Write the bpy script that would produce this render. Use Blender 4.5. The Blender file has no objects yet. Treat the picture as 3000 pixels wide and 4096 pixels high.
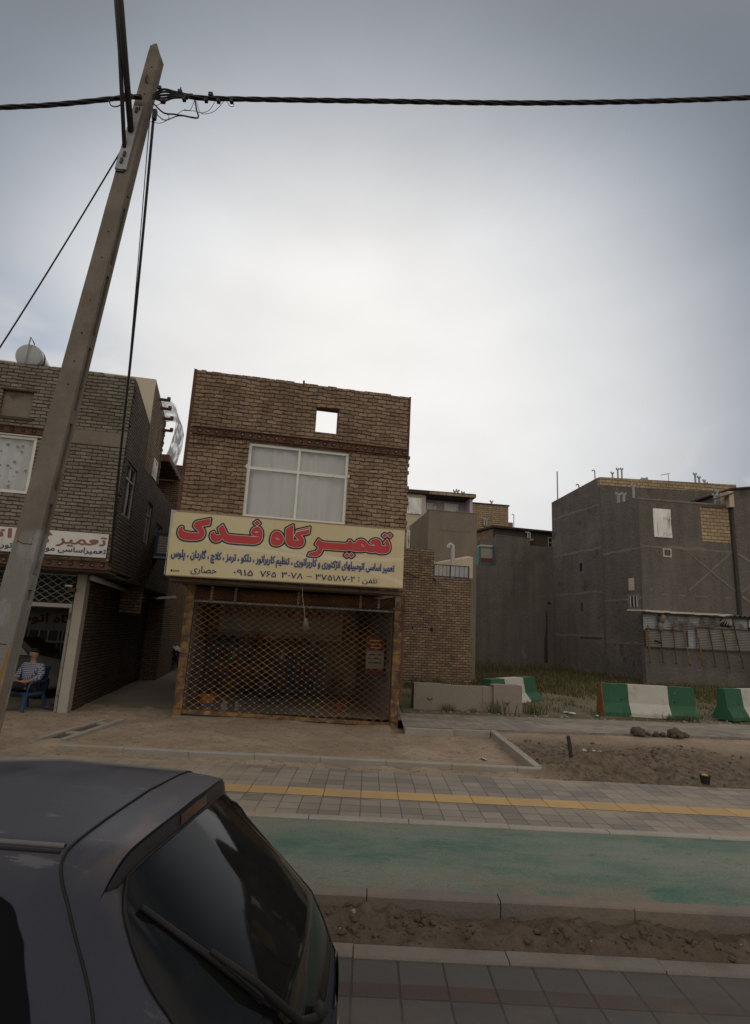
import bpy, bmesh, math, random
import numpy as np
from mathutils import Vector, Matrix, noise as mnoise

SC = bpy.context.scene
COL = SC.collection
R = math.radians
random.seed(7)

# ------------------------------------------------------------------ camera
PITCH, ROLL, CAM_H = R(11.8), R(2.85), 1.9
_f = Vector((0, math.cos(PITCH), math.sin(PITCH)))
_u0 = Vector((0, -math.sin(PITCH), math.cos(PITCH)))
_x0 = Vector((1, 0, 0))
_X = math.cos(ROLL)*_x0 + math.sin(ROLL)*_u0
_U = math.cos(ROLL)*_u0 - math.sin(ROLL)*_x0
cd = bpy.data.cameras.new('camera')
cd.sensor_fit = 'VERTICAL'; cd.sensor_height = 24.0; cd.lens = 2250/4096*24
cd.clip_start = 0.05; cd.clip_end = 3000
cam = bpy.data.objects.new('camera', cd); COL.objects.link(cam)
m = Matrix((_X, _U, -_f)).transposed().to_4x4(); m.translation = (0, 0, CAM_H)
cam.matrix_world = m
SC.camera = cam

# ------------------------------------------------------------------ light
SUN_EL, SUN_AZ = R(30), R(-4)          # azimuth from +Y towards +X
sun_dir = Vector((math.sin(SUN_AZ)*math.cos(SUN_EL), math.cos(SUN_AZ)*math.cos(SUN_EL), math.sin(SUN_EL)))
sl = bpy.data.lights.new('sun', 'SUN'); sl.energy = 0.5; sl.angle = R(28); sl.color = (1, .96, .9)
so = bpy.data.objects.new('sun', sl); COL.objects.link(so)
so.rotation_euler = (-sun_dir).to_track_quat('-Z', 'Y').to_euler()

W = bpy.data.worlds.new('World'); SC.world = W; W.use_nodes = True
nt = W.node_tree; nt.nodes.clear()
def wn(t, **k):
    n = nt.nodes.new(t)
    for a, b in k.items(): setattr(n, a, b)
    return n
def wm(op, a, b=None, c=None, clamp=False):
    n = wn('ShaderNodeMath', operation=op, use_clamp=clamp)
    for i, v in enumerate((a, b, c)):
        if v is None: continue
        if isinstance(v, (int, float)): n.inputs[i].default_value = v
        else: nt.links.new(v, n.inputs[i])
    return n.outputs[0]
def wmix(f, a, b):
    n = wn('ShaderNodeMix', data_type='RGBA')
    for s, v in ((0, f), (6, a), (7, b)):
        if isinstance(v, (int, float)): n.inputs[s].default_value = v
        elif isinstance(v, tuple): n.inputs[s].default_value = v + (1,)
        else: nt.links.new(v, n.inputs[s])
    return n.outputs[2]
def wsmooth(v, a, b):
    n = wn('ShaderNodeMapRange', interpolation_type='SMOOTHSTEP')
    nt.links.new(v, n.inputs[0]); n.inputs[1].default_value = a; n.inputs[2].default_value = b
    return n.outputs[0]
tc = wn('ShaderNodeTexCoord')
nrm = wn('ShaderNodeVectorMath', operation='NORMALIZE'); nt.links.new(tc.outputs['Generated'], nrm.inputs[0])
def wdot(vec):
    n = wn('ShaderNodeVectorMath', operation='DOT_PRODUCT'); nt.links.new(nrm.outputs[0], n.inputs[0])
    n.inputs[1].default_value = Vector(vec).normalized(); return n.outputs['Value']
sky = wn('ShaderNodeTexSky', sky_type='NISHITA', sun_disc=False)
sky.sun_elevation = SUN_EL; sky.sun_rotation = SUN_AZ
sky.air_density = 1.2; sky.dust_density = 3.0
skys = wn('ShaderNodeVectorMath', operation='SCALE'); nt.links.new(sky.outputs[0], skys.inputs[0]); skys.inputs['Scale'].default_value = 0.06
# overcast layer: bright where the hidden sun stands, grey-blue away from it
GX = .74      # the bright part of the deck is wider than high
sq = wn('ShaderNodeVectorMath', operation='MULTIPLY'); nt.links.new(nrm.outputs[0], sq.inputs[0]); sq.inputs[1].default_value = (GX, 1, 1)
sqn = wn('ShaderNodeVectorMath', operation='NORMALIZE'); nt.links.new(sq.outputs[0], sqn.inputs[0])
gd = wn('ShaderNodeVectorMath', operation='DOT_PRODUCT'); nt.links.new(sqn.outputs[0], gd.inputs[0])
gd.inputs[1].default_value = Vector((math.sin(R(-3))*math.cos(R(21))*GX, math.cos(R(-3))*math.cos(R(21)), math.sin(R(21)))).normalized()
d = gd.outputs['Value']
g1 = wsmooth(d, 0.755, 0.985)
mp = wn('ShaderNodeMapping'); mp.inputs['Scale'].default_value = (1.0, 1.0, 2.2); mp.inputs['Rotation'].default_value = (0, .35, .2)
nt.links.new(nrm.outputs[0], mp.inputs[0])
nz = wn('ShaderNodeTexNoise'); nz.inputs['Scale'].default_value = 2.2; nz.inputs['Detail'].default_value = 7; nz.inputs['Roughness'].default_value = .48
nt.links.new(mp.outputs[0], nz.inputs['Vector'])
nn = wm('MULTIPLY_ADD', nz.outputs['Fac'], 0.52, 0.74)
# luminance
lum = wm('MULTIPLY_ADD', wm('POWER', g1, 1.6), 0.64, 0.185)
lum = wm('MULTIPLY', lum, nn)
colr = wmix(g1, (0.79, 0.935, 1.16), (0.99, 0.99, 0.99))
cs = wn('ShaderNodeVectorMath', operation='SCALE'); nt.links.new(colr, cs.inputs[0]); nt.links.new(lum, cs.inputs['Scale'])
# a thinner, bluer patch low on the left
bl = wsmooth(wdot((-0.62, 0.76, 0.20)), 0.935, 0.996)
nz2 = wn('ShaderNodeTexNoise'); nz2.inputs['Scale'].default_value = 4.5; nz2.inputs['Detail'].default_value = 5
nt.links.new(mp.outputs[0], nz2.inputs['Vector'])
blf = wm('MULTIPLY', bl, wsmooth(nz2.outputs['Fac'], .38, .62))
cc = wmix(wm('MULTIPLY', blf, .85), cs.outputs[0], (0.27, 0.355, 0.48))
# small cumulus low on the right
nz3 = wn('ShaderNodeTexNoise'); nz3.inputs['Scale'].default_value = 16; nz3.inputs['Detail'].default_value = 6; nt.links.new(nrm.outputs[0], nz3.inputs['Vector'])
puff = wm('MULTIPLY', wsmooth(wdot((0.515, 0.845, 0.235)), 0.9935, 0.9992), wsmooth(nz3.outputs['Fac'], .46, .62))
cc = wmix(wm('MULTIPLY', puff, .75), cc, (0.62, 0.62, 0.62))
# overhead and behind the viewer the deck is brightened and warmed to light facades
behind = wsmooth(wdot((0, -1, 0.35)), -0.45, 0.6)
cc = wmix(behind, cc, (0.80, 0.745, 0.665))
fin = wmix(0.96, skys.outputs[0], cc)
bg = wn('ShaderNodeBackground'); nt.links.new(fin, bg.inputs['Color']); bg.inputs['Strength'].default_value = 1.0
wo = wn('ShaderNodeOutputWorld'); nt.links.new(bg.outputs[0], wo.inputs[0])

SC.view_settings.view_transform = 'Standard'; SC.view_settings.look = 'None'
SC.view_settings.exposure = 0; SC.view_settings.gamma = 1
SC.render.engine = 'CYCLES'
SC.cycles.max_bounces = 8; SC.cycles.transparent_max_bounces = 12

# ------------------------------------------------------------------ helpers
class MB:
    """collects faces; uv = box projection in metres"""
    def __init__(s): s.v = []; s.f = []; s.m = []; s.uv = []
    def face(s, pts, m=0, uv=None):
        n = len(s.v); s.v += [tuple(p) for p in pts]; s.f.append(tuple(range(n, n+len(pts)))); s.m.append(m); s.uv.append(uv)
    def hexa(s, p, m=0, skip=()):
        # p: 8 points, bottom ring 0-3 ccw (from above), top ring 4-7
        for k, q in (('b', (3,2,1,0)), ('t', (4,5,6,7)), ('f', (0,1,5,4)), ('r', (1,2,6,5)), ('k', (2,3,7,6)), ('l', (3,0,4,7))):
            if k not in skip: s.face([p[i] for i in q], m)
        return s
    def box(s, x0, x1, y0, y1, z0, z1, m=0, skip=()):
        return s.hexa([(x0,y0,z0),(x1,y0,z0),(x1,y1,z0),(x0,y1,z0),(x0,y0,z1),(x1,y0,z1),(x1,y1,z1),(x0,y1,z1)], m, skip)
    def tube(s, pts, r, n=8, m=0, cap=True):
        pts = [Vector(p) for p in pts]; k = len(pts)
        rs = r if isinstance(r, (list, tuple)) else [r]*k
        t0 = (pts[1]-pts[0]).normalized()
        up = Vector((0,0,1)) if abs(t0.z) < .9 else Vector((1,0,0))
        a = t0.cross(up).normalized(); b = a.cross(t0)
        base = len(s.v)
        for i in range(k):
            t = (pts[min(i+1,k-1)]-pts[max(i-1,0)])
            if t.length > 1e-9:
                t.normalize(); a = (a - t*a.dot(t)).normalized(); b = t.cross(a)
            for j in range(n):
                w = 2*math.pi*j/n
                s.v.append(tuple(pts[i] + (a*math.cos(w)+b*math.sin(w))*rs[i]))
        for i in range(k-1):
            for j in range(n):
                s.f.append((base+i*n+j, base+i*n+(j+1)%n, base+(i+1)*n+(j+1)%n, base+(i+1)*n+j)); s.m.append(m); s.uv.append(None)
        if cap:
            s.f.append(tuple(base+j for j in reversed(range(n)))); s.m.append(m); s.uv.append(None)
            s.f.append(tuple(base+(k-1)*n+j for j in range(n))); s.m.append(m); s.uv.append(None)
        return s
    def grid(s, P, m=0, closed=False):
        """P[i][j] points -> quads"""
        base = len(s.v); ni = len(P); nj = len(P[0])
        for row in P: s.v += [tuple(p) for p in row]
        for i in range(ni-1):
            for j in range(nj-1 if not closed else nj):
                j2 = (j+1) % nj
                s.f.append((base+i*nj+j, base+i*nj+j2, base+(i+1)*nj+j2, base+(i+1)*nj+j)); s.m.append(m); s.uv.append(None)
        return s
    def lathe(s, c, prof, n=20, axis='z', m=0):
        """prof list of (r, h)"""
        P = []
        for r, h in prof:
            row = []
            for j in range(n):
                w = 2*math.pi*j/n; a, b = r*math.cos(w), r*math.sin(w)
                q = {'z': (a, b, h), 'y': (a, h, -b), 'x': (h, a, b)}[axis]
                row.append((c[0]+q[0], c[1]+q[1], c[2]+q[2]))
            P.append(row)
        return s.grid(P, m, True)
    def wall(s, x0, x1, z0, z1, y0, y1, holes=(), m=0):
        """slab facing -y between y0 (front) and y1 (back) with rectangular holes (x0,x1,z0,z1)"""
        xs = sorted({x0, x1, *[c for h in holes for c in h[:2] if x0 < c < x1]})
        zs = sorted({z0, z1, *[c for h in holes for c in h[2:] if z0 < c < z1]})
        def solid(i, j):
            if i < 0 or j < 0 or i >= len(xs)-1 or j >= len(zs)-1: return False
            cx, cz = (xs[i]+xs[i+1])/2, (zs[j]+zs[j+1])/2
            return not any(h[0] < cx < h[1] and h[2] < cz < h[3] for h in holes)
        for i in range(len(xs)-1):
            for j in range(len(zs)-1):
                if not solid(i, j): continue
                a, b, c, e = xs[i], xs[i+1], zs[j], zs[j+1]
                s.face([(a,y0,c),(b,y0,c),(b,y0,e),(a,y0,e)], m)
                s.face([(b,y1,c),(a,y1,c),(a,y1,e),(b,y1,e)], m)
                if not solid(i-1, j): s.face([(a,y1,c),(a,y0,c),(a,y0,e),(a,y1,e)], m)
                if not solid(i+1, j): s.face([(b,y0,c),(b,y1,c),(b,y1,e),(b,y0,e)], m)
                if not solid(i, j-1): s.face([(a,y1,c),(b,y1,c),(b,y0,c),(a,y0,c)], m)
                if not solid(i, j+1): s.face([(a,y0,e),(b,y0,e),(b,y1,e),(a,y1,e)], m)
        return s
    def xform(s, M, start=0):
        for i in range(start, len(s.v)): s.v[i] = tuple(M @ Vector(s.v[i]))
        return s
    def build(s, name, mats, parent=None, smooth=False, loc=None, rotz=None, bevel=0):
        me = bpy.data.meshes.new(name)
        me.from_pydata(s.v, [], s.f)
        if not isinstance(mats, (list, tuple)): mats = [mats]
        for mt in mats: me.materials.append(mt)
        me.polygons.foreach_set('material_index', s.m)
        uvl = me.uv_layers.new(name='uv')
        for p, uv in zip(me.polygons, s.uv):
            n = p.normal; ax = max(range(3), key=lambda i: abs(n[i]))
            for k, li in enumerate(p.loop_indices):
                if uv: uvl.data[li].uv = uv[k]; continue
                c = me.vertices[me.loops[li].vertex_index].co
                uvl.data[li].uv = (c.x, c.z) if ax == 1 else ((c.y, c.z) if ax == 0 else (c.x, c.y))
        if smooth: me.polygons.foreach_set('use_smooth', [True]*len(me.polygons))
        me.update()
        if smooth == 'auto':
            me.set_sharp_from_angle(angle=R(40))
        o = bpy.data.objects.new(name, me); COL.objects.link(o)
        if parent: o.parent = parent
        if loc: o.location = loc
        if rotz is not None: o.rotation_euler = (0, 0, rotz)
        if bevel:
            bm = bmesh.new(); bm.from_mesh(me)
            bmesh.ops.remove_doubles(bm, verts=bm.verts, dist=1e-5)
            bmesh.ops.bevel(bm, geom=[e for e in bm.edges if e.is_manifold and e.calc_face_angle(0) > R(30)], offset=bevel, segments=2, affect='EDGES', profile=.6)
            bm.to_mesh(me); bm.free()
        return o

def tag(o, label, cat, group=None):
    o['label'] = label; o['category'] = cat
    if group: o['group'] = group
    return o
def thing(name, label, cat, loc=(0,0,0), rotz=0, group=None):
    o = bpy.data.objects.new(name, None); COL.objects.link(o)
    o.empty_display_size = .2
    o.location = loc; o.rotation_euler = (0, 0, rotz)
    return tag(o, label, cat, group)
def struct(o): o['kind'] = 'structure'; return o
def stuff(o): o['kind'] = 'stuff'; return o
def kids(o): return [c for c in bpy.data.objects if c.parent is o]
def dup(root, loc, rotz, label=None, group=None):
    r = root.copy(); COL.objects.link(r); r.location = loc; r.rotation_euler = (0, 0, rotz)
    if label: r['label'] = label
    if group: r['group'] = group
    for ch in kids(root):
        c = ch.copy(); COL.objects.link(c); c.parent = r
        for gch in kids(ch):
            g = gch.copy(); COL.objects.link(g); g.parent = c
    return r
def fbm(x, y, z=0, sc=1, oc=4):
    return mnoise.fractal(Vector((x*sc, y*sc, z*sc)), 1.0, 2.0, oc)
def rock(mb, c, r, seed, m=0, sub=2, flat=.7):
    bm = bmesh.new(); bmesh.ops.create_icosphere(bm, subdivisions=sub, radius=1)
    base = len(mb.v)
    for v in bm.verts:
        k = 1 + .45*mnoise.noise(v.co*1.3 + Vector((seed*7.1, seed*3.3, 0))) + .2*mnoise.noise(v.co*3.1 + Vector((0, seed*5.7, 2)))
        mb.v.append((c[0]+v.co.x*k*r, c[1]+v.co.y*k*r, c[2]+v.co.z*k*r*flat))
    bm.verts.ensure_lookup_table()
    for f in bm.faces:
        mb.f.append(tuple(base+v.index for v in f.verts)); mb.m.append(m); mb.uv.append(None)
    bm.free()

# ------------------------------------------------------------------ materials
class NT:
    def __init__(s, name):
        s.mat = bpy.data.materials.new(name); s.mat.use_nodes = True
        s.t = s.mat.node_tree; s.t.nodes.clear()
        s.out = s.n('ShaderNodeOutputMaterial'); s.bsdf = s.n('ShaderNodeBsdfPrincipled')
        s.t.links.new(s.bsdf.outputs[0], s.out.inputs[0])
        s.tc = s.n('ShaderNodeTexCoord')
    def n(s, t, **k):
        n = s.t.nodes.new(t)
        for a, b in k.items(): setattr(n, a, b)
        return n
    def set(s, sock, v):
        if hasattr(v, 'is_output') or isinstance(v, bpy.types.NodeSocket): s.t.links.new(v, sock)
        elif isinstance(v, tuple) and len(v) == 3 and sock.type == 'RGBA': sock.default_value = v + (1,)
        else: sock.default_value = v
    def noise(s, scale, detail=4, rough=.55, vec=None, stretch=None, w=None):
        n = s.n('ShaderNodeTexNoise'); n.inputs['Scale'].default_value = scale; n.inputs['Detail'].default_value = detail; n.inputs['Roughness'].default_value = rough
        v = vec or s.tc.outputs['Object']
        if stretch:
            mp = s.n('ShaderNodeMapping'); mp.inputs['Scale'].default_value = stretch; s.t.links.new(v, mp.inputs[0]); v = mp.outputs[0]
        s.t.links.new(v, n.inputs['Vector'])
        return n
    def ramp(s, v, a, b):
        n = s.n('ShaderNodeMapRange', interpolation_type='SMOOTHSTEP'); s.set(n.inputs[0], v); n.inputs[1].default_value = a; n.inputs[2].default_value = b
        return n.outputs[0]
    def mix(s, f, a, b, blend='MIX'):
        n = s.n('ShaderNodeMix', data_type='RGBA', blend_type=blend)
        s.set(n.inputs[0], f); s.set(n.inputs[6], a); s.set(n.inputs[7], b); return n.outputs[2]
    def math(s, op, a, b=0.0, clamp=False):
        n = s.n('ShaderNodeMath', operation=op, use_clamp=clamp); s.set(n.inputs[0], a); s.set(n.inputs[1], b); return n.outputs[0]
    def scalecol(s, col, f):
        n = s.n('ShaderNodeVectorMath', operation='SCALE'); s.set(n.inputs[0], col); s.set(n.inputs['Scale'], f); return n.outputs[0]
    def bump(s, h, dist=.01, strength=1.0, prev=None):
        n = s.n('ShaderNodeBump'); n.inputs['Distance'].default_value = dist; n.inputs['Strength'].default_value = strength
        s.set(n.inputs['Height'], h)
        if prev: s.t.links.new(prev, n.inputs['Normal'])
        return n.outputs[0]
    def finish(s, col, rough=.8, normal=None, metallic=0, spec=.3):
        b = s.bsdf
        s.set(b.inputs['Base Color'], col); s.set(b.inputs['Roughness'], rough); b.inputs['Metallic'].default_value = metallic
        b.inputs['Specular IOR Level'].default_value = spec
        if normal: s.t.links.new(normal, b.inputs['Normal'])
        return s.mat

def mat(name, base, rough=.8, var=.25, vs=3.0, fine=0, fs=60, streak=0, blotch=None, bump=0, bs=30, metallic=0, spec=.3):
    """base colour with mottling; streak = vertical streaks; blotch = (colour, scale, lo, hi)"""
    t = NT(name)
    n = t.noise(vs, 6, .6)
    f = t.math('MULTIPLY_ADD', n.outputs['Fac'], 2*var)
    f.node.inputs[2].default_value = 1-var
    col = t.scalecol(base, f)
    if fine:
        n2 = t.noise(fs, 3, .6); f2 = t.math('MULTIPLY_ADD', n2.outputs['Fac'], 2*fine); f2.node.inputs[2].default_value = 1-fine
        col = t.scalecol(col, f2)
    if streak:
        n3 = t.noise(1.0, 5, .6, stretch=(2.2, 2.2, .12)); f3 = t.math('MULTIPLY_ADD', n3.outputs['Fac'], 2*streak); f3.node.inputs[2].default_value = 1-streak
        col = t.scalecol(col, f3)
    for bl in (blotch if isinstance(blotch, list) else [blotch] if blotch else []):
        n4 = t.noise(bl[1], 6, .62); col = t.mix(t.ramp(n4.outputs['Fac'], bl[2], bl[3]), col, bl[0])
    nm = None
    if bump:
        n5 = t.noise(bs, 5, .6); nm = t.bump(n5.outputs['Fac'], bump)
    return t.finish(col, rough, nm, metallic, spec)

def brick_mat(name, c1, c2, mortar, bw=.21, bh=.072, ms=.013, wob=.012, var=.35, patch=None, bump=.02, off=.5):
    t = NT(name)
    uv = t.tc.outputs['UV']
    nz = t.noise(2.3, 4, .6, vec=uv); nz2 = t.noise(14, 3, .6, vec=uv)
    def centred(n, a):
        v = t.n('ShaderNodeVectorMath', operation='SUBTRACT'); t.t.links.new(n.outputs['Color'], v.inputs[0]); v.inputs[1].default_value = (.5,.5,.5)
        w = t.n('ShaderNodeVectorMath', operation='MULTIPLY'); t.t.links.new(v.outputs[0], w.inputs[0]); w.inputs[1].default_value = (a, a, 0); return w.outputs[0]
    a1 = t.n('ShaderNodeVectorMath', operation='ADD'); t.t.links.new(uv, a1.inputs[0]); t.t.links.new(centred(nz, wob*3.2), a1.inputs[1])
    a2 = t.n('ShaderNodeVectorMath', operation='ADD'); t.t.links.new(a1.outputs[0], a2.inputs[0]); t.t.links.new(centred(nz2, wob*1.7), a2.inputs[1])
    br = t.n('ShaderNodeTexBrick'); br.offset = off; br.squash = 1
    t.t.links.new(a2.outputs[0], br.inputs['Vector'])
    br.inputs['Scale'].default_value = 1; br.inputs['Brick Width'].default_value = bw; br.inputs['Row Height'].default_value = bh
    br.inputs['Mortar Size'].default_value = ms; br.inputs['Mortar Smooth'].default_value = .35; br.inputs['Bias'].default_value = 0
    br.inputs['Color1'].default_value = tuple(min(1, x*1.03) for x in c1)+(1,); br.inputs['Color2'].default_value = tuple(x*.95 for x in c2)+(1,); br.inputs['Mortar'].default_value = tuple(.5*a+.4*b for a, b in zip(mortar, c2))+(1,)
    big = t.noise(.9, 5, .6, vec=uv); fv = t.math('MULTIPLY_ADD', big.outputs['Fac'], 2*var); fv.node.inputs[2].default_value = 1-var
    col = t.scalecol(br.outputs['Color'], fv)
    fn = t.noise(45, 4, .7, vec=uv); fv2 = t.math('MULTIPLY_ADD', fn.outputs['Fac'], .9); fv2.node.inputs[2].default_value = .55
    col = t.scalecol(col, fv2)
    # crumbled or smeared places where mortar covers the bricks
    sn = t.noise(1.0, 5, .6, vec=uv, stretch=(2.6, .22, 1)); fs_ = t.math('MULTIPLY_ADD', sn.outputs['Fac'], .7); fs_.node.inputs[2].default_value = .65; col = t.scalecol(col, fs_)
    # ragged open bed joints, wider and darker in places
    sv = t.n('ShaderNodeSeparateXYZ'); t.t.links.new(a2.outputs[0], sv.inputs[0])
    fr = t.math('FRACT', t.math('DIVIDE', sv.outputs['Y'], bh)); ds = t.math('MINIMUM', fr, t.math('SUBTRACT', 1.0, fr))
    jn = t.noise(7, 4, .65, vec=uv, stretch=(.45, 1, 1)); jw = t.ramp(jn.outputs['Fac'], .30, .72)
    jm = t.math('MULTIPLY', t.math('SUBTRACT', 1.0, t.math('DIVIDE', ds, t.math('ADD', t.math('MULTIPLY', jw, .24), .05), True)), t.math('ADD', t.math('MULTIPLY', jw, .62), .12), True)
    col = t.mix(jm, col, tuple(x*.8 for x in mortar))
    sm = t.noise(5.5, 5, .65, vec=uv); smf = t.ramp(sm.outputs['Fac'], .60, .74)
    col = t.mix(t.math('MULTIPLY', smf, .55), col, tuple(x*.85 for x in c1))
    if patch:
        pn = t.noise(patch[1], 6, .6, vec=uv); col = t.mix(t.ramp(pn.outputs['Fac'], patch[2], patch[3]), col, patch[0])
    h = t.math('SUBTRACT', t.math('SUBTRACT', 1.0, br.outputs['Fac']), jm)
    nm = t.bump(h, bump); nm = t.bump(fn.outputs['Fac'], .006, 1, nm); nm = t.bump(sm.outputs['Fac'], .02, .6, nm)
    return t.finish(col, .92, nm, 0, .15)

def paver_mat(name, c1, c2, joint, bw, bh, ms=.008, off=0.0, dust=None, var=.2):
    t = NT(name); uv = t.tc.outputs['UV']
    nz2 = t.noise(6, 3, .6, vec=uv)
    v = t.n('ShaderNodeVectorMath', operation='SUBTRACT'); t.t.links.new(nz2.outputs['Color'], v.inputs[0]); v.inputs[1].default_value = (.5,.5,.5)
    w = t.n('ShaderNodeVectorMath', operation='MULTIPLY_ADD'); t.t.links.new(v.outputs[0], w.inputs[0]); w.inputs[1].default_value = (.012,.012,0); t.t.links.new(uv, w.inputs[2])
    br = t.n('ShaderNodeTexBrick'); br.offset = off; br.squash = 1; t.t.links.new(w.outputs[0], br.inputs['Vector'])
    for k, x in (('Scale', 1), ('Brick Width', bw), ('Row Height', bh), ('Mortar Size', ms), ('Mortar Smooth', .3), ('Bias', 0)): br.inputs[k].default_value = x
    br.inputs['Color1'].default_value = c1+(1,); br.inputs['Color2'].default_value = c2+(1,); br.inputs['Mortar'].default_value = joint+(1,)
    big = t.noise(1.1, 6, .6, vec=uv); fv = t.math('MULTIPLY_ADD', big.outputs['Fac'], 2*var); fv.node.inputs[2].default_value = 1-var
    fn = t.noise(80, 3, .6, vec=uv); fv2 = t.math('MULTIPLY_ADD', fn.outputs['Fac'], .5); fv2.node.inputs[2].default_value = .75
    col = t.scalecol(t.scalecol(br.outputs['Color'], fv), fv2)
    if dust:
        dn = t.noise(dust[1], 7, .62, vec=uv, stretch=(.5, 1, 1)); col = t.mix(t.ramp(dn.outputs['Fac'], dust[2], dust[3]), col, dust[0])
    nm = t.bump(t.math('SUBTRACT', 1.0, br.outputs['Fac']), .006); nm = t.bump(fn.outputs['Fac'], .003, 1, nm)
    return t.finish(col, .85, nm, 0, .25)

def glass_mat(name, tint=(.5,.52,.53), see=.7, rough=.03):
    """thin pane: partly mirrors the sky, partly shows what is behind"""
    t = NT(name); t.t.nodes.remove(t.bsdf)
    tr = t.n('ShaderNodeBsdfTransparent'); tr.inputs[0].default_value = tint+(1,)
    gl = t.n('ShaderNodeBsdfGlossy'); gl.inputs['Roughness'].default_value = rough; gl.inputs[0].default_value = (.85,.87,.9,1)
    fr = t.n('ShaderNodeFresnel'); fr.inputs[0].default_value = 1.5
    f = t.math('MULTIPLY_ADD', fr.outputs[0], .9); f.node.inputs[2].default_value = (1-see)*.25
    mx = t.n('ShaderNodeMixShader'); t.t.links.new(f, mx.inputs[0]); t.t.links.new(tr.outputs[0], mx.inputs[1]); t.t.links.new(gl.outputs[0], mx.inputs[2])
    t.t.links.new(mx.outputs[0], t.out.inputs[0]); return t.mat

M_ = {}
# bricks
M_['brick_main'] = brick_mat('brick_brown', (.30,.212,.145), (.205,.142,.098), (.045,.031,.023), bw=.21, bh=.088, ms=.010, wob=.030, var=.38, bump=.035)
M_['brick_left'] = brick_mat('brick_grey', (.25,.215,.175), (.175,.15,.12), (.035,.03,.026), bw=.215, bh=.076, ms=.011, wob=.017, var=.32, bump=.03)
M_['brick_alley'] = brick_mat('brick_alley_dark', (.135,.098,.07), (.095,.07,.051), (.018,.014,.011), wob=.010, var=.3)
M_['brick_light'] = brick_mat('brick_sandy', (.27,.195,.13), (.20,.145,.095), (.05,.038,.028), wob=.010, var=.3)
M_['brick_lot'] = brick_mat('brick_tan', (.32,.225,.145), (.20,.142,.10), (.07,.052,.04), bw=.20, bh=.082, ms=.013, wob=.011, var=.35, patch=((.10,.085,.07), 1.3, .60, .68))
M_['brick_far'] = brick_mat('brick_block_tan', (.36,.26,.165), (.30,.215,.14), (.12,.09,.065), bw=.40, bh=.2, ms=.02, wob=.01, var=.2)
M_['block_cream'] = brick_mat('block_cream', (.42,.32,.20), (.34,.245,.15), (.14,.11,.08), bw=.42, bh=.21, ms=.022, wob=.012, var=.2)
# masonry
M_['plaster_dark'] = mat('plaster_dark_grey', (.130,.116,.104), .95, .30, 1.6, .40, 9, .38, blotch=[((.165,.15,.134), .35, .50, .70), ((.085,.076,.068), .8, .58, .70), ((.16,.145,.125), 2.6, .66, .69)], bump=.06, bs=6)
M_['plaster_wall'] = mat('plaster_grey_brown', (.132,.116,.103), .95, .28, 1.1, .38, 8, .42, blotch=[((.085,.073,.064), .3, .48, .72), ((.15,.132,.113), .6, .58, .75)], bump=.06, bs=6)
M_['plaster_band'] = mat('mortar_band', (.19,.168,.145), .95, .35, 2.5, .35, 9, 0, bump=.02, bs=9)
M_['plaster_house'] = mat('plaster_brown_grey', (.20,.165,.13), .95, .22, 1.4, .15, 20, .25, bump=.01, bs=10)
M_['plaster_cream'] = mat('plaster_cream', (.56,.49,.40), .95, .10, 1.5, .05, 30, .08)
M_['plaster_beige'] = mat('plaster_beige', (.50,.42,.33), .95, .15, 1.5, .05, 30, .12)
M_['plaster_lilac'] = mat('plaster_lilac', (.50,.42,.49), .95, .08, 1.5)
M_['plaster_brown'] = mat('plaster_brown', (.075,.058,.045), .95, .15, 1.5)
M_['roof_dark'] = mat('roof_dark', (.05,.04,.035), .9, .2, 2)
M_['concrete'] = mat('concrete', (.235,.205,.175), .92, .25, 2.2, .28, 70, 0, blotch=((.15,.13,.11), 3.0, .58, .75), bump=.01, bs=40)
M_['kerb'] = mat('kerb_concrete', (.29,.27,.24), .9, .25, 2.0, .2, 60, 0, blotch=((.30,.235,.175), 1.6, .5, .65), bump=.008, bs=30)
M_['kerb_dark'] = mat('kerb_dusty', (.155,.138,.122), .92, .28, 2.0, .2, 60, 0, blotch=((.19,.152,.118), 1.6, .48, .62), bump=.008, bs=30)
M_['slab'] = mat('slab_concrete', (.25,.215,.18), .95, .18, 1.5, .25, 50, 0, bump=.012, bs=25)
# metal & paint
M_['rust'] = mat('rusty_steel', (.115,.055,.035), .85, .4, 6, .2, 50, 0, blotch=((.06,.03,.022), 4, .5, .7), bump=.004, bs=40)
M_['yellow_rust'] = mat('yellow_paint_rusted', (.28,.165,.06), .7, .3, 5, .2, 60, 0, blotch=[((.10,.058,.038), 5.0, .38, .60), ((.24,.205,.165), 3.3, .58, .70)], bump=.004, bs=40)
M_['grille'] = mat('grille_paint', (.29,.15,.055), .6, .35, 2.5, 0, 60, 0, blotch=((.10,.058,.035), .8, .42, .58))
M_['stud'] = mat('stud_zinc', (.45,.40,.33), .5, .2, 8)
M_['grille_blue'] = mat('grille_pale_blue', (.27,.36,.39), .6, .25, 4, 0, 60, 0, blotch=((.16,.09,.06), 2.0, .52, .66))
M_['white_metal'] = mat('white_painted_frame', (.70,.68,.63), .55, .12, 4, .05, 40, 0, blotch=((.36,.32,.27), 5, .63, .75))
M_['white'] = mat('white_paint', (.66,.63,.58), .6, .08, 3, blotch=((.40,.33,.25), 3, .62, .8))
M_['pipe_grey'] = mat('galvanised_pipe', (.33,.33,.33), .5, .2, 5)
M_['steel_dark'] = mat('dark_steel', (.05,.047,.05), .5, .2, 6, metallic=.4)
M_['steel_mid'] = mat('grey_moulding', (.11,.105,.105), .5, .2, 6)
M_['arm_steel'] = mat('arm_steel', (.06,.055,.06), .55, .3, 6, metallic=.3)
M_['plate'] = mat('plate_zinc', (.30,.30,.31), .55, .25, 6, metallic=.3)
M_['cable'] = mat('black_cable', (.018,.017,.018), .5, .2, 8)
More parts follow.
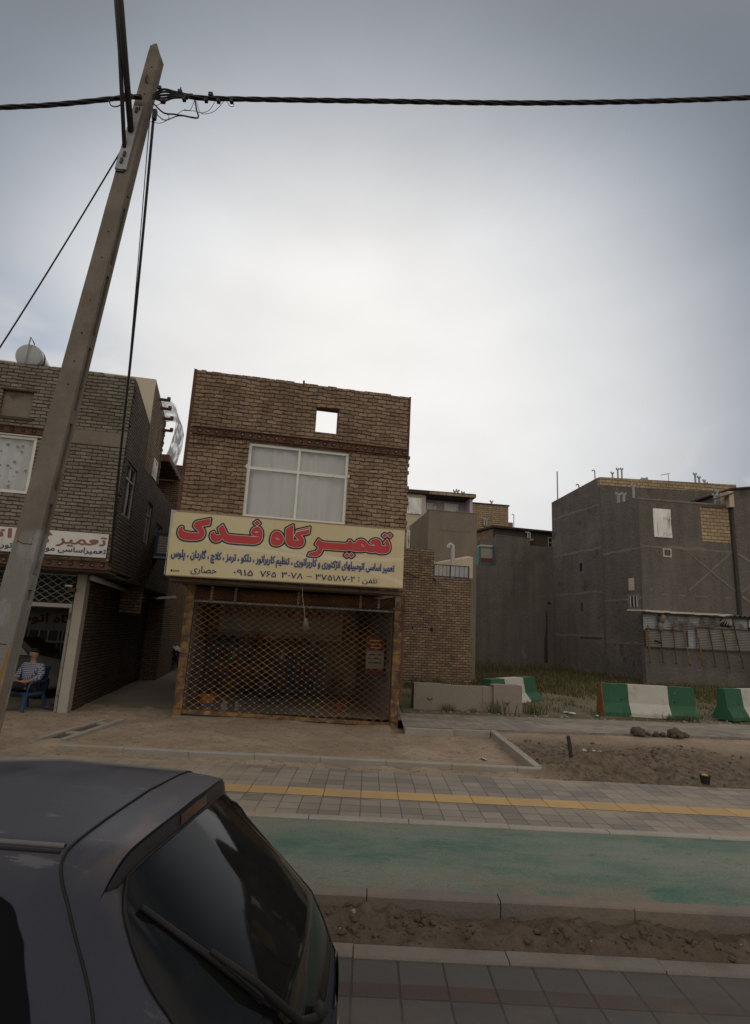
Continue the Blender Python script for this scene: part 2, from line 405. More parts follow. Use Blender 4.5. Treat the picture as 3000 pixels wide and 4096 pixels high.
M_['galv'] = mat('tank_metal', (.30,.32,.33), .45, .2, 3, blotch=((.22,.16,.11), 3, .62, .74), metallic=.5)
M_['corr'] = mat('corrugated_zinc', (.34,.355,.37), .5, .25, 1.2, .1, 30, 0, blotch=((.15,.13,.115), .9, .46, .62), metallic=.35)
M_['corr_dull'] = mat('corrugated_dull', (.21,.20,.185), .6, .3, 1.2, .1, 30, 0, blotch=((.19,.155,.12), .8, .5, .66), metallic=.2)
M_['black'] = mat('near_black', (.012,.011,.011), .7, .2, 4)
M_['rubber'] = mat('rubber', (.018,.018,.019), .75, .15, 8)
M_['blue_frame'] = mat('blue_painted_sheet', (.035,.07,.17), .55, .2, 5)
M_['teal_frame'] = mat('teal_painted_sheet', (.05,.13,.14), .55, .2, 5)
M_['louvre'] = mat('cooler_pad', (.30,.26,.21), .9, .25, 12)
M_['green'] = mat('barrier_green', (.030,.100,.055), .75, .3, 2.0, .15, 40, 0, blotch=[((.06,.12,.08), 2.5, .52, .72), ((.17,.155,.13), 5.5, .665, .685)], bump=.006, bs=25)
M_['barrier_white'] = mat('barrier_white', (.47,.45,.41), .8, .14, 2.0, .08, 40, 0, blotch=[((.34,.29,.235), 2.2, .52, .75), ((.20,.175,.145), 6, .67, .69)], bump=.006, bs=25)
M_['brick_orange'] = mat('barrier_orange_end', (.22,.09,.035), .85, .3, 4)
# cloth, plastics
M_['curtain'] = mat('curtain_white', (.84,.83,.80), .95, .05, 3)
M_['mesh_cloth'] = mat('sack_cloth', (.30,.255,.20), .95, .25, 4, .25, 90, 0, blotch=((.16,.12,.09), 3.5, .52, .6))
M_['blue_plastic'] = mat('blue_plastic', (.03,.06,.15), .4, .1, 5, spec=.5)
M_['orange_plastic'] = mat('orange_plastic', (.26,.10,.025), .5, .15, 5)
M_['white_plastic'] = mat('white_plastic', (.42,.41,.39), .5, .1, 5)
M_['red_paint'] = mat('red_paint', (.33,.03,.025), .7, .2, 4)
M_['skin'] = mat('skin', (.30,.16,.11), .6, .1, 8)
M_['hair'] = mat('dark_hair', (.02,.016,.014), .7, .2, 20)
M_['trouser'] = mat('dark_trousers', (.018,.017,.018), .9, .2, 8)
M_['shoe'] = mat('dark_shoes', (.015,.013,.012), .6, .2, 8)
M_['leaf'] = mat('weed_green', (.065,.085,.03), .8, .35, 6)
M_['soil'] = mat('soil', (.092,.070,.052), .97, .35, 3, .35, 40, 0, blotch=((.15,.118,.09), 2.0, .52, .72), bump=.02, bs=25)
M_['glass'] = glass_mat('window_glass', (.90,.91,.91), .78)
M_['glass_dark'] = mat('dark_pane', (.05,.055,.06), .06, .2, 2, spec=.6)
M_['van'] = mat('van_paint', (.06,.058,.045), .5, .15, 3)
# outlines of the main sign's title, in metres on the board
TITLE={'red':[[(2.304,3.324),(2.24,3.326),(2.237,3.328),(2.255,3.38),(2.388,3.425),(2.455,3.504),(2.392,3.549),(2.367,3.576),(2.424,3.688),(2.484,3.65),(2.536,3.632),(2.732,3.631),(2.996,3.638),(3.044,3.652),(3.056,3.69),(3.064,3.704),(3.08,3.716),(3.092,3.719),(3.104,3.716),(3.119,3.704),(3.148,3.671),(3.164,3.661),(3.18,3.659),(3.204,3.666),(3.22,3.68),(3.234,3.708),(3.256,3.73),(3.284,3.745),(3.316,3.754),(3.348,3.755),(3.38,3.746),(3.405,3.732),(3.435,3.708),(3.464,3.677),(3.492,3.656),(3.52,3.644),(3.552,3.637),(3.592,3.634),(3.616,3.636),(3.634,3.644),(3.633,3.648),(3.56,3.674),(3.516,3.696),(3.544,3.744),(3.572,3.767),(3.608,3.78),(3.648,3.786),(3.684,3.783),(3.716,3.771),(3.731,3.76),(3.746,3.748),(3.761,3.724),(3.771,3.676),(3.788,3.649),(3.832,3.648),(3.852,3.652),(3.873,3.668),(3.852,3.688),(3.815,3.708),(3.815,3.712),(3.884,3.803),(3.888,3.804),(3.928,3.744),(3.948,3.7),(3.959,3.656),(3.961,3.612),(3.953,3.568),(3.93,3.532),(3.9,3.509),(3.856,3.493),(3.796,3.484),(3.748,3.482),(3.704,3.485),(3.672,3.494),(3.644,3.515),(3.62,3.497),(3.584,3.49),(3.536,3.489),(3.496,3.497),(3.46,3.512),(3.428,3.513),(3.368,3.495),(3.244,3.488),(3.16,3.494),(3.124,3.501),(3.096,3.512),(3.072,3.509),(3.028,3.488),(2.532,3.489),(2.517,3.44),(2.501,3.404),(2.479,3.368),(2.449,3.34),(2.396,3.322)],[(3.04,3.352),(2.988,3.388),(2.988,3.392),(3.036,3.44),(3.04,3.44),(3.092,3.404),(3.135,3.448),(3.14,3.447),(3.194,3.404),(3.191,3.4),(3.14,3.354),(3.088,3.392),(3.044,3.35)],[(-0.136,3.46),(-0.24,3.464),(-0.296,3.485),(-0.324,3.506),(-0.345,3.536),(-0.358,3.568),(-0.364,3.6),(-0.363,3.632),(-0.357,3.664),(-0.344,3.693),(-0.316,3.722),(-0.288,3.712),(-0.288,3.672),(-0.278,3.648),(-0.26,3.632),(-0.228,3.622),(-0.148,3.614),(-0.032,3.614),(0.04,3.627),(0.042,3.628),(0.004,3.666),(-0.064,3.724),(-0.079,3.748),(-0.075,3.796),(-0.069,3.812),(-0.056,3.831),(-0.04,3.848),(0.224,3.927),(0.227,3.92),(0.22,3.8),(0.076,3.756),(0.072,3.752),(0.104,3.721),(0.123,3.696),(0.136,3.67),(0.143,3.636),(0.144,3.592),(0.134,3.556),(0.112,3.521),(0.084,3.497),(0.024,3.473)],[(0.376,3.464),(0.352,3.465),(0.322,3.476),(0.294,3.496),(0.276,3.521),(0.261,3.564),(0.257,3.596),(0.263,3.624),(0.28,3.65),(0.316,3.672),(0.344,3.624),(0.36,3.613),(0.376,3.608),(0.4,3.609),(0.448,3.619),(0.397,3.74),(0.476,3.824),(0.534,3.732),(0.578,3.652),(0.592,3.64),(0.608,3.634),(0.728,3.628),(1.004,3.63),(1.136,3.625),(1.214,3.628),(1.215,3.636),(1.212,3.637),(1.148,3.64),(1.104,3.648),(1.076,3.662),(1.059,3.68),(1.052,3.7),(1.049,3.724),(1.053,3.76),(1.067,3.788),(1.096,3.815),(1.12,3.83),(1.144,3.837),(1.172,3.839),(1.196,3.834),(1.22,3.822),(1.24,3.803),(1.26,3.772),(1.272,3.74),(1.279,3.7),(1.28,3.656),(1.276,3.616),(1.266,3.572),(1.249,3.54),(1.226,3.516),(1.192,3.494),(1.152,3.481),(1.1,3.473),(0.812,3.469),(0.676,3.471),(0.62,3.475),(0.584,3.484),(0.552,3.497),(0.525,3.516),(0.5,3.544),(0.496,3.544),(0.476,3.511),(0.452,3.49),(0.42,3.472),(0.388,3.464)],[(1.548,3.48),(1.504,3.491),(1.48,3.506),(1.463,3.528),(1.453,3.56),(1.451,3.596),(1.454,3.64),(1.461,3.676),(1.476,3.716),(1.494,3.744),(1.516,3.765),(1.544,3.777),(1.572,3.778),(1.612,3.77),(1.628,3.764),(1.656,3.744),(1.685,3.712),(1.704,3.68),(1.716,3.644),(1.718,3.6),(1.71,3.568),(1.694,3.54),(1.667,3.512),(1.636,3.493),(1.604,3.482),(1.572,3.478)],[(1.92,3.48),(1.852,3.49),(1.816,3.507),(1.788,3.533),(1.77,3.564),(1.759,3.604),(1.753,3.648),(1.743,3.848),(1.796,3.887),(1.88,3.938),(1.884,3.932),(1.898,3.824),(1.903,3.66),(1.908,3.629),(1.916,3.623),(1.948,3.621),(2.032,3.628),(1.968,3.684),(1.929,3.716),(1.928,3.72),(1.938,3.752),(1.947,3.768),(1.972,3.794),(2.224,3.874),(2.22,3.788),(2.216,3.784),(2.061,3.736),(2.097,3.704),(2.116,3.676),(2.132,3.636),(2.136,3.604),(2.131,3.572),(2.117,3.54),(2.096,3.512),(2.072,3.494),(2.04,3.484),(2.0,3.479)],[(3.387,3.592),(3.393,3.592),(3.394,3.608),(3.388,3.625),(3.369,3.644),(3.356,3.652),(3.344,3.654),(3.335,3.652),(3.336,3.636),(3.349,3.608),(3.364,3.597)],[(1.584,3.608),(1.604,3.605),(1.63,3.612),(1.617,3.628),(1.589,3.644),(1.572,3.647),(1.544,3.64),(1.556,3.623)],[(1.124,3.716),(1.144,3.714),(1.188,3.722),(1.192,3.724),(1.196,3.736),(1.184,3.742),(1.16,3.746),(1.132,3.739),(1.115,3.724)],[(1.956,3.811),(1.955,3.816),(1.968,3.837),(2.228,3.923),(2.231,3.92),(2.228,3.9),(2.224,3.896)],[(3.832,3.834),(3.78,3.872),(3.828,3.92),(3.832,3.919),(3.882,3.88)],[(3.94,3.835),(3.887,3.876),(3.887,3.88),(3.933,3.928),(3.936,3.931),(3.94,3.929),(3.987,3.888)],[(1.152,3.858),(1.086,3.912),(1.148,3.971),(1.213,3.916),(1.156,3.858)]],'cream':[[(2.344,3.312),(2.236,3.315),(2.228,3.318),(2.225,3.328),(2.246,3.388),(2.384,3.435),(2.437,3.5),(2.436,3.504),(2.384,3.541),(2.355,3.572),(2.356,3.58),(2.42,3.699),(2.432,3.698),(2.466,3.672),(2.492,3.658),(2.536,3.643),(2.732,3.642),(2.996,3.649),(3.034,3.66),(3.045,3.692),(3.056,3.711),(3.076,3.726),(3.092,3.73),(3.112,3.724),(3.127,3.712),(3.156,3.678),(3.168,3.672),(3.18,3.671),(3.196,3.674),(3.208,3.684),(3.224,3.714),(3.252,3.74),(3.28,3.755),(3.312,3.764),(3.348,3.766),(3.384,3.757),(3.412,3.741),(3.443,3.716),(3.472,3.685),(3.5,3.664),(3.524,3.654),(3.552,3.648),(3.588,3.645),(3.597,3.648),(3.552,3.665),(3.505,3.692),(3.505,3.7),(3.536,3.752),(3.566,3.776),(3.608,3.791),(3.648,3.797),(3.684,3.795),(3.714,3.784),(3.724,3.779),(3.756,3.753),(3.772,3.728),(3.781,3.68),(3.792,3.66),(3.796,3.659),(3.832,3.659),(3.848,3.663),(3.856,3.668),(3.833,3.688),(3.807,3.7),(3.802,3.712),(3.88,3.815),(3.888,3.817),(3.896,3.812),(3.939,3.748),(3.958,3.704),(3.97,3.66),(3.972,3.612),(3.964,3.564),(3.938,3.524),(3.904,3.499),(3.86,3.482),(3.8,3.473),(3.748,3.471),(3.704,3.474),(3.668,3.483),(3.644,3.501),(3.62,3.486),(3.588,3.479),(3.54,3.478),(3.496,3.485),(3.46,3.5),(3.428,3.502),(3.372,3.485),(3.244,3.477),(3.16,3.483),(3.12,3.49),(3.096,3.501),(3.076,3.499),(3.028,3.477),(2.54,3.478),(2.527,3.436),(2.511,3.4),(2.487,3.36),(2.457,3.332),(2.4,3.311)],[(3.04,3.339),(2.98,3.38),(2.975,3.388),(2.976,3.396),(3.034,3.452),(3.044,3.451),(3.092,3.419),(3.128,3.456),(3.138,3.46),(3.202,3.412),(3.206,3.404),(3.203,3.396),(3.14,3.342),(3.132,3.344),(3.088,3.378),(3.052,3.342)],[(-0.22,3.452),(-0.244,3.454),(-0.302,3.476),(-0.333,3.5),(-0.355,3.532),(-0.369,3.564),(-0.375,3.6),(-0.374,3.632),(-0.368,3.668),(-0.355,3.696),(-0.324,3.73),(-0.312,3.734),(-0.284,3.723),(-0.277,3.716),(-0.277,3.672),(-0.268,3.654),(-0.252,3.641),(-0.224,3.633),(-0.148,3.625),(-0.032,3.625),(0.016,3.634),(0.018,3.636),(-0.004,3.658),(-0.071,3.716),(-0.091,3.748),(-0.085,3.8),(-0.068,3.834),(-0.048,3.856),(0.0,3.871),(0.224,3.938),(0.232,3.937),(0.237,3.932),(0.229,3.792),(0.224,3.788),(0.092,3.748),(0.112,3.729),(0.131,3.704),(0.147,3.672),(0.155,3.636),(0.155,3.592),(0.144,3.551),(0.123,3.516),(0.092,3.49),(0.028,3.463),(-0.12,3.448)],[(0.348,3.455),(0.316,3.467),(0.288,3.487),(0.264,3.52),(0.249,3.564),(0.246,3.596),(0.253,3.628),(0.272,3.658),(0.308,3.682),(0.316,3.685),(0.324,3.68),(0.353,3.632),(0.362,3.624),(0.376,3.619),(0.396,3.619),(0.432,3.626),(0.385,3.744),(0.472,3.834),(0.48,3.835),(0.487,3.828),(0.586,3.66),(0.596,3.651),(0.612,3.644),(0.728,3.639),(1.004,3.641),(1.088,3.637),(1.095,3.64),(1.071,3.652),(1.052,3.671),(1.041,3.696),(1.038,3.728),(1.042,3.76),(1.057,3.792),(1.084,3.82),(1.115,3.84),(1.142,3.848),(1.142,3.852),(1.08,3.901),(1.074,3.912),(1.079,3.92),(1.14,3.979),(1.148,3.983),(1.155,3.98),(1.221,3.924),(1.224,3.916),(1.221,3.908),(1.166,3.852),(1.204,3.843),(1.228,3.83),(1.251,3.808),(1.27,3.776),(1.283,3.74),(1.289,3.704),(1.291,3.656),(1.287,3.612),(1.278,3.572),(1.256,3.532),(1.232,3.506),(1.196,3.484),(1.152,3.47),(1.104,3.462),(0.816,3.458),(0.672,3.46),(0.616,3.465),(0.58,3.473),(0.544,3.489),(0.52,3.506),(0.5,3.528),(0.484,3.503),(0.46,3.482),(0.424,3.461),(0.388,3.452)],[(1.56,3.468),(1.532,3.47),(1.5,3.48),(1.472,3.498),(1.455,3.52),(1.443,3.556),(1.44,3.596),(1.443,3.64),(1.452,3.684),(1.466,3.72),(1.486,3.752),(1.508,3.773),(1.54,3.788),(1.572,3.789),(1.604,3.784),(1.636,3.772),(1.663,3.752),(1.693,3.72),(1.714,3.684),(1.728,3.644),(1.729,3.6),(1.72,3.564),(1.702,3.532),(1.674,3.504),(1.642,3.484),(1.608,3.472)],[(1.932,3.468),(1.892,3.471),(1.848,3.48),(1.808,3.499),(1.78,3.525),(1.76,3.56),(1.749,3.6),(1.742,3.648),(1.732,3.848),(1.736,3.858),(1.792,3.897),(1.876,3.949),(1.888,3.949),(1.893,3.94),(1.909,3.824),(1.915,3.716),(1.914,3.66),(1.918,3.636),(1.92,3.633),(1.948,3.632),(2.0,3.637),(2.003,3.64),(1.92,3.709),(1.917,3.72),(1.923,3.74),(1.939,3.776),(1.956,3.796),(1.944,3.802),(1.941,3.812),(1.96,3.845),(2.228,3.935),(2.239,3.932),(2.242,3.924),(2.239,3.896),(2.233,3.884),(2.237,3.876),(2.231,3.784),(2.228,3.778),(2.083,3.732),(2.104,3.713),(2.124,3.684),(2.142,3.64),(2.147,3.6),(2.142,3.568),(2.127,3.536),(2.104,3.505),(2.076,3.484),(2.044,3.473),(2.0,3.468)],[(3.367,3.608),(3.38,3.604),(3.383,3.608),(3.378,3.62),(3.36,3.637),(3.348,3.641),(3.347,3.636),(3.357,3.616)],[(1.583,3.62),(1.604,3.617),(1.61,3.62),(1.59,3.632),(1.572,3.636),(1.563,3.632)],[(1.135,3.728),(1.144,3.725),(1.179,3.732),(1.16,3.735)],[(3.828,3.823),(3.772,3.864),(3.768,3.872),(3.772,3.881),(3.824,3.931),(3.836,3.929),(3.884,3.894),(3.93,3.94),(3.936,3.942),(3.944,3.939),(3.999,3.892),(3.996,3.881),(3.948,3.828),(3.94,3.823),(3.932,3.826),(3.884,3.864),(3.84,3.824)]],'black':[[(2.304,3.284),(2.232,3.286),(2.22,3.289),(2.208,3.297),(2.2,3.308),(2.197,3.32),(2.198,3.336),(2.217,3.396),(2.228,3.411),(2.24,3.417),(2.364,3.459),(2.396,3.496),(2.364,3.52),(2.336,3.548),(2.328,3.56),(2.326,3.576),(2.33,3.592),(2.389,3.708),(2.408,3.726),(2.424,3.729),(2.44,3.726),(2.484,3.695),(2.504,3.685),(2.544,3.672),(2.732,3.671),(2.992,3.678),(3.012,3.684),(3.018,3.704),(3.032,3.728),(3.064,3.753),(3.092,3.759),(3.121,3.752),(3.148,3.732),(3.172,3.703),(3.18,3.7),(3.187,3.704),(3.201,3.732),(3.232,3.762),(3.272,3.783),(3.312,3.794),(3.352,3.795),(3.396,3.783),(3.432,3.762),(3.48,3.718),(3.512,3.769),(3.55,3.8),(3.6,3.819),(3.648,3.826),(3.692,3.823),(3.736,3.806),(3.775,3.776),(3.792,3.75),(3.826,3.792),(3.751,3.844),(3.74,3.864),(3.741,3.884),(3.75,3.9),(3.81,3.956),(3.836,3.96),(3.86,3.948),(3.88,3.933),(3.916,3.966),(3.932,3.971),(3.948,3.97),(3.96,3.964),(4.016,3.919),(4.028,3.896),(4.027,3.88),(4.019,3.864),(3.965,3.804),(3.944,3.792),(3.963,3.764),(3.986,3.712),(3.998,3.664),(4.001,3.608),(3.992,3.556),(3.966,3.512),(3.915,3.472),(3.86,3.452),(3.804,3.445),(3.752,3.442),(3.696,3.445),(3.656,3.457),(3.644,3.464),(3.628,3.458),(3.592,3.45),(3.536,3.449),(3.488,3.457),(3.452,3.472),(3.432,3.473),(3.372,3.456),(3.244,3.448),(3.208,3.45),(3.203,3.448),(3.223,3.432),(3.231,3.42),(3.235,3.408),(3.233,3.392),(3.224,3.376),(3.164,3.322),(3.148,3.314),(3.128,3.314),(3.092,3.338),(3.064,3.315),(3.044,3.309),(3.02,3.317),(2.96,3.359),(2.95,3.372),(2.946,3.388),(2.948,3.404),(2.955,3.416),(2.983,3.444),(2.98,3.448),(2.564,3.449),(2.538,3.388),(2.511,3.344),(2.472,3.307),(2.404,3.282)],[(-0.14,3.42),(-0.248,3.425),(-0.316,3.45),(-0.352,3.478),(-0.38,3.517),(-0.397,3.556),(-0.404,3.596),(-0.403,3.64),(-0.394,3.68),(-0.377,3.716),(-0.34,3.755),(-0.316,3.763),(-0.272,3.75),(-0.256,3.737),(-0.248,3.72),(-0.248,3.68),(-0.24,3.668),(-0.216,3.661),(-0.148,3.654),(-0.045,3.656),(-0.093,3.696),(-0.116,3.732),(-0.12,3.748),(-0.115,3.8),(-0.106,3.828),(-0.088,3.856),(-0.068,3.877),(-0.056,3.884),(0.216,3.966),(0.24,3.965),(0.259,3.952),(0.267,3.932),(0.26,3.792),(0.254,3.776),(0.24,3.763),(0.15,3.736),(0.146,3.732),(0.175,3.68),(0.183,3.64),(0.184,3.592),(0.171,3.54),(0.14,3.492),(0.104,3.463),(0.036,3.435),(-0.116,3.419)],[(0.376,3.424),(0.344,3.426),(0.308,3.438),(0.266,3.468),(0.24,3.504),(0.223,3.548),(0.218,3.604),(0.226,3.64),(0.248,3.675),(0.304,3.712),(0.32,3.713),(0.336,3.708),(0.348,3.696),(0.376,3.65),(0.388,3.648),(0.391,3.652),(0.359,3.728),(0.357,3.752),(0.368,3.77),(0.456,3.859),(0.48,3.864),(0.494,3.86),(0.505,3.852),(0.568,3.752),(0.6,3.692),(0.616,3.674),(0.728,3.668),(1.016,3.67),(1.019,3.672),(1.012,3.692),(1.009,3.724),(1.015,3.772),(1.036,3.813),(1.067,3.844),(1.086,3.856),(1.085,3.86),(1.06,3.88),(1.05,3.892),(1.046,3.904),(1.046,3.92),(1.051,3.932),(1.12,4.0),(1.136,4.01),(1.156,4.011),(1.172,4.004),(1.24,3.946),(1.25,3.932),(1.253,3.916),(1.25,3.9),(1.222,3.868),(1.246,3.852),(1.272,3.828),(1.295,3.792),(1.312,3.744),(1.319,3.704),(1.32,3.656),(1.315,3.608),(1.304,3.56),(1.281,3.516),(1.245,3.48),(1.204,3.456),(1.16,3.442),(1.108,3.434),(0.812,3.429),(0.676,3.431),(0.612,3.436),(0.568,3.447),(0.532,3.463),(0.504,3.482),(0.476,3.457),(0.436,3.435),(0.396,3.424)],[(1.544,3.44),(1.528,3.441),(1.492,3.452),(1.453,3.476),(1.428,3.509),(1.414,3.552),(1.41,3.596),(1.414,3.64),(1.424,3.692),(1.44,3.733),(1.459,3.764),(1.49,3.796),(1.536,3.816),(1.576,3.818),(1.612,3.812),(1.652,3.796),(1.68,3.776),(1.708,3.747),(1.703,3.852),(1.71,3.872),(1.72,3.882),(1.805,3.94),(1.864,3.975),(1.876,3.979),(1.9,3.976),(1.917,3.96),(1.921,3.948),(1.936,3.863),(1.952,3.874),(2.116,3.928),(2.232,3.964),(2.248,3.961),(2.26,3.952),(2.268,3.94),(2.271,3.924),(2.266,3.884),(2.26,3.78),(2.254,3.764),(2.236,3.749),(2.137,3.716),(2.15,3.696),(2.169,3.652),(2.177,3.6),(2.169,3.56),(2.156,3.528),(2.124,3.484),(2.092,3.46),(2.048,3.445),(2.0,3.439),(1.94,3.438),(1.888,3.442),(1.836,3.453),(1.792,3.474),(1.757,3.508),(1.74,3.536),(1.724,3.512),(1.696,3.484),(1.656,3.458),(1.612,3.443),(1.572,3.438)]]}
# ------------------------------------------------------------------ ground and street
def dirt_mat():
    t = NT('dusty_dirt')
    n = t.noise(1.1, 7, .62); n2 = t.noise(9, 6, .65); n3 = t.noise(70, 3, .6)
    col = t.mix(t.ramp(n.outputs['Fac'], .35, .68), (.27,.205,.148), (.36,.285,.215))
    col = t.mix(t.math('MULTIPLY', t.ramp(n2.outputs['Fac'], .50, .68), .75), col, (.185,.138,.097))
    n4 = t.noise(24, 5, .7); col = t.mix(t.math('MULTIPLY', t.ramp(n4.outputs['Fac'], .55, .68), .6), col, (.42,.34,.26)); col = t.mix(t.math('MULTIPLY', t.ramp(n4.outputs['Fac'], .42, .30), .6), col, (.13,.098,.07))
    f = t.math('MULTIPLY_ADD', n3.outputs['Fac'], .6); f.node.inputs[2].default_value = .7
    col = t.scalecol(col, f)
    # freshly dug, darker soil carried in a vertex attribute (where the heap lies)
    at = t.n('ShaderNodeAttribute'); at.attribute_name = 'dug'
    dk = t.mix(t.ramp(n2.outputs['Fac'], .35, .65), (.095,.070,.050), (.175,.135,.10))
    col = t.mix(at.outputs['Fac'], col, t.scalecol(dk, f))
    nm = t.bump(n2.outputs['Fac'], .03); nm = t.bump(n3.outputs['Fac'], .008, 1, nm)
    return t.finish(col, .97, nm, 0, .1)
M_['dirt'] = dirt_mat()
M_['lot'] = mat('lot_dirt', (.145,.118,.075), .97, .3, .8, .3, 30, 0, blotch=((.085,.082,.04), .5, .42, .60), bump=.03, bs=12)
M_['alley'] = mat('alley_dust', (.20,.165,.13), .97, .25, 1.0, .2, 40, 0, bump=.01, bs=20)

def sstep(x, a, b):
    t = min(1, max(0, (x-a)/(b-a))); return t*t*(3-2*t)

def field(name, xs, ys, zf, material, dug=None):
    mb = MB(); mb.grid([[(x, y, zf(x, y)) for x in xs] for y in ys])
    o = mb.build(name, material, smooth=True)
    if dug:
        a = o.data.attributes.new('dug', 'FLOAT', 'POINT')
        a.data.foreach_set('value', [dug(v.co.x, v.co.y) for v in o.data.vertices])
    return struct(o)

# base sheet to the horizon
mb = MB(); mb.face([(-900,-900,-.62),(900,-900,-.62),(900,900,-.62),(-900,900,-.62)])
struct(mb.build('ground', M_['alley']))

# road surface of grey pavers with one dark red course
M_['road'] = paver_mat('road_pavers', (.082,.075,.070), (.064,.059,.056), (.046,.039,.033), .285, .27, .007, 0.0, dust=((.115,.095,.076), 1.5, .46, .78), var=.3)  # dark pavers, greys lowered further to carry the lens vignette
M_['red_paver'] = paver_mat('red_pavers', (.072,.052,.046), (.060,.046,.042), (.044,.036,.031), .285, .30, .007, 0.0, dust=((.095,.078,.066), 1.5, .42, .70), var=.3)
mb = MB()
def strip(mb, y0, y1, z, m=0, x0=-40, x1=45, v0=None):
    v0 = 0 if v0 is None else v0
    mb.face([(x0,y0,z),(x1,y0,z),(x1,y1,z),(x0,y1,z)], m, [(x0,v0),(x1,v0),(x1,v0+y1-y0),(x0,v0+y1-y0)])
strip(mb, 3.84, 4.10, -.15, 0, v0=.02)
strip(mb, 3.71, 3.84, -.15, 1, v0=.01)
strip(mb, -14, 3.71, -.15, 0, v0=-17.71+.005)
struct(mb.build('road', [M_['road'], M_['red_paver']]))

def kerb_row(name, y0, y1, zt, zb, length, material, x0, x1, gap=.007, jit=.005, chamf=.012, seed=1):
    rnd = random.Random(seed); mb = MB(); x = x0
    while x < x1:
        L = min(length, x1-x); dz = rnd.uniform(-jit, jit); dy = rnd.uniform(-jit, jit); a = x+gap/2; b = x+L-gap/2
        if b-a > .03:
            f0, f1, t = y0+dy, y1+dy, zt+dz
            P = [(f0, zb), (f1, zb), (f1, t-chamf), (f1-chamf, t), (f0+chamf, t), (f0, t-chamf)]
            for i in range(6):
                p, q = P[i], P[(i+1) % 6]
                mb.face([(b,p[0],p[1]),(b,q[0],q[1]),(a,q[0],q[1]),(a,p[0],p[1])])
            mb.face([(a,)+p for p in P]); mb.face([(b,)+p for p in reversed(P)])
        x += L
    return struct(mb.build(name, material))
kerb_row('gutter_kerb', 4.08, 4.23, -.135, -.3, 1.0, M_['kerb_dark'], -30, 40, seed=3)
kerb_row('lane_kerb', 4.60, 4.745, .0, -.3, .98, M_['kerb_dark'], -30.3, 40, seed=4)
kerb_row('lane_edging', 6.22, 6.335, .006, -.3, 1.02, M_['kerb'], -30.1, 40, gap=.008, jit=.003, seed=5)

# planting strip of clods between the kerbs
def psz(x, y):
    z = -.115 + .05*fbm(x, y, 3, 1.6, 5) + .075*max(0, fbm(x, y, 8, 4.5, 4)) + .03*fbm(x, y, 5, 12, 3)
    k = min(sstep(y, 4.155, 4.27), 1-sstep(y, 4.60, 4.66)*.5)
    return z*k + (-.22)*(1-k)
xs = [-2+.025*i for i in range(0, 340)]; ys = [4.15+.02*i for i in range(27)]
field('planting_strip', xs, ys, psz, M_['soil'])
mb = MB(); strip(mb, 4.15, 4.66, -.16, 0, 6.4, 45); strip(mb, 4.15, 4.66, -.16, 0, -40, -1.9)
struct(mb.build('planting_strip_far', M_['soil']))

# green cycle lane
def lane_mat():
    t = NT('green_lane')
    big = t.noise(.55, 6, .6, stretch=(.55, 1.4, 1)); mid = t.noise(3.0, 6, .65, stretch=(.6, 1.3, 1)); fine = t.noise(60, 3, .6)
    col = t.mix(t.ramp(mid.outputs['Fac'], .35, .68), (.065,.135,.105), (.125,.175,.142))
    col = t.mix(t.math('MULTIPLY', t.ramp(big.outputs['Fac'], .36, .60), .8), col, (.20,.205,.17))
    # dust swept in from the near edge
    sep = t.n('ShaderNodeSeparateXYZ'); t.t.links.new(t.tc.outputs['Object'], sep.inputs[0])
    near = t.ramp(sep.outputs['Y'], 5.35, 4.70)
    dn = t.noise(.85, 6, .65)
    edge = t.math('MULTIPLY', near, t.ramp(dn.outputs['Fac'], .42, .56))
    col = t.mix(t.math('MULTIPLY', edge, .9), col, (.185,.155,.122))
    far = t.math('MULTIPLY', t.ramp(sep.outputs['Y'], 5.9, 6.25), t.ramp(mid.outputs['Fac'], .4, .6))
    col = t.mix(t.math('MULTIPLY', far, .35), col, (.17,.16,.13))
    f = t.math('MULTIPLY_ADD', fine.outputs['Fac'], .9); f.node.inputs[2].default_value = .55
    col = t.scalecol(col, f)
    wear = t.noise(14, 5, .7, stretch=(.35, 1, 1)); col = t.mix(t.math('MULTIPLY', t.ramp(wear.outputs['Fac'], .58, .70), .5), col, (.20,.18,.145))
    fl_ = t.noise(4.2, 12, .72, stretch=(.6, 1.2, 1)); col = t.mix(t.math('MULTIPLY', t.ramp(fl_.outputs['Fac'], .585, .60), .55), col, (.19,.175,.14)); fl2 = t.noise(9, 10, .7, stretch=(.5, 1.2, 1)); col = t.mix(t.math('MULTIPLY', t.ramp(fl2.outputs['Fac'], .62, .635), .6), col, (.085,.085,.07))
    vo = t.n('ShaderNodeTexVoronoi', feature='DISTANCE_TO_EDGE'); vo.inputs['Scale'].default_value = .55; wv_ = t.n('ShaderNodeVectorMath', operation='ADD'); t.t.links.new(t.tc.outputs['Object'], wv_.inputs[0]); t.t.links.new(mid.outputs['Color'], wv_.inputs[1]); t.t.links.new(wv_.outputs[0], vo.inputs['Vector'])
    col = t.mix(t.math('MULTIPLY', t.ramp(vo.outputs['Distance'], .006, .0), .45), col, (.05,.07,.055))
    nm = t.bump(fine.outputs['Fac'], .008); nm = t.bump(wear.outputs['Fac'], .006, 1, nm)
    return t.finish(col, .9, nm, 0, .2)
mb = MB(); strip(mb, 4.73, 6.24, -.012)
struct(mb.build('cycle_lane', lane_mat()))

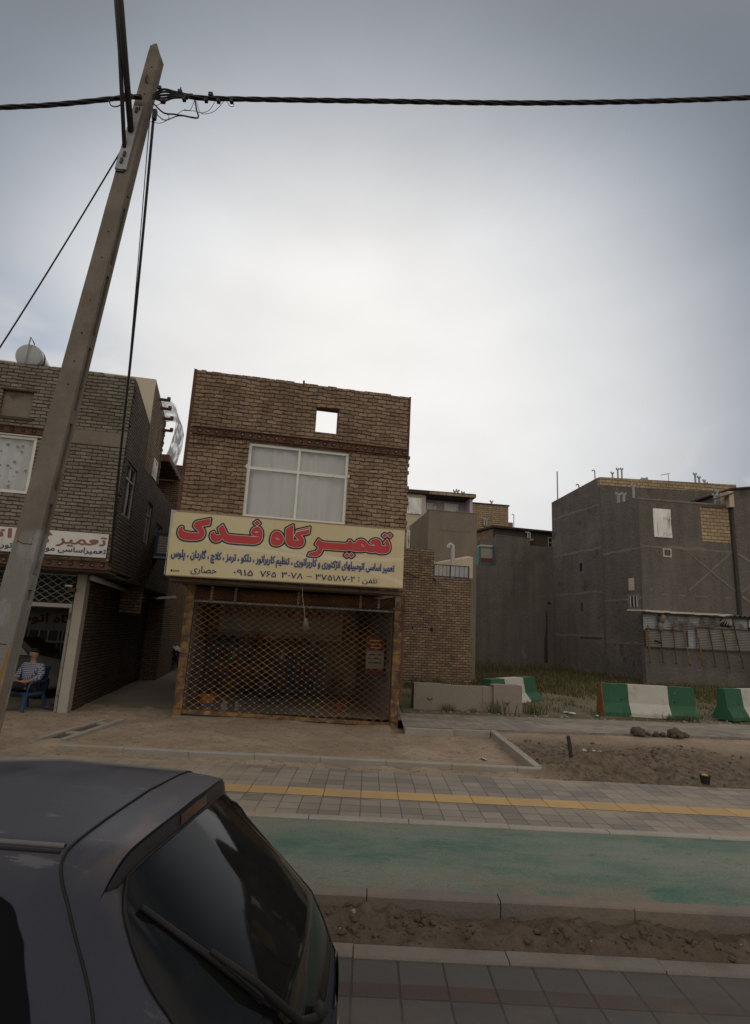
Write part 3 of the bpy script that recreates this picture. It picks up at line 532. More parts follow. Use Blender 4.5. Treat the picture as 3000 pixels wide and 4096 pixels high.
# pavement with the yellow tactile strip
M_['paver'] = paver_mat('pavement_pavers', (.26,.228,.193), (.172,.153,.133), (.125,.10,.08), .22, .22, .006, 0.0, dust=((.31,.25,.19), .8, .46, .68), var=.3)
M_['tactile'] = None
def tactile_mat():
    t = NT('tactile_tiles'); uv = t.tc.outputs['UV']
    br = t.n('ShaderNodeTexBrick'); br.offset = 0; t.t.links.new(uv, br.inputs['Vector'])
    for k, x in (('Scale', 1), ('Brick Width', .435), ('Row Height', 1.0), ('Mortar Size', .006), ('Mortar Smooth', .2), ('Bias', 0)): br.inputs[k].default_value = x
    br.inputs['Color1'].default_value = (.47,.31,.135,1); br.inputs['Color2'].default_value = (.40,.27,.125,1); br.inputs['Mortar'].default_value = (.14,.11,.08,1)
    n = t.noise(2.2, 6, .62); col = t.mix(t.math('MULTIPLY', t.ramp(n.outputs['Fac'], .46, .70), .6), br.outputs['Color'], (.33,.255,.175))
    wv = t.n('ShaderNodeTexWave', wave_type='BANDS', bands_direction='Y'); wv.inputs['Scale'].default_value = 6.5; t.t.links.new(uv, wv.inputs['Vector'])
    nm = t.bump(wv.outputs['Fac'], .006); nm = t.bump(t.math('SUBTRACT', 1.0, br.outputs['Fac']), .006, 1, nm)
    return t.finish(col, .85, nm, 0, .2)
mb = MB()
strip(mb, 6.33, 7.0, 0, 0, v0=0.27); strip(mb, 7.3, 8.32, 0, 0, v0=0.005)
struct(mb.build('pavement', M_['paver']))
mb = MB(); strip(mb, 6.995, 7.305, .004, 0, v0=.02)
struct(mb.build('tactile_paving', tactile_mat()))

# rear pavement beside the shop, running with the house fronts
def pv_front(x): return 12.06 + (x-.75)*.107
mb = MB()
def quad_uv(mb, pts, m=0):
    c, s = math.cos(R(6.1)), math.sin(R(6.1))
    mb.face(pts, m, [(p[0]*c+p[1]*s, -p[0]*s+p[1]*c) for p in pts])
quad_uv(mb, [(.80, pv_front(.8), .0), (32, pv_front(32), .0), (32, pv_front(32)+1.95, .0), (.80, pv_front(.8)+1.95, .0)])
mb.face([(.80, pv_front(.8), -.3), (32, pv_front(32), -.3), (32, pv_front(32), 0), (.80, pv_front(.8), 0)])
struct(mb.build('side_pavement', M_['paver']))

# dirt in front of the shops: apron, verge, heap and pit
KX = 2.66
def gz(x, y):
    z = -.03
    in_apron = sstep(y, 9.0, 9.12)
    n = .020*fbm(x, y, 0, 1.6, 4) + .013*fbm(x, y, 4, 7, 4)
    if x < KX:
        drop = .03 + .13*sstep(x, -3.4, .2)*sstep(y, 8.8, 9.4)
        za = -drop + n + .03*sstep(y, 11.2, 12.0)*sstep(x, -4, -2)
        lip = -.085 + 1.6*n + .03*max(0, fbm(x, y, 9, 5, 4))
        z = lip*(1-in_apron) + za*in_apron
        if x < -4.3:
            k = sstep(x, -4.3, -5.4); z = z*(1-k) + (-.02 + 1.4*n)*k
    rr = sstep(x, KX-.15, KX+.15)
    if rr > 0:
        nf = 1-.6*sstep(y, 10.2, 11.8); zr = -.05 + .05*fbm(x, y, 2, 1.1, 4) + nf*(.085*max(-.4, fbm(x, y, 5, 2.6, 5)) + .05*max(0, fbm(x, y, 6, 8, 3)))
        zr += .24*math.exp(-((x-3.45)/.7)**2-((y-8.95)/.36)**2) + .20*math.exp(-((x-4.3)/.8)**2-((y-9.35)/.5)**2) + .10*math.exp(-((x-2.9)/.5)**2-((y-8.6)/.3)**2)
        zr -= .30*math.exp(-((x-3.15)/.42)**2-((y-10.2)/.65)**2)
        zr -= .16*math.exp(-((x-3.75)/.22)**2-((y-9.2)/.10)**2)
        zr -= .14*math.exp(-((x-3.62)/.25)**2-((y-8.72)/.08)**2)
        far = sstep(y, pv_front(x)-1.5, pv_front(x)-.3)
        zr = zr*(1-far*.8) + (-.035)*far*.8
        z = z*(1-rr) + zr*rr
    lim = 8.22 + .05*fbm(x, 3, 11, 1.3, 4) - (.09 if x > 2.6 else 0)*sstep(x, 2.2, 3.2)
    ed = 1-sstep(y, lim, lim+.16)
    # feather over the pavement edge
    z = z*(1-ed) + (-.06)*ed
    if y > pv_front(x)-.12 and x > .6: z = min(z, -.02)
    return z
def dug(x, y):
    return sstep(x, KX-.3, KX+.35)*(1-.85*sstep(y, 10.8, 12.2))*(1-.55*sstep(x, 5.5, 8.5)) if y < 13 else 0
xs = [-9.5+.05*i for i in range(0, 430)]; ys = [8.06+.04*i for i in range(0, 128)]
field('dirt_forecourt', xs, ys, lambda x, y: gz(x, y) if not (y > pv_front(x)-.05 and x > .6) else -.2, M_['dirt'], dug)
field('dirt_forecourt_far', [-40+1.0*i for i in range(0, 32)], [8.3+1*i for i in range(0, 6)], lambda x, y: -.03, M_['dirt'])
field('dirt_roadside', [11.9+1.0*i for i in range(0, 28)], [8.25+1*i for i in range(0, 6)], lambda x, y: -.05, M_['dirt'])
# alley between the houses
def alz(x, y): return -.02 + .02*fbm(x, y, 1, 1.2, 3)
field('alley_ground', [-12+.25*i for i in range(0, 56)], [13.0+.25*i for i in range(0, 70)], alz, M_['alley'])

# vacant lot
def lotz(x, y):
    z = -.02 - .33*sstep(y, 20, 31)
    z += .26*math.exp(-((x-2)/3.2)**2-((y-19)/3.2)**2)
    z += .05*fbm(x, y, 7, .7, 4)*sstep(y, 14.6, 16)
    return z
field('vacant_lot', [.9+.2*i for i in range(0, 150)], [13.9+.2*i for i in range(0, 150)], lambda x, y: lotz(x, y) if y > pv_front(x)+1.9 else -.05, M_['lot'])

# concrete kerb frame of the forecourt
kerb_row('forecourt_kerb', 8.95, 9.07, .0, -.3, .98, M_['kerb'], -4.55, KX+.06, seed=8)
mb = MB()
y = 9.08
rnd = random.Random(3)
while y < 12.15:
    L = min(.98, 12.2-y); x = KX-.06-(y-9)*.008 + rnd.uniform(-.005, .005); t = rnd.uniform(-.006, .006)
    mb.box(x, x+.12, y+.006, y+L-.006, -.35, t); y += L
x = .82
while x < KX-.1:
    L = min(.98, KX-.1-x); yy = pv_front(x)-.03
    mb.box(x+.005, x+L-.005, yy-.11, yy, -.35, .004+rnd.uniform(-.004, .004)); x += L
struct(mb.build('forecourt_side_kerb', M_['kerb'], bevel=.01))

# rubble and clods
rnd = random.Random(11); mb = MB()
for i in range(900):
    x = rnd.uniform(-1.0, 6.3); y = rnd.uniform(4.24, 4.58); r = rnd.choice([.004, .005, .006, .008, .011, .016, .026])*rnd.uniform(.6, 1.25)
    rock(mb, (x, y, psz(x, y)+r*.15), r, i, 0 if rnd.random() < .97 else 1, 1 if r < .018 else 2, .75)
for i in range(900):
    x = KX+.1+abs(rnd.gauss(0, 2.6)); y = rnd.uniform(8.2, 11.5); r = rnd.choice([.005, .007, .009, .012, .018, .03])*rnd.uniform(.6, 1.2)
    rock(mb, (x, y, gz(x, y)+r*.2), r, i+700, 0, 1)
for i in range(260):
    x = rnd.uniform(-8, KX); y = rnd.choice([rnd.uniform(8.2, 8.95), rnd.uniform(8.2, 12)]); r = rnd.choice([.006, .009, .013, .02])*rnd.uniform(.7, 1.3)
    rock(mb, (x, y, gz(x, y)+r*.25), r, i+1400, 1, 1)
for i in range(160):
    x = rnd.uniform(1, 10); y = pv_front(x)+1.95+abs(rnd.gauss(0, .35)); r = rnd.choice([.01, .016, .025, .045])*rnd.uniform(.7, 1.3)
    rock(mb, (x, y, max(-.02, lotz(x, y))+r*.3), r, i+1900, 1, 1)
stuff(tag(mb.build('rubble', [M_['soil'], M_['concrete']], smooth=False), 'loose stones and clods scattered over the dug soil and verges', 'rubble'))

def clod(loc, r, seed, label, group='clods on the pavement edge'):
    mb = MB(); rock(mb, (0, 0, r*.5), r, seed, 0, 3, .75)
    for k in range(5):
        a = k*1.3+seed; rock(mb, (r*.8*math.cos(a), r*.6*math.sin(a), r*.28), r*.42, seed+k*3, 0, 2, .8)
    o = mb.build('soil_clod', M_['soil'], smooth=True, loc=loc); tag(o, label, 'soil clod', group)
clod((5.83, 12.62, -.02), .135, 5, 'rounded lump of dry soil on the rear pavement edge, left one of two')
clod((6.62, 12.60, -.02), .145, 9, 'broad broken lump of dry soil on the rear pavement edge, right one of two')

for k, (x, y, r) in enumerate(((6.05, 12.66, .055), (6.2, 12.62, .07), (6.36, 12.66, .06), (6.84, 12.66, .075))):
    clod((x, y, -.02), r, 20+k, ['smallest crumb of dry soil, leftmost between the two big clods', 'flat crumb of dry soil midway between the two big clods', 'round crumb of dry soil touching the right big clod', 'crumb of dry soil on the far right of the big clods'][k])
# things lying about
pp = MB(); pp.tube([(0,0,-.3),(-.02,.02,.15),(-.045,.03,.36)], .032, 12); pp.tube([(-.045,.03,.355),(-.0455,.031,.368)], [.022,.022], 12, 1)
tag(pp.build('pipe_stub', [M_['steel_dark'], M_['black']], smooth='auto', loc=(3.36, 9.62, 0)), 'short dark pipe standing slightly tilted in the dug soil beside the kerb', 'pipe')
t = thing('pot', 'small black pot with something yellow inside at the pavement edge', 'pot', (4.80, 8.42, .02))
mb = MB(); mb.lathe((0,0,0), [(.001,0),(.055,0),(.07,.10),(.075,.10),(.075,.115),(.066,.115),(.06,.03),(.001,.03)], 16); mb.build('shell', M_['rubber'], t, 'auto')
mb = MB(); rock(mb, (0,.0,.09), .05, 3, 0, 2, .8); mb.build('content', mat('yellow_scrap', (.42,.27,.08), .8), t, True)
def litter(loc, sx, sy, seed, label, m='white_plastic'):
    mb = MB(); P = [[(sx*(i/4-.5), sy*(j/4-.5), .02+.035*mnoise.noise(Vector((i*.8+seed, j*.8, seed)))) for j in range(5)] for i in range(5)]
    mb.grid(P); o = mb.build('litter', M_[m], smooth=True, loc=loc, rotz=seed); tag(o, label, 'litter', 'white litter on the dirt')
litter((2.38, 9.28, gz(2.38, 9.28)+.02), .14, .12, 1.3, 'crumpled white scrap in the front right corner of the kerbed dirt')
litter((2.03, 10.1, gz(2.03, 10.1)), .14, .07, 2.1, 'flat white scrap in the middle of the kerbed dirt')
litter((3.72, 9.5, gz(3.72, 9.5)+.02), .12, .08, 3.3, 'white scrap on the soil heap right of the pipe stub')
litter((3.95, 10.6, gz(3.95, 10.6)+.01), .16, .10, 4.4, 'pale bag fragment behind the pipe stub on dug soil')
litter((5.3, 15.3, .02), .32, .14, 5.2, 'white plastic sheet scrap between the two striped barriers in the weeds')
litter((5.9, 15.0, .02), .16, .12, 6.2, 'small white scrap just left of the upright striped barrier')
litter((9.3, 17.6, lotz(9.3, 17.6)+.03), .35, .2, 7.2, 'white bag lying in the gap between the two right barriers')

# concrete drain channel frame at the alley mouth
t = thing('drain_channel', 'sunken concrete drain channel with two pale curb slabs near the alley mouth', 'drain', (0,0,0))
def plank(a, b, w, z0, z1, name, m):
    a = Vector(a); b = Vector(b); d_ = (b-a).normalized(); n_ = Vector((-d_.y, d_.x, 0))*w/2; mb = MB()
    pts = [a-n_, b-n_, b+n_, a+n_]
    mb.hexa([(p.x, p.y, z0) for p in pts]+[(p.x, p.y, z1) for p in pts]); return mb.build(name, m, t, bevel=.01)
plank((-5.02,9.28,0), (-4.86,11.15,0), .10, -.15, .02, 'channel_side', M_['kerb'])
plank((-4.64,9.28,0), (-4.58,11.25,0), .10, -.15, .02, 'channel_side', M_['kerb'])
plank((-4.84,9.31,0), (-4.71,11.15,0), .22, -.15, -.012, 'channel_bed', M_['soil'])
plank((-4.79,9.8,0), (-4.775,9.95,0), .21, -.12, .01, 'crossbar', M_['kerb'])
plank((-4.735,10.75,0), (-4.725,10.88,0), .20, -.12, .01, 'crossbar', M_['kerb'])

# ------------------------------------------------------------------ barriers in the lot
def barrier(name, label, loc, rotz, L=2.42, stripes=True, group=None, wide=1):
    prof = [(-.29, 0), (-.29, .09), (-.15, .33), (-.10, .80), (.10, .80), (.15, .33), (.29, .09), (.29, 0)]
    if not stripes: prof = [(-.3, 0), (-.12, .12), (-.10, .55), (-.06, .66), (.1, .66), (.12, .12), (.3, 0)]
    prof = [(p[0]*wide, p[1]*(.9 if wide > 1 else 1)) for p in prof]
    t = thing(name, label, 'barrier', loc, rotz, group)
    def seg(nm, a, b, m, caps):
        mb = MB(); N = 8
        rows = [[(a+(b-a)*i/N, p[0], p[1]+.004*mnoise.noise(Vector((i*.9+a*9, p[0]*7, p[1]*7+loc[0])))) for p in prof] for i in range(N+1)]
        mb.grid(rows)
        if caps[0]: mb.face([r for r in rows[0]])
        if caps[1]: mb.face([r for r in reversed(rows[-1])])
        # lifting hole
        c = (a+b)/2
        o = mb.build(nm, m, t); return o
    xs_ = [-L/2, -L/2+L*.285, -L/2+L*.715, L/2]
    seg('green_section', xs_[0], xs_[1], M_['green'], (1, 0)); seg('white_section', xs_[1], xs_[2], M_['barrier_white'], (0, 0)); seg('green_section', xs_[2], xs_[3], M_['green'], (0, 1))
    for x in (xs_[0]+.58*(xs_[1]-xs_[0])+.1, xs_[2]+.15):
        mb = MB(); mb.tube([(x, -.145, .40), (x, -.123, .41)], .022, 10); mb.build('lifting_hole', M_['black'], t)
    return t
b = barrier('jersey_barrier', 'upright green and white striped barrier with a chipped orange left end', (7.48, 15.64, 0), R(-3), 2.4)
mb = MB(); mb.hexa([(-1.225,-.31,.0),(-1.2,-.31,.0),(-1.2,.31,.0),(-1.225,.31,.0),(-1.225,-.11,.78),(-1.2,-.11,.78),(-1.2,.11,.78),(-1.225,.11,.78)]); mb.build('chipped_end', M_['brick_orange'], b)
barrier('jersey_barrier', 'green and white striped barrier cut off by the right edge of the frame', (10.66, 16.25, 0), R(24), 2.4)
barrier('jersey_barrier', 'green and white striped barrier standing behind the plain grey concrete block', (4.15, 17.0, 0), R(48), 2.6, wide=1.5)
# plain block barrier, seen from its flat side
t = thing('concrete_block', 'plain grey concrete block barrier with upright grooves lying beside the rear pavement', 'barrier', (2.52, 15.0, -.02), R(5.5))
mb = MB()
segs = [(-1.35, -.62, .66, 0.0), (-.62, -.36, .64, .018), (-.36, .42, .63, .03), (.42, .68, .635, .018), (.68, 1.42, .70, -.05)]
for a, b_, h, dy in segs:
    N = 5
    for i in range(N):
        x0_, x1_ = a+(b_-a)*i/N, a+(b_-a)*(i+1)/N
        h0 = h+.014*mnoise.noise(Vector((x0_*5, 1, 2))); h1 = h+.014*mnoise.noise(Vector((x1_*5, 1, 2)))
        mb.hexa([(x0_,-.22+dy,0),(x1_,-.22+dy,0),(x1_,.2,0),(x0_,.2,0),(x0_,-.20+dy,h0),(x1_,-.20+dy,h1),(x1_,.12,h1),(x0_,.12,h0)], 0, ('l','r') if 0 < i < N-1 else (('r',) if i == 0 else ('l',)))
mb.build('body', M_['slab'], t)
for (x, z) in ((-.95, .30), (1.02, .27)):
    mb = MB(); mb.tube([(x-.07, -.235 if x < 0 else -.285, z+.02), (x, -.26 if x < 0 else -.31, z-.02), (x+.07, -.235 if x < 0 else -.285, z+.02)], .012, 6); mb.build('lifting_loop', M_['rust'], t, True)

# ------------------------------------------------------------------ grass and weeds
def blades(mb, x, y, z, n, h, spread, rnd, m=0):
    for _ in range(n):
        a = rnd.uniform(0, 6.28); bx = x+rnd.gauss(0, spread); by = y+rnd.gauss(0, spread); hh = h*rnd.uniform(.45, 1.25); w = rnd.uniform(.006, .014)*(1+hh)
        lx, ly = rnd.gauss(0, .35)*hh, rnd.gauss(0, .35)*hh; c, s = math.cos(a)*w, math.sin(a)*w
        mm = m if rnd.random() < .7 else 1
        mb.face([(bx-c, by-s, z-.02), (bx+c, by+s, z-.02), (bx+c*.6+lx*.45, by+s*.6+ly*.45, z+hh*.6), (bx-c*.6+lx*.45, by-s*.6+ly*.45, z+hh*.6)], mm)
        mb.face([(bx-c*.6+lx*.45, by-s*.6+ly*.45, z+hh*.6), (bx+c*.6+lx*.45, by+s*.6+ly*.45, z+hh*.6), (bx+lx, by+ly, z+hh)], mm)
rnd = random.Random(21); mb = MB()
M_['grass_a'] = mat('grass_dull_green', (.078,.078,.030), .9, .4, .6)
M_['grass_b'] = mat('grass_straw', (.18,.135,.07), .9, .35, .6)
i = 0
while i < 5200:
    x = rnd.uniform(1.0, 22); y = rnd.uniform(15.5, 39.5)
    if y > 36.5 and x > 13: continue
    if x > 13.3+ (40-y)*.23 + .2 and y > 31: continue
    d_ = mnoise.noise(Vector((x*.45, y*.30, 5)))
    dens = .25+.75*sstep(y, 17, 24)
    if d_ < -.3 or rnd.random() > dens: continue
    h = .09+.22*sstep(y, 18, 27)*(1+.6*d_)
    blades(mb, x, y, lotz(x, y), 8 if y > 22 else 10, h, .2 if y < 24 else .38, rnd); i += 1
for k in range(150):   # taller growth along the far walls
    x = rnd.uniform(4.6, 13.6); y = rnd.uniform(36.5, 40) - 0; blades(mb, x, min(y, 40.6-(13.17-x)*.14), -.33, 9, .62*rnd.uniform(.5, 1.3), .3, rnd)
for k in range(110):
    s_ = rnd.uniform(0, 9.2); x = 13.0+s_*.22; y = 40.6-s_*.975; blades(mb, x-.35, y, -.35, 8, .45*rnd.uniform(.4, 1.3), .25, rnd)
for k in range(60): blades(mb, rnd.uniform(15.3, 23), rnd.uniform(30.2, 31.0), -.35, 8, .4*rnd.uniform(.4, 1.3), .25, rnd)
for k in range(60): blades(mb, rnd.uniform(1.2, 3.4), rnd.uniform(18.0, 18.8), .2, 8, .28*rnd.uniform(.5, 1.4), .18, rnd)
stuff(tag(mb.build('grass', [M_['grass_a'], M_['grass_b']]), 'dry and dull green grass covering the vacant lot', 'grass'))
# separate weed tufts at the pavement edge
for k, (x, y, h, n, lab) in enumerate([
    (2.05, 14.62, .20, 46, 'low green weed tuft in front of the grey concrete block, under its left groove'),
    (3.30, 14.72, .34, 70, 'taller weed tuft in front of the right end of the grey concrete block'),
    (2.62, 14.68, .13, 28, 'tiny weed tuft at the middle of the grey concrete block'),
    (4.25, 14.95, .30, 80, 'bushy weed tuft just right of the grey concrete block'),
    (7.9, 15.22, .16, 60, 'weed tuft at the foot of the upright striped barrier'),
    (8.35, 15.2, .18, 50, 'weed tuft at the right foot of the upright striped barrier'),
    (6.05, 15.2, .14, 60, 'weed patch left of the upright striped barrier')]):
    mb = MB(); rr = random.Random(50+k); blades(mb, 0, 0, 0, n, h, .10+.05*(h > .25), rr)
    tag(mb.build('weed', [M_['leaf'], M_['grass_b']], loc=(x, y, max(-.03, lotz(x, y)-.02))), lab, 'weed', 'weeds along the rear pavement')
from mathutils.geometry import tessellate_polygon
# ------------------------------------------------------------------ writing
_F = {'ا':'\ufe8d\ufe8e','ب':'\ufe8f\ufe90\ufe91\ufe92','پ':'\ufb56\ufb57\ufb58\ufb59','ت':'\ufe95\ufe96\ufe97\ufe98','چ':'\ufb7a\ufb7b\ufb7c\ufb7d','ح':'\ufea1\ufea2\ufea3\ufea4','د':'\ufea9\ufeaa','ر':'\ufead\ufeae','ز':'\ufeaf\ufeb0','ژ':'\ufb8a\ufb8b','س':'\ufeb1\ufeb2\ufeb3\ufeb4','ص':'\ufeb9\ufeba\ufebb\ufebc','ظ':'\ufec5\ufec6\ufec7\ufec8','ع':'\ufec9\ufeca\ufecb\ufecc','ف':'\ufed1\ufed2\ufed3\ufed4','ک':'\ufb8e\ufb8f\ufb90\ufb91','گ':'\ufb92\ufb93\ufb94\ufb95','ل':'\ufedd\ufede\ufedf\ufee0','م':'\ufee1\ufee2\ufee3\ufee4','ن':'\ufee5\ufee6\ufee7\ufee8','و':'\ufeed\ufeee','ه':'\ufee9\ufeea\ufeeb\ufeec','ی':'\ufbfc\ufbfd\ufbfe\ufbff','ـ':'ــــ'}
def shape_fa(s):
    """join Persian letters and put them in visual order; digit runs keep their order"""
    out = []; i = 0
    while i < len(s):
        ch = s[i]
        if ch in _F:
            prev = i > 0 and s[i-1] in _F and len(_F[s[i-1]]) == 4
            nxt = i+1 < len(s) and s[i+1] in _F and len(_F[ch]) == 4
            if ch == 'ل' and i+1 < len(s) and s[i+1] == 'ا':
                out.append('\ufefc' if prev else '\ufefb'); i += 2; continue
            f = _F[ch]
            out.append(f[3] if prev and nxt else f[1] if prev else f[2] if nxt else f[0])
        else: out.append(ch)
        i += 1
    return ''.join(reversed(out))
def untangle(L):
    """cut the little overlaps out of a self-crossing outline"""
    L0 = L
    for _ in range(6):
        n = len(L); hit = None
        for i in range(n):
            a, b = L[i], L[(i+1) % n]
            for j in range(i+2, n):
                if i == 0 and j == n-1: continue
                c, e = L[j], L[(j+1) % n]; d1 = (b[0]-a[0], b[1]-a[1]); d2 = (e[0]-c[0], e[1]-c[1]); q = d1[0]*d2[1]-d1[1]*d2[0]
                if abs(q) < 1e-12: continue
                t = ((c[0]-a[0])*d2[1]-(c[1]-a[1])*d2[0])/q; u = ((c[0]-a[0])*d1[1]-(c[1]-a[1])*d1[0])/q
                if 1e-6 < t < 1-1e-6 and 1e-6 < u < 1-1e-6: hit = (i, j, (a[0]+d1[0]*t, a[1]+d1[1]*t)); break
            if hit: break
        if not hit: return L
        i, j, p = hit; inner = [p]+L[i+1:j+1]; outer_ = L[:i+1]+[p]+L[j+1:]
        ar = lambda P: abs(sum(P[k][0]*P[(k+1) % len(P)][1]-P[(k+1) % len(P)][0]*P[k][1] for k in range(len(P))))
        big, small = (outer_, inner) if ar(outer_) >= ar(inner) else (inner, outer_)
        if ar(small) > .05*ar(big): return L0      # a real counter, not an overlap
        L = big
    return L
def text_mesh(body, x0, x1, z0, z1, off=0.0, y=0.0):
    """text fitted to a box in the xz plane; overlapping strokes of a glyph are filled one by one"""
    c = bpy.data.curves.new('tmp_text', 'FONT'); c.body = body; c.size = 1
    o = bpy.data.objects.new('tmp_text', c); COL.objects.link(o); bpy.context.view_layer.update()
    cu = o.to_curve(bpy.context.evaluated_depsgraph_get()); loops = []
    for s in cu.splines:
        bp = s.bezier_points; L = []
        for i in range(len(bp)):
            p, q = bp[i], bp[(i+1) % len(bp)]
            st = (p.handle_right-p.co).length+(q.handle_left-q.co).length; n = 1 if p.handle_right_type == 'VECTOR' and q.handle_left_type == 'VECTOR' else 3
            for k in range(n):
                t = k/n; u = 1-t; v = p.co*u**3+p.handle_right*3*u*u*t+q.handle_left*3*u*t*t+q.co*t**3
                if not L or abs(L[-1][0]-v.x)+abs(L[-1][1]-v.y) > 1e-4: L.append((v.x, v.y))
        L = untangle(L)
        if len(L) > 2: loops.append(L)
    o.to_curve_clear(); bpy.data.objects.remove(o); bpy.data.curves.remove(c)
    area = lambda L: .5*sum(L[i][0]*L[(i+1) % len(L)][1]-L[(i+1) % len(L)][0]*L[i][1] for i in range(len(L)))
    def inside(p, L):
        r = False
        for i in range(len(L)):
            a, b = L[i], L[i-1]
            if (a[1] > p[1]) != (b[1] > p[1]) and p[0] < (b[0]-a[0])*(p[1]-a[1])/(b[1]-a[1])+a[0]: r = not r
        return r
    outer = []; own = {}; held = []
    for L in loops:
        cand = [Q for Q in loops if Q is not L and abs(area(Q)) > abs(area(L)) and all(inside(p, Q) for p in L[::max(1, len(L)//6)])]
        C_ = min(cand, key=lambda Q: abs(area(Q))) if cand else None
        if C_ is not None and area(C_)*area(L) < 0: held.append((C_, L))
        else: outer.append(L)
    own = {i: [h for C_, h in held if C_ is L] for i, L in enumerate(outer)}
    xs = [p[0] for L in outer for p in L]; ys = [p[1] for L in outer for p in L]
    a, b, c0, d0 = min(xs), max(xs), min(ys), max(ys)
    V = []; Fc = []
    for i, L in enumerate(outer):
        polys = [L]+own[i]; n = len(V)
        for P in polys: V += [(x0+(p[0]-a)/(b-a)*(x1-x0), y-.00005*(i % 4), z0+(p[1]-c0)/(d0-c0)*(z1-z0)) for p in P]
        for tri in tessellate_polygon([[Vector((p[0], p[1], 0)) for p in P] for P in polys]): Fc.append(tuple(n+k for k in tri))
    return V, Fc
def add_text(mb, body, x0, x1, z0, z1, off=0, y=0, m=0):
    """off thickens the strokes: shifted copies, each a hair in front of the last"""
    V, Fc = text_mesh(body, x0, x1, z0, z1, 0, y)
    K = [(0, 0)] + ([(off*math.cos(a*.7854), off*math.sin(a*.7854)) for a in range(8)] if off else [])
    for q, (dx, dz) in enumerate(K):
        n = len(mb.v); mb.v += [(v[0]+dx, v[1]-.0002*q, v[2]+dz) for v in V]
        for f in Fc: mb.f.append(tuple(n+i for i in f)); mb.m.append(m); mb.uv.append(None)
def loops_mesh(mb, loops, y, m=0):
    c = bpy.data.curves.new('tmp_loops', 'CURVE'); c.dimensions = '2D'; c.fill_mode = 'BOTH'
    for L in loops:
        s = c.splines.new('POLY'); s.points.add(len(L)-1); s.use_cyclic_u = True
        for p, q in zip(s.points, L): p.co = (q[0], q[1], 0, 1)
    o = bpy.data.objects.new('tmp_loops', c); COL.objects.link(o); bpy.context.view_layer.update()
    me = bpy.data.meshes.new_from_object(o.evaluated_get(bpy.context.evaluated_depsgraph_get()))
    n = len(mb.v); mb.v += [(v.co.x, y, v.co.y) for v in me.vertices]
    for p in me.polygons: mb.f.append(tuple(n+i for i in p.vertices)); mb.m.append(m); mb.uv.append(None)
    bpy.data.objects.remove(o); bpy.data.curves.remove(c); bpy.data.meshes.remove(me)
    # a degenerate-free fill has both windings possible; the sheets are two-sided

# ------------------------------------------------------------------ window builder
def window(parent, x0, x1, z0, z1, y, cols=(), rows=(), fw=.05, frame='white_metal', pane='glass', curtain=None, name='window', depth=.05, axis=None, folds=9, cy=.09):
    """frame with panes facing -y at depth y; axis='x' turns it to face +x (x0,x1 then run along y)"""
    w = thing(name, 'x', 'x'); del w['label']; del w['category']; w.parent = parent
    mb = MB()
    mb.box(x0, x1, y, y+depth, z0, z0+fw); mb.box(x0, x1, y, y+depth, z1-fw, z1)
    mb.box(x0, x0+fw, y+.002, y+depth-.002, z0+fw, z1-fw); mb.box(x1-fw, x1, y+.002, y+depth-.002, z0+fw, z1-fw)
    for c in cols:
        a, b = (c[1], c[2]) if isinstance(c, tuple) else (z0+fw, z1-fw); cx = c[0] if isinstance(c, tuple) else c
        mb.box(cx-fw*.4, cx+fw*.4, y+.006, y+depth-.006, a, b)
    for r_ in rows: mb.box(x0+fw, x1-fw, y+.004, y+depth-.004, r_-fw*.5, r_+fw*.5)
    P = MB(); P.face([(x0+fw*.5, y+depth*.6, z0+fw*.5), (x1-fw*.5, y+depth*.6, z0+fw*.5), (x1-fw*.5, y+depth*.6, z1-fw*.5), (x0+fw*.5, y+depth*.6, z1-fw*.5)])
    T = Matrix.Rotation(R(90), 4, 'Z') if axis == 'x' else None
    out = []
    if curtain:
        Cm = MB(); n = folds*8; rows_ = []
        for j in range(9):
            v = j/8; row = []
            for i in range(n+1):
                u = i/n; dd = .04*math.sin(u*folds*6.28+math.sin(u*17+1.7*v)*1.3)*(1-.45*v) + .05*math.sin(u*6.5+v*2.6)*math.sin(v*3.1)
                row.append((x0+u*(x1-x0), y+depth+cy+dd, z0+v*(z1-z0)))
            rows_.append(row)
        Cm.grid(rows_); out.append((Cm, 'curtain', curtain))
    for b_, nm, mm in [(mb, 'frame', frame), (P, 'pane', pane)]+out:
        if T:
            # local plane (x, y) -> (facing +x): x runs along +y, y (depth) runs along -x
            for i, v in enumerate(b_.v): b_.v[i] = (-v[1], v[0], v[2])
        b_.build(nm, M_[mm] if isinstance(mm, str) else mm, w, smooth=(nm == 'curtain'))
    return w

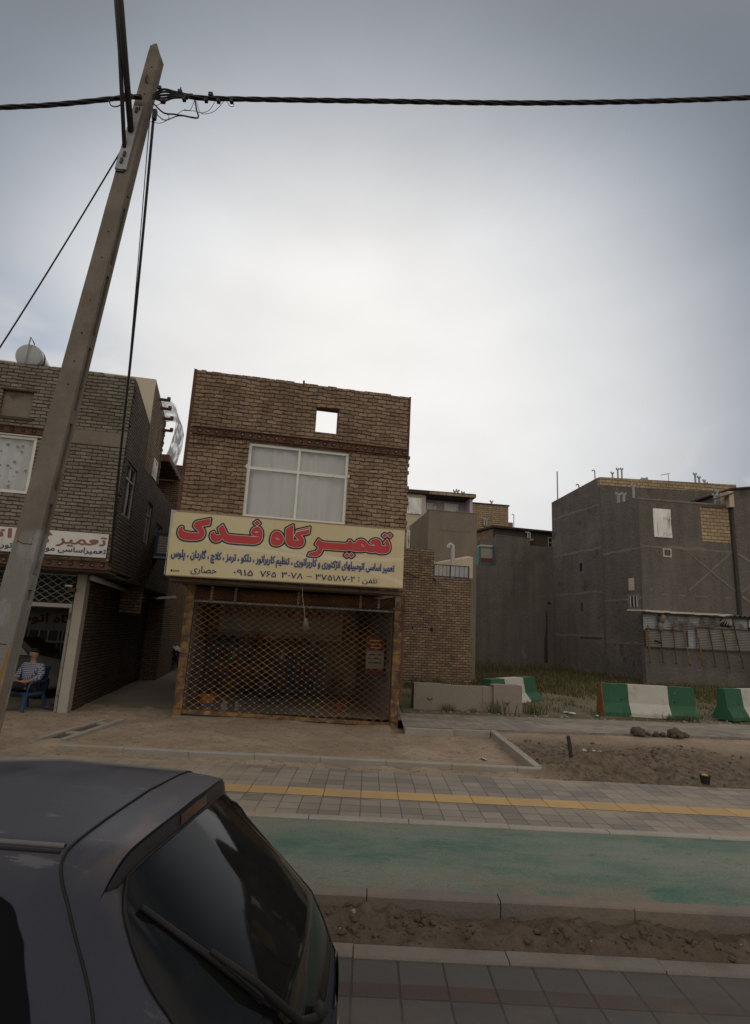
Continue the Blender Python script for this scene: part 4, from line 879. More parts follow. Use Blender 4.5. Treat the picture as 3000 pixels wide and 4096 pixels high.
def lattice(mb, x0, x1, zb, zt, y, px, pz, r=.006, m=0, stud=None, zb1=None, stud_top=None):
    """diamond grille between x0..x1; bottom may slope from zb to zb1"""
    zb1 = zb if zb1 is None else zb1
    def bot(x): return zb+(zb1-zb)*(x-x0)/(x1-x0)
    sl = pz/px
    for sgn in (1, -1):
        lo = min(zb, zb1) - (sl*(x1-x0) if sgn > 0 else 0); hi_ = zt + (sl*(x1-x0) if sgn < 0 else 0)
        k = -int((zt-lo)/pz)-2
        while zt + k*pz < hi_:
            # line z = zt - pz*k' + sgn*sl*(x-x0)
            c = (zt if sgn > 0 else zt) + k*pz
            pts = []
            f = lambda x: c + sgn*sl*(x-x0)
            N = 160; seg = []
            xsn = [x0+(x1-x0)*i/N for i in range(N+1)]
            ins = [x for x in xsn if bot(x) <= f(x) <= zt]
            if ins:
                a, b = ins[0], ins[-1]
                if b-a > .04:
                    mb.tube([(a, y+(.004 if sgn > 0 else -.004), f(a)), ((a+b)/2, y+(.004 if sgn > 0 else -.004)+.006*math.sin(k*2.1), f((a+b)/2)), (b, y+(.004 if sgn > 0 else -.004), f(b))], r, 4, m, False)
            k += 1
    if stud is not None:
        rows = int((stud_top-min(zb, zb1))/(pz/2))+1; cols = int((x1-x0)/(px/2))+1
        for j in range(rows):
            for i in range(cols):
                # crossings: z = zt - j'*pz/2, x = x0 + i*px/2, parity
                z = zt - pz/2*math.ceil((zt-stud_top)/(pz/2)) - j*pz/2; x = x0+i*px/2
                jj = round((zt-z)/(pz/2))
                if (jj+i) % 2 or not (bot(x)+.03 < z < zt): continue
                if x > x0+(x1-x0)*.66: continue
                mb.box(x-.008, x+.008, y-.016, y-.008, z-.008, z+.008, stud, ('k',))

def castellated(mb, x0, x1, z0, z1, y, pitch, m_steel=0, m_fill=1, hexw=.10, fill=True):
    """old steel beam with hexagonal openings stopped up with brick"""
    fl = .018
    mb.box(x0, x1, y-.055, y, z0, z0+fl, m_steel); mb.box(x0, x1, y-.055, y, z1-fl, z1, m_steel)
    mb.box(x0, x1, y-.020, y, z0+fl, z1-fl, m_steel)
    x = x0+pitch*.8; zc = (z0+z1)/2; hh = (z1-z0)*.26; rr = random.Random(int(x1*77))
    while x < x1-pitch*.4:
        w = hexw*rr.uniform(.8, 1.1)/2; h = hh*rr.uniform(.8, 1.1)
        pts = [(x-w, zc), (x-w*.55, zc-h), (x+w*.55, zc-h), (x+w, zc), (x+w*.55, zc+h), (x-w*.55, zc+h)]
        mb.face([(p[0], y-.0235, p[1]) for p in pts], 2)
        rock(mb, (x+rr.uniform(-.01, .01), y-.018, zc-.004), w*.78, rr.randint(0, 99), m_fill, 1, h/w*.9)
        x += pitch

def edge_bricks(mb, x, y0, y1, z0, z1, side, rnd, m=0, bh=.072, amt=.03):
    z = z0
    while z < z1:
        e = rnd.uniform(-.0, amt)
        if rnd.random() < .75 and e > .006:
            a, b = (x, x+e) if side > 0 else (x-e, x)
            mb.box(a, b, y0+.01, y1, z+.008, z+bh-.006, m)
        z += bh
def top_bricks(mb, x0, x1, y0, y1, z, rnd, m=0, amt=.03):
    x = x0
    while x < x1-.05:
        L = min(rnd.choice([.21, .21, .11]), x1-x); h = rnd.uniform(.004, amt)
        mb.box(x+.004, x+L-.004, y0+rnd.uniform(0, .01), y1-.01, z, z+h, m); x += L

# ------------------------------------------------------------------ the repair shop in the middle
SHOP = ((-3.73, 12.16, 0), R(11))
shop = thing('brick_building', 'two storey brown brick shop with a yellow sign and a diamond grille shutter', 'building', *SHOP)
mb = MB(); rnd = random.Random(5)
UX0, UX1, FY, ZS, ZR, ZT = -.46, 4.35, -.8, 2.72, 5.93, 7.21
mb.wall(UX0, UX1, ZS, ZT-.02, FY, FY+.22, [(.83, 3.0, 4.07, 5.70), (2.2, 2.71, 6.10, 6.69)])
mb.box(UX0, UX0+.22, FY+.22, 7, ZS, ZR, 0, ('f',)); mb.box(UX1-.22, UX1, FY+.22, 7, ZS, ZR, 0, ('f',))
mb.box(UX0, UX1, 7, 7.2, -.2, ZR)
top_bricks(mb, UX0+.02, UX1, FY, FY+.22, ZT-.022, rnd, 0, .03)
edge_bricks(mb, UX1, FY, FY+.2, 2.8, 5.75, 1, rnd, 0, .088, .05)
edge_bricks(mb, UX0, FY, FY+.2, 2.8, 7.1, -1, rnd, 0, .088, .015)
# course of upright bricks under the beam
x = -.38
while x < .78:
    if not (.12 < x < .24): mb.box(x, x+.058, FY-.012-rnd.uniform(0, .012), FY+.01, 5.54+rnd.uniform(-.01, .01), 5.745, 0)
    x += .077
# stray bits above the window
for k in range(6): rock(mb, (1.0+.33*k+rnd.uniform(-.1, .1), FY-.005, 5.725), .03, k, 0, 1)
mb.build('wall', M_['brick_main'], shop)
mb = MB(); mb.box(UX0+.22, UX1-.22, FY+.22, 7, ZR-.2, ZR-.02); mb.build('roof', M_['alley'], shop)
mb = MB(); mb.box(UX0+.01, UX1-.01, FY+.01, .0, 2.66, ZS-.002); mb.build('soffit', mat('soffit_rusty', (.15,.115,.09), .9, .3, 3, .15, 30, 0, blotch=((.08,.045,.03), 1.6, .5, .65)), shop)
mb = MB(); castellated(mb, UX0+.1, UX1-.01, 5.755, 5.925, FY-.002, .178)
mb.build('steel_beam', [M_['rust'], M_['brick_main'], M_['black']], shop)
mb = MB(); mb.box(UX0-.012, UX0+.05, FY-.008, FY-.002, 2.8, ZT-.0); mb.box(UX0-.014, UX0-.006, FY-.008, FY+.06, 2.8, ZT+.01); mb.build('corner_angle', M_['rust'], shop)
mb = MB(); mb.box(UX1-.035, UX1+.004, FY-.007, FY-.002, 5.75, ZT); mb.box(UX1+.003, UX1+.010, FY-.007, FY+.06, 5.75, ZT); mb.build('corner_angle', M_['rust'], shop)
mb = MB(); mb.tube([(1.885, FY+.1, 7.15), (1.885, FY+.1, 7.31)], .022, 8); mb.build('pipe_stub', M_['steel_dark'], shop)
# thin steel lining of the square hole
mb = MB(); mb.wall(2.195, 2.715, 6.095, 6.695, FY+.02, FY+.2, [(2.215, 2.698, 6.115, 6.675)]); mb.build('opening_frame', M_['rust'], shop)
window(shop, .83, 3.0, 4.07, 5.70, FY+.03, cols=[1.915], rows=[5.15], fw=.062, curtain='curtain', depth=.06, folds=7)
mb = MB(); mb.box(.80, .83, FY-.01, FY+.1, 5.13, 5.2); mb.box(3.0, 3.03, FY-.01, FY+.1, 5.13, 5.2); mb.build('frame_lug', M_['white_metal'], shop)
mb = MB(); mb.box(UX0+.23, UX1-.23, 1.2, 1.25, 3.0, 5.7); mb.build('inner_wall', M_['plaster_cream'], shop)
# ground floor shell
mb = MB()
mb.box(-.2, -.02, .1, 7, -.2, 2.655); mb.box(4.36, 4.54, .1, 7, -.25, 2.655)
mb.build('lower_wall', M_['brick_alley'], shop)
mb = MB(); mb.box(-.02, 4.36, 4.6, 4.7, -.1, 2.65); mb.box(-.019, -.005, .14, 4.6, -.1, 2.64); mb.box(4.345, 4.36, .14, 4.6, -.1, 2.64)
mb.build('inner_plaster', mat('inner_plaster', (.20,.17,.15), .9, .25, 1.2, blotch=((.10,.08,.065), .9, .45, .65)), shop)
mb = MB(); mb.hexa([(-.2,-.06,-.4),(4.54,-.06,-.4),(4.54,4.6,-.4),(-.2,4.6,-.4),(-.2,-.06,.0),(4.54,-.06,-.18),(4.54,4.6,-.05),(-.2,4.6,.02)]); mb.build('floor_slab', M_['concrete'], shop)
def post(x0, x1, z0, nm):
    mb = MB(); mb.box(x0, x0+.012, -.055, .075, z0, 2.655); mb.box(x1-.012, x1, -.055, .075, z0, 2.655)
    mb.box(x0+.012, x1-.012, -.036, -.024, z0, 2.655)
    rr = random.Random(int(x1*31))
    for k in range(7):
        z = z0+.25+k*.36; mb.box(x0-.002, x1+.002, -.060, -.0555, z, z+.10, 1)
    mb.build('post', [M_['yellow_rust'], M_['yellow_rust']], shop)
post(-.19, -.02, -.1, 'post'); post(4.36, 4.535, -.3, 'post')
mb = MB(); mb.box(4.545, 4.60, -.03, .12, .3, 2.655); mb.box(4.30, 4.62, -.07, -.02, 2.36, 2.40); mb.build('side_channel', M_['rust'], shop)
# rolling grille
sh = thing('rolling_grille', 'x', 'x'); del sh['label']; del sh['category']; sh.parent = shop
mb = MB(); lattice(mb, .0, 4.33, .10, 2.62, .0, .190, .127, .0054, 0, 1, -.10, 1.45)
mb.build('lattice', [M_['grille'], M_['stud']], sh)
mb = MB(); lattice(mb, -.1, 4.33, 2.30, 2.62, -.05, .190, .127, .005, 0)
mb.build('upper_lattice', [M_['grille']], sh)
mb = MB(); mb.hexa([(-.01,-.03,.04),(4.34,-.03,-.15),(4.34,.03,-.15),(-.01,.03,.04),(-.01,-.03,.115),(4.34,-.03,-.075),(4.34,.03,-.075),(-.01,.03,.115)])
mb.box(1.95, 2.15, -.034, -.029, -.03, -.012); mb.build('bottom_rail', M_['yellow_rust'], sh)
mb = MB()
for x in (.32, .82, 2.18, 3.58, 4.0): mb.box(x-.025, x+.025, .03, .05, 2.36, 2.64)
mb.box(-.02, 4.36, .03, .07, 2.30, 2.34); mb.build('hanger', M_['pipe_grey'], sh)
mb = MB(); mb.tube([(-.02, .32, 2.5), (4.36, .32, 2.5)], .11, 14); mb.build('roller_drum', M_['rust'], sh, 'auto')
# things inside the shop
def inside(o): o.parent = None; return o
Ms = Matrix.Translation(SHOP[0]) @ Matrix.Rotation(SHOP[1], 4, 'Z')
def sp(x, y, z): v = Ms @ Vector((x, y, z)); return (v.x, v.y, v.z)
t = thing('wall_banner', 'long white banner with red lettering on the back wall inside the shuttered shop', 'banner', sp(2.1, 4.55, 1.55), SHOP[1])
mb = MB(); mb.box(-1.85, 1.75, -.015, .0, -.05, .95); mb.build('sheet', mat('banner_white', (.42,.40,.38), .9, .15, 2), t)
mb = MB(); rr = random.Random(9); x = -1.7
while x < 1.6:
    w = rr.uniform(.10, .34); P = []
    for i in range(9): P.append((x+w*i/8, .62+.10*math.sin(i*1.1+x*5)+.06))
    mb.grid([[(p[0], -.019, p[1]-.055) for p in P], [(p[0], -.019, p[1]+.055) for p in P]]); x += w+.09
mb.build('faded_red_marks', M_['red_paint'], t)
mb = MB(); mb.box(-1.85, 1.75, -.018, -.0155, .0, .14); mb.build('lower_band', M_['louvre'], t)
shelf_m = mat('shelf_steel', (.10,.095,.09), .6, .2, 4)
def shelving(x, y, w, label):
    t = thing('shelving', label, 'shelving', sp(x, y, 0), SHOP[1], 'steel shelving in the shop')
    for px in (-w/2, w/2-.03):
        for py in (0, .37):
            mb = MB(); mb.box(px, px+.03, py, py+.03, -.05, 1.5); mb.build('upright', shelf_m, t)
    for z in (.12, .52, .92, 1.32):
        mb = MB(); mb.box(-w/2+.03, w/2-.03, .0, .4, z, z+.025); mb.build('shelf', shelf_m, t)
    return t
shelving(.95, 3.9, 1.4, 'steel shelving with cans at the left back of the shuttered shop')
shelving(2.55, 3.9, 1.4, 'steel shelving with boxes at the middle back of the shuttered shop')
can_cols = [mat('can_'+n, c, .45, .15, 5) for n, c in (('red', (.16,.025,.02)), ('blue', (.03,.045,.10)), ('orange', (.17,.075,.02)), ('white', (.20,.195,.18)), ('dark', (.03,.03,.03)))]  # can colours kept low to carry the dark of the interior
rr = random.Random(4)
pos = []
for sx in (.95, 2.55):
    for z in (.145, .545, .945, 1.345):
        for k in range(4): pos.append((sx-.48+k*.31+rr.uniform(-.05, .05), 4.05, z))
cname = ['red', 'blue', 'orange', 'white', 'dark']
cans = []
for i, p in enumerate(pos):
    ci = rr.randrange(5)
    o = MB(); h = rr.uniform(.2, .3); w = rr.uniform(.08, .11)
    o.lathe((0,0,0), [(.001,0),(w,0),(w,h*.8),(w*.55,h*.93),(w*.25,h*.95),(w*.25,h),(.001,h)], 12)
    ob = o.build('oil_can', can_cols[ci], smooth='auto', loc=sp(*p))
    where = ('left' if i < 16 else 'right')+' shelving, '+['lowest', 'second', 'third', 'top'][(i//4) % 4]+' shelf'
    tag(ob, '%s oil can number %s from the left on %s' % (cname[ci], ['one', 'two', 'three', 'four'][i % 4], where), 'oil can', 'cans on the shop shelves')
t = thing('bucket', 'orange plastic bucket just behind the left foot of the shutter', 'bucket', sp(.42, .42, .0), 0)
mb = MB(); mb.lathe((0,0,0), [(.001,0),(.13,0),(.165,.33),(.18,.33),(.18,.36),(.16,.36),(.125,.02),(.001,.02)], 20); mb.build('shell', M_['orange_plastic'], t, 'auto')
mb = MB(); mb.lathe((0,0,0), [(.148,.12),(.158,.21)], 20); mb.build('paper_band', M_['blue_plastic'], t, True)
M_['dim_plastic'] = mat('dim_plastic', (.16,.155,.145), .6, .15, 5); M_['dim_red_plastic'] = mat('dim_red_plastic', (.16,.02,.015), .6, .15, 5)  # darkened plastics: the interior's shade is put into the colour
def bottle(x, y, h, lab, m='white_plastic'):
    mb = MB(); w = h*.3; mb.lathe((0,0,0), [(.001,0),(w,0),(w,h*.65),(w*.4,h*.85),(w*.35,h),(.001,h)], 14)
    tag(mb.build('bottle', M_[m], smooth='auto', loc=sp(x, y, .0)), lab, 'bottle', 'plastic jugs on the shop floor')
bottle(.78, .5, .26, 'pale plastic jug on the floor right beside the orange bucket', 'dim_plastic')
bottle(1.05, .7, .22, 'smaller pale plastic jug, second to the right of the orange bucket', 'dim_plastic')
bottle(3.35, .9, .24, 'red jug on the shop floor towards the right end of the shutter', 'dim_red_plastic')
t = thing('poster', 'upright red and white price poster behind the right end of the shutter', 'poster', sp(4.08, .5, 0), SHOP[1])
mb = MB(); mb.box(-.22, .2, 0, .03, .9, 1.72); mb.build('board', mat('poster_white_dim', (.15,.14,.13), .7, .1, 3), t)  # poster colours lowered, standing in for shade behind the grille
pr = mat('poster_red_dim', (.085,.010,.009), .7)
for a, b in ((1.42, 1.72), (.9, 1.02)):
    mb = MB(); mb.box(-.22, .2, -.003, -.0005, a, b); mb.build('red_panel', pr, t)
mb = MB()
for k in range(3): mb.box(-.16+.02*k, .14-.02*k, -.006, -.0035, 1.64-k*.08, 1.66-k*.08)
for k in range(3): mb.box(-.17, .14, -.003, -.0005, 1.32-k*.09, 1.345-k*.09, 1)
mb.build('faded_lines', [mat('faded_yellow', (.35,.25,.06), .8), M_['black']], t)
t = thing('tyre', 'black tyre leaning on the shop wall behind the grille', 'tyre', sp(1.65, 3.2, .29), SHOP[1], 'tyres in the shop')
def torus(mb, c, Rr, r, ax='y', n=28, k=10, m=0):
    P = []
    for i in range(n):
        a = 6.2832*i/n; row = []
        for j in range(k):
            b = 6.2832*j/k; q = Rr+r*math.cos(b); h = r*math.sin(b)*1.1
            p = {'y': (q*math.cos(a), h, q*math.sin(a)), 'z': (q*math.cos(a), q*math.sin(a), h)}[ax]
            row.append((c[0]+p[0], c[1]+p[1], c[2]+p[2]))
        P.append(row)
    P.append(P[0]); mb.grid(P, m, True)
mb = MB(); torus(mb, (0,0,0), .22, .085); mb.build('tread', M_['rubber'], t, True)
mb = MB(); mb.lathe((0,0,0), [(.15,-.03),(.15,.03),(.05,.02),(.05,-.02)], 20, 'y'); mb.build('rim', M_['steel_dark'], t, 'auto')
# wire dangling under the sign
mb = MB(); mb.tube([sp(2.18, -.86, 2.72), sp(2.2, -.8, 2.5), sp(2.26, -.75, 2.25), sp(2.30, -.72, 2.0), sp(2.33, -.72, 1.86)], .007, 6)
for k in range(5): mb.tube([sp(2.29+.01*k, -.72, 2.06), sp(2.27+.03*k, -.73+.01*k, 1.93-.02*k), sp(2.30+.02*k, -.72, 1.80+.02*k)], .0035, 4)
tag(mb.build('dangling_wire', mat('frayed_wire', (.34,.29,.24), .6), smooth=True), 'frayed wire dangling from under the yellow sign in front of the shutter', 'wire')

# sign board
sign = thing('shop_sign', 'long yellow shop sign with red Persian lettering above the shutter', 'sign', *SHOP)
SY = -1.05
def sign_mat():
    t = NT('sign_yellow')
    n = t.noise(.8, 4, .6); sep = t.n('ShaderNodeSeparateXYZ'); t.t.links.new(t.tc.outputs['Object'], sep.inputs[0])
    col = t.mix(t.ramp(sep.outputs['X'], -.3, 4.2), (.60,.52,.30), (.60,.485,.30))
    col = t.mix(t.ramp(n.outputs['Fac'], .4, .7), col, (.62,.54,.37))
    # printed pale swooshes
    def band(a, b, c, w):
        k = t.math('SUBTRACT', sep.outputs['Z'], t.math('ADD', t.math('MULTIPLY', t.math('MULTIPLY', t.math('SUBTRACT', sep.outputs['X'], c), t.math('SUBTRACT', sep.outputs['X'], c)), a), b))
        return t.ramp(t.math('ABSOLUTE', k), w, w*.55)
    col = t.mix(t.math('MULTIPLY', band(.035, 3.30, 2.6, .05), .5), col, (.68,.64,.54))
    col = t.mix(t.math('MULTIPLY', t.math('MULTIPLY', band(-.055, 3.50, .9, .06), t.ramp(sep.outputs['X'], .9, 1.8)), .45), col, (.68,.64,.54))
    dn = t.noise(2.0, 6, .6, stretch=(3, 1, .3)); col = t.mix(t.math('MULTIPLY', t.ramp(dn.outputs['Fac'], .55, .8), .3), col, (.27,.21,.13))
    return t.finish(col, .55, None, 0, .3)
mb = MB(); mb.hexa([(-.50,SY,2.755),(4.27,SY,2.79),(4.27,SY+.2,2.79),(-.50,SY+.2,2.755),(-.52,SY,4.015),(4.27,SY,4.03),(4.27,SY+.2,4.03),(-.52,SY+.2,4.015)])
mb.build('panel', sign_mat(), sign)
mb = MB(); e = .012
mb.box(-.525, 4.282, SY-.006, SY+.0, 4.02, 4.045); mb.hexa([(-.51,SY-.006,2.735),(4.282,SY-.006,2.77),(4.282,SY+.2,2.77),(-.51,SY+.2,2.735),(-.51,SY-.006,2.752),(4.282,SY-.006,2.787),(4.282,SY+.2,2.787),(-.51,SY+.2,2.752)])
mb.build('trim', mat('sign_trim', (.30,.24,.15), .6, .3, 4), sign)
mb = MB(); mb.face([(-.54,SY-.008,4.05),(-.44,SY-.008,4.03),(-.49,SY-.008,3.97),(-.53,SY-.008,2.76),(-.515,SY-.008,2.75)]); mb.build('torn_film', M_['white_plastic'], sign)
ink = {'black': mat('print_black', (.022,.022,.03), .6, .1, 3), 'halo': mat('print_grey_blue', (.33,.34,.38), .6, .08, 3), 'cream': mat('print_cream', (.62,.55,.47), .6, .08, 3), 'red': mat('print_red', (.47,.055,.06), .6, .12, 2), 'blue': mat('print_blue', (.035,.04,.135), .6, .1, 3)}
for k, (nm, y) in enumerate((('black', SY-.004), ('cream', SY-.007), ('red', SY-.010))):
    mb = MB(); loops_mesh(mb, TITLE[nm], y); mb.build({'black': 'title_outline', 'cream': 'title_edge', 'red': 'title_lettering'}[nm], ink[nm], sign)
# second line: many trades, bent along a falling baseline
sub = shape_fa('تعمیر اساسی اتومبیلهای انژکتوری و کاربراتوری ، تنظیم کاربراتور ، دلکو ، ترمز ، کلاچ ، گاردان ، پلوس')
def sub_line(nm, m, off, y):
    mb = MB(); add_text(mb, sub, -.44, 4.07, 3.035, 3.285, off, y); mb.build(nm, m, sign)
sub_line('trades_halo', ink['halo'], .012, SY-.004); sub_line('trades_lettering', ink['blue'], .004, SY-.0065)
def num_line(nm, m, off, y):
    mb = MB()
    add_text(mb, '۰۹۱۵', .78, 1.16, 2.83, 2.945, off, y); add_text(mb, '۷۶۵', 1.30, 1.62, 2.835, 2.95, off, y); add_text(mb, '۳۰۷۸', 1.73, 2.16, 2.84, 2.955, off, y)
    mb.box(2.23, 2.35, y, y+.0005, 2.893, 2.903)
    add_text(mb, '۳۷۵۱۸۷۰۲', 2.42, 3.24, 2.845, 2.96, off, y)
    for z in (2.865, 2.93): mb.box(3.31, 3.335, y, y+.0005, z, z+.025)
    add_text(mb, shape_fa('تلفن'), 3.40, 3.72, 2.815, 2.945, off, y)
    add_text(mb, shape_fa('حصاری'), -.04, .45, 2.79, 2.965, off, y)
    mb.build(nm, m, sign)
num_line('phone_halo', ink['cream'], .012, SY-.004); num_line('phone_number', ink['black'], .003, SY-.0065)
mb = MB(); mb.lathe((-.40, SY-.003, 2.84), [(.001,0),(.022,0)], 12, 'y')
for k in range(3):
    for j in range(2): mb.box(-.37+.042*k, -.335+.042*k, SY-.0035, SY-.003, 2.842-.022*j, 2.854-.022*j)
mb.build('printer_mark', ink['black'], sign)

# ------------------------------------------------------------------ the brick building on the left
LEFT = ((-5.9, 11.9, 0), R(11))
Ml = Matrix.Translation(LEFT[0]) @ Matrix.Rotation(LEFT[1], 4, 'Z')
def lp(x, y, z): v = Ml @ Vector((x, y, z)); return (v.x, v.y, v.z)
lb = thing('brick_building', 'grey brown brick building left of the alley with a white sign and spotted curtains', 'building', *LEFT)
mb = MB(); rnd = random.Random(8); FX = .51
mb.wall(-5.2, FX, 2.80, 6.90, -.8, -.58, [(-1.95, -1.37, 5.75, 6.31), (-3.2, -1.16, 4.19, 5.36)])
top_bricks(mb, -5.2, FX, -.8, -.58, 6.898, rnd, 0, .03)
mb.build('front_wall', M_['brick_left'], lb)
mb = MB()   # alley side: full height for 2 m, then lower
W_ = [(-.58+1.18, 1.15), ]
def sidewall(mb, y0, y1, zb, zt0, zt1, holes=()):
    # facing +x at FX; use wall() in a turned frame, then slope the top
    w = MB(); w.wall(y0, y1, zb, max(zt0, zt1), -FX, -FX+.22, holes)
    for i, v in enumerate(w.v):
        z = v[2]
        if abs(z-max(zt0, zt1)) < 1e-6: z = zt0+(zt1-zt0)*(v[0]-y0)/(y1-y0)
        w.v[i] = (-v[1], v[0], z)
    n = len(mb.v); mb.v += w.v; mb.f += [tuple(n+i for i in f) for f in w.f]; mb.m += w.m; mb.uv += w.uv
S = lambda s: s-.8
holes = [(S(.42), S(1.36), 4.03, 5.18), (S(2.92), S(3.62), 3.78, 4.85), (S(4.42), S(5.32), 3.62, 4.55)]
sidewall(mb, -.58, S(2.0), 2.80, 6.90, 6.55, [h for h in holes if h[0] < 1])
sidewall(mb, S(2.0), S(7.75), 2.76, 5.45, 5.45, [h for h in holes if h[0] > 1])
edge_bricks(mb, 0, 0, 0, 0, 0, 1, rnd)
z = 2.9
while z < 6.85:
    e = rnd.uniform(.0, .022); mb.box(FX, FX+e+.002, -.795, -.6, z+.008, z+.066); z += .072
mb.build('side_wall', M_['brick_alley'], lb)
mb = MB(); mb.box(-5.2, FX-.22, -.58, 1.2, 6.3, 6.4); mb.box(-5.2, FX-.22, 1.2, 6.95, 5.2, 5.3); mb.box(-5.2, FX-.22, -.58, 6.95, 2.80, 2.9); mb.box(-5.2, -5.0, -.58, 7, 0, 6.3); mb.build('roof', M_['alley'], lb)
mb = MB(); mb.box(-.56, FX+.002, -.808, -.802, 5.33, 5.63); mb.build('plaster_patch', M_['plaster_house'], lb)
mb = MB(); castellated(mb, -5.2, -1.07, 5.40, 5.56, -.802, .20); mb.build('steel_beam', [M_['rust'], M_['brick_left'], M_['black']], lb)
mb = MB(); castellated(mb, -5.2, FX+.01, 2.79, 2.965, -.803, .195); mb.build('steel_beam', [M_['rust'], M_['brick_left'], M_['black']], lb)
mb = MB(); mb.box(-5.2, FX-.005, -.79, .0, 2.74, 2.785); mb.box(-.035, FX-.005, .001, 6.94, 2.70, 2.755)
mb.build('soffit', M_['plaster_brown'], lb)
mb = MB(); mb.tube([(.12, -.3, 2.66), (.16, 1.8, 2.60), (.15, 5, 2.5)], .06, 8); mb.build('drain_pipe', M_['pipe_grey'], lb, True)
w = window(lb, -3.2, -1.16, 4.19, 5.36, -.79, cols=[-2.2], fw=.055, curtain='curtain', depth=.06, folds=9, cy=.06)
# printed dots of the curtain
mb = MB(); rr = random.Random(2)
for k in range(70):
    x = rr.uniform(-3.1, -1.22); z = rr.uniform(4.27, 5.28); r_ = rr.choice([.02, .03, .035]); n = len(mb.v)
    mb.face([(x+r_*math.cos(a*.7854), -.705, z+r_*math.sin(a*.7854)) for a in range(8)], rr.choice([0, 0, 1]))
mb.build('curtain_dots', [mat('dot_pink', (.36,.20,.20), .9), mat('dot_blue', (.16,.22,.32), .9)], w)
mb = MB(); mb.box(-3.25, -1.08, -.83, -.75, 5.36, 5.385); mb.build('window_ledge', M_['white_metal'], lb)
# meshed opening
mb = MB(); mb.face([(-1.95,-.72,5.75),(-1.37,-.72,5.75),(-1.37,-.70,6.31),(-1.95,-.70,6.31)]); mb.build('sack_cloth', M_['mesh_cloth'], lb)
mb = MB()
for k in range(20): mb.tube([(-1.95+.0295*k, -.745, 5.75), (-1.95+.0295*k, -.745, 6.29)], .0022, 3, 0, False)
for k in range(19): mb.tube([(-1.95, -.747, 5.76+.0295*k), (-1.37, -.747, 5.76+.0295*k)], .0022, 3, 0, False)
mb.build('wire_mesh', mat('mesh_wire', (.24,.20,.16), .7), lb)
mb = MB(); mb.box(-2.0, -1.3, -.83, -.70, 5.69, 5.745); mb.build('sill', M_['plaster_brown'], lb)
mb = MB(); mb.box(-1.99, -1.32, -.815, -.70, 6.315, 6.345); mb.build('lintel', M_['plaster_brown'], lb)
# windows on the alley side
for h, cu in zip(holes, ('plaster_beige', 'pipe_grey', 'curtain')):
    window(lb, h[0], h[1], h[2], h[3], -FX+.03, cols=[(h[0]+h[1])/2], rows=[h[3]-.33], fw=.04, frame='pipe_grey', pane='glass', curtain=cu, axis='x', folds=5, cy=.04)
# ground floor
mb = MB(); mb.box(-.25, -.04, .26, 8, -.15, 2.735); mb.build('lower_wall', M_['brick_alley'], lb)
mb = MB(); mb.box(-.24, -.05, -.03, .255, -.15, 2.735); mb.build('pillar', mat('pillar_concrete', (.36,.325,.285), .9, .2, 2, .15, 40, 0, blotch=((.17,.10,.07), 2.2, .60, .70)), lb, bevel=.012)
mb = MB(); mb.box(-.295, -.245, -.045, .04, -.1, 2.03); mb.build('door_jamb', mat('jamb_paint', (.22,.205,.185), .7, .25, 3, blotch=((.12,.08,.06), 4, .55, .65)), lb)
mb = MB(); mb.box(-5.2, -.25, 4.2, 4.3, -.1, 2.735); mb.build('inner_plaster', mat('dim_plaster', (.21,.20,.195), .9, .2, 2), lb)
mb = MB(); mb.box(-5.2, -.25, -.1, 4.2, -.2, -.005); mb.build('floor_slab', M_['concrete'], lb)
gr = thing('rolling_grille', 'x', 'x'); del gr['label']; del gr['category']; gr.parent = lb
mb = MB(); lattice(mb, -4.4, -.27, 2.12, 2.70, .02, .205, .138, .0065, 0, 1, None, 2.45); mb.build('lattice', [M_['grille_blue'], M_['stud']], gr)
mb = MB(); mb.box(-4.4, -.26, -.01, .05, 2.035, 2.115); mb.build('bottom_rail', mat('rail_paint', (.34,.33,.31), .6, .2, 4), gr)
mb = MB(); mb.box(-4.4, -.26, .0, .04, 2.69, 2.71); mb.build('top_rail', M_['grille_blue'], gr)
mb = MB(); mb.box(-.36, -.22, -.12, -.04, 2.36, 2.44); mb.box(-.42, -.28, -.14, -.12, 2.46, 2.49, 1); mb.build('bracket', [M_['rust'], M_['white_metal']], lb)
# faint red writing on the inner wall
mb = MB(); add_text(mb, shape_fa('گاه اتوم'), -2.66, -1.44, 1.56, 1.92, .014, 4.190); mb.build('wall_lettering', mat('faded_red_letters', (.10,.016,.013), .8, .2, 3), lb)

# second house block behind it, plastered front, sandy bricks
t = thing('brick_house', 'taller sandy brick house part with a cream plastered front along the alley', 'building', lp(0, 1.2, 0), R(11))
mb = MB(); w2 = MB()
z0_, z1_ = 5.45, 7.76
pts = [(FX-.01, .012, z0_), (FX-.01, 1.85, z0_), (FX-.01, 1.85, 7.36), (FX-.01, .012, 7.76)]
mb.face(pts); mb.face([(-5, .012, 5.0), (-5, .012, 7.7), (-5, 1.85, 7.3), (-5, 1.85, 5.0)])
mb.face([(FX-.01, 1.85, 2.0), (-5, 1.85, 2.0), (-5, 1.85, 7.3), (FX-.01, 1.85, 7.36)])
rr = random.Random(6); zz = 5.5
while zz < 7.3:
    mb.box(FX-.012, FX-.008+rr.uniform(0, .03), 1.7, 1.852+rr.uniform(0, .04), zz+.007, zz+.066); zz += .072
mb.build('wall', M_['brick_light'], t)
mb = MB(); mb.box(-5, FX-.012, 0, .012, 5.3, 7.765); mb.build('plaster_front', M_['plaster_cream'], t)
mb = MB(); mb.face([(-5, .012, 7.5), (FX-.01, .012, 7.6), (FX-.01, 1.85, 7.2), (-5, 1.85, 7.2)]); mb.build('roof', M_['alley'], t)
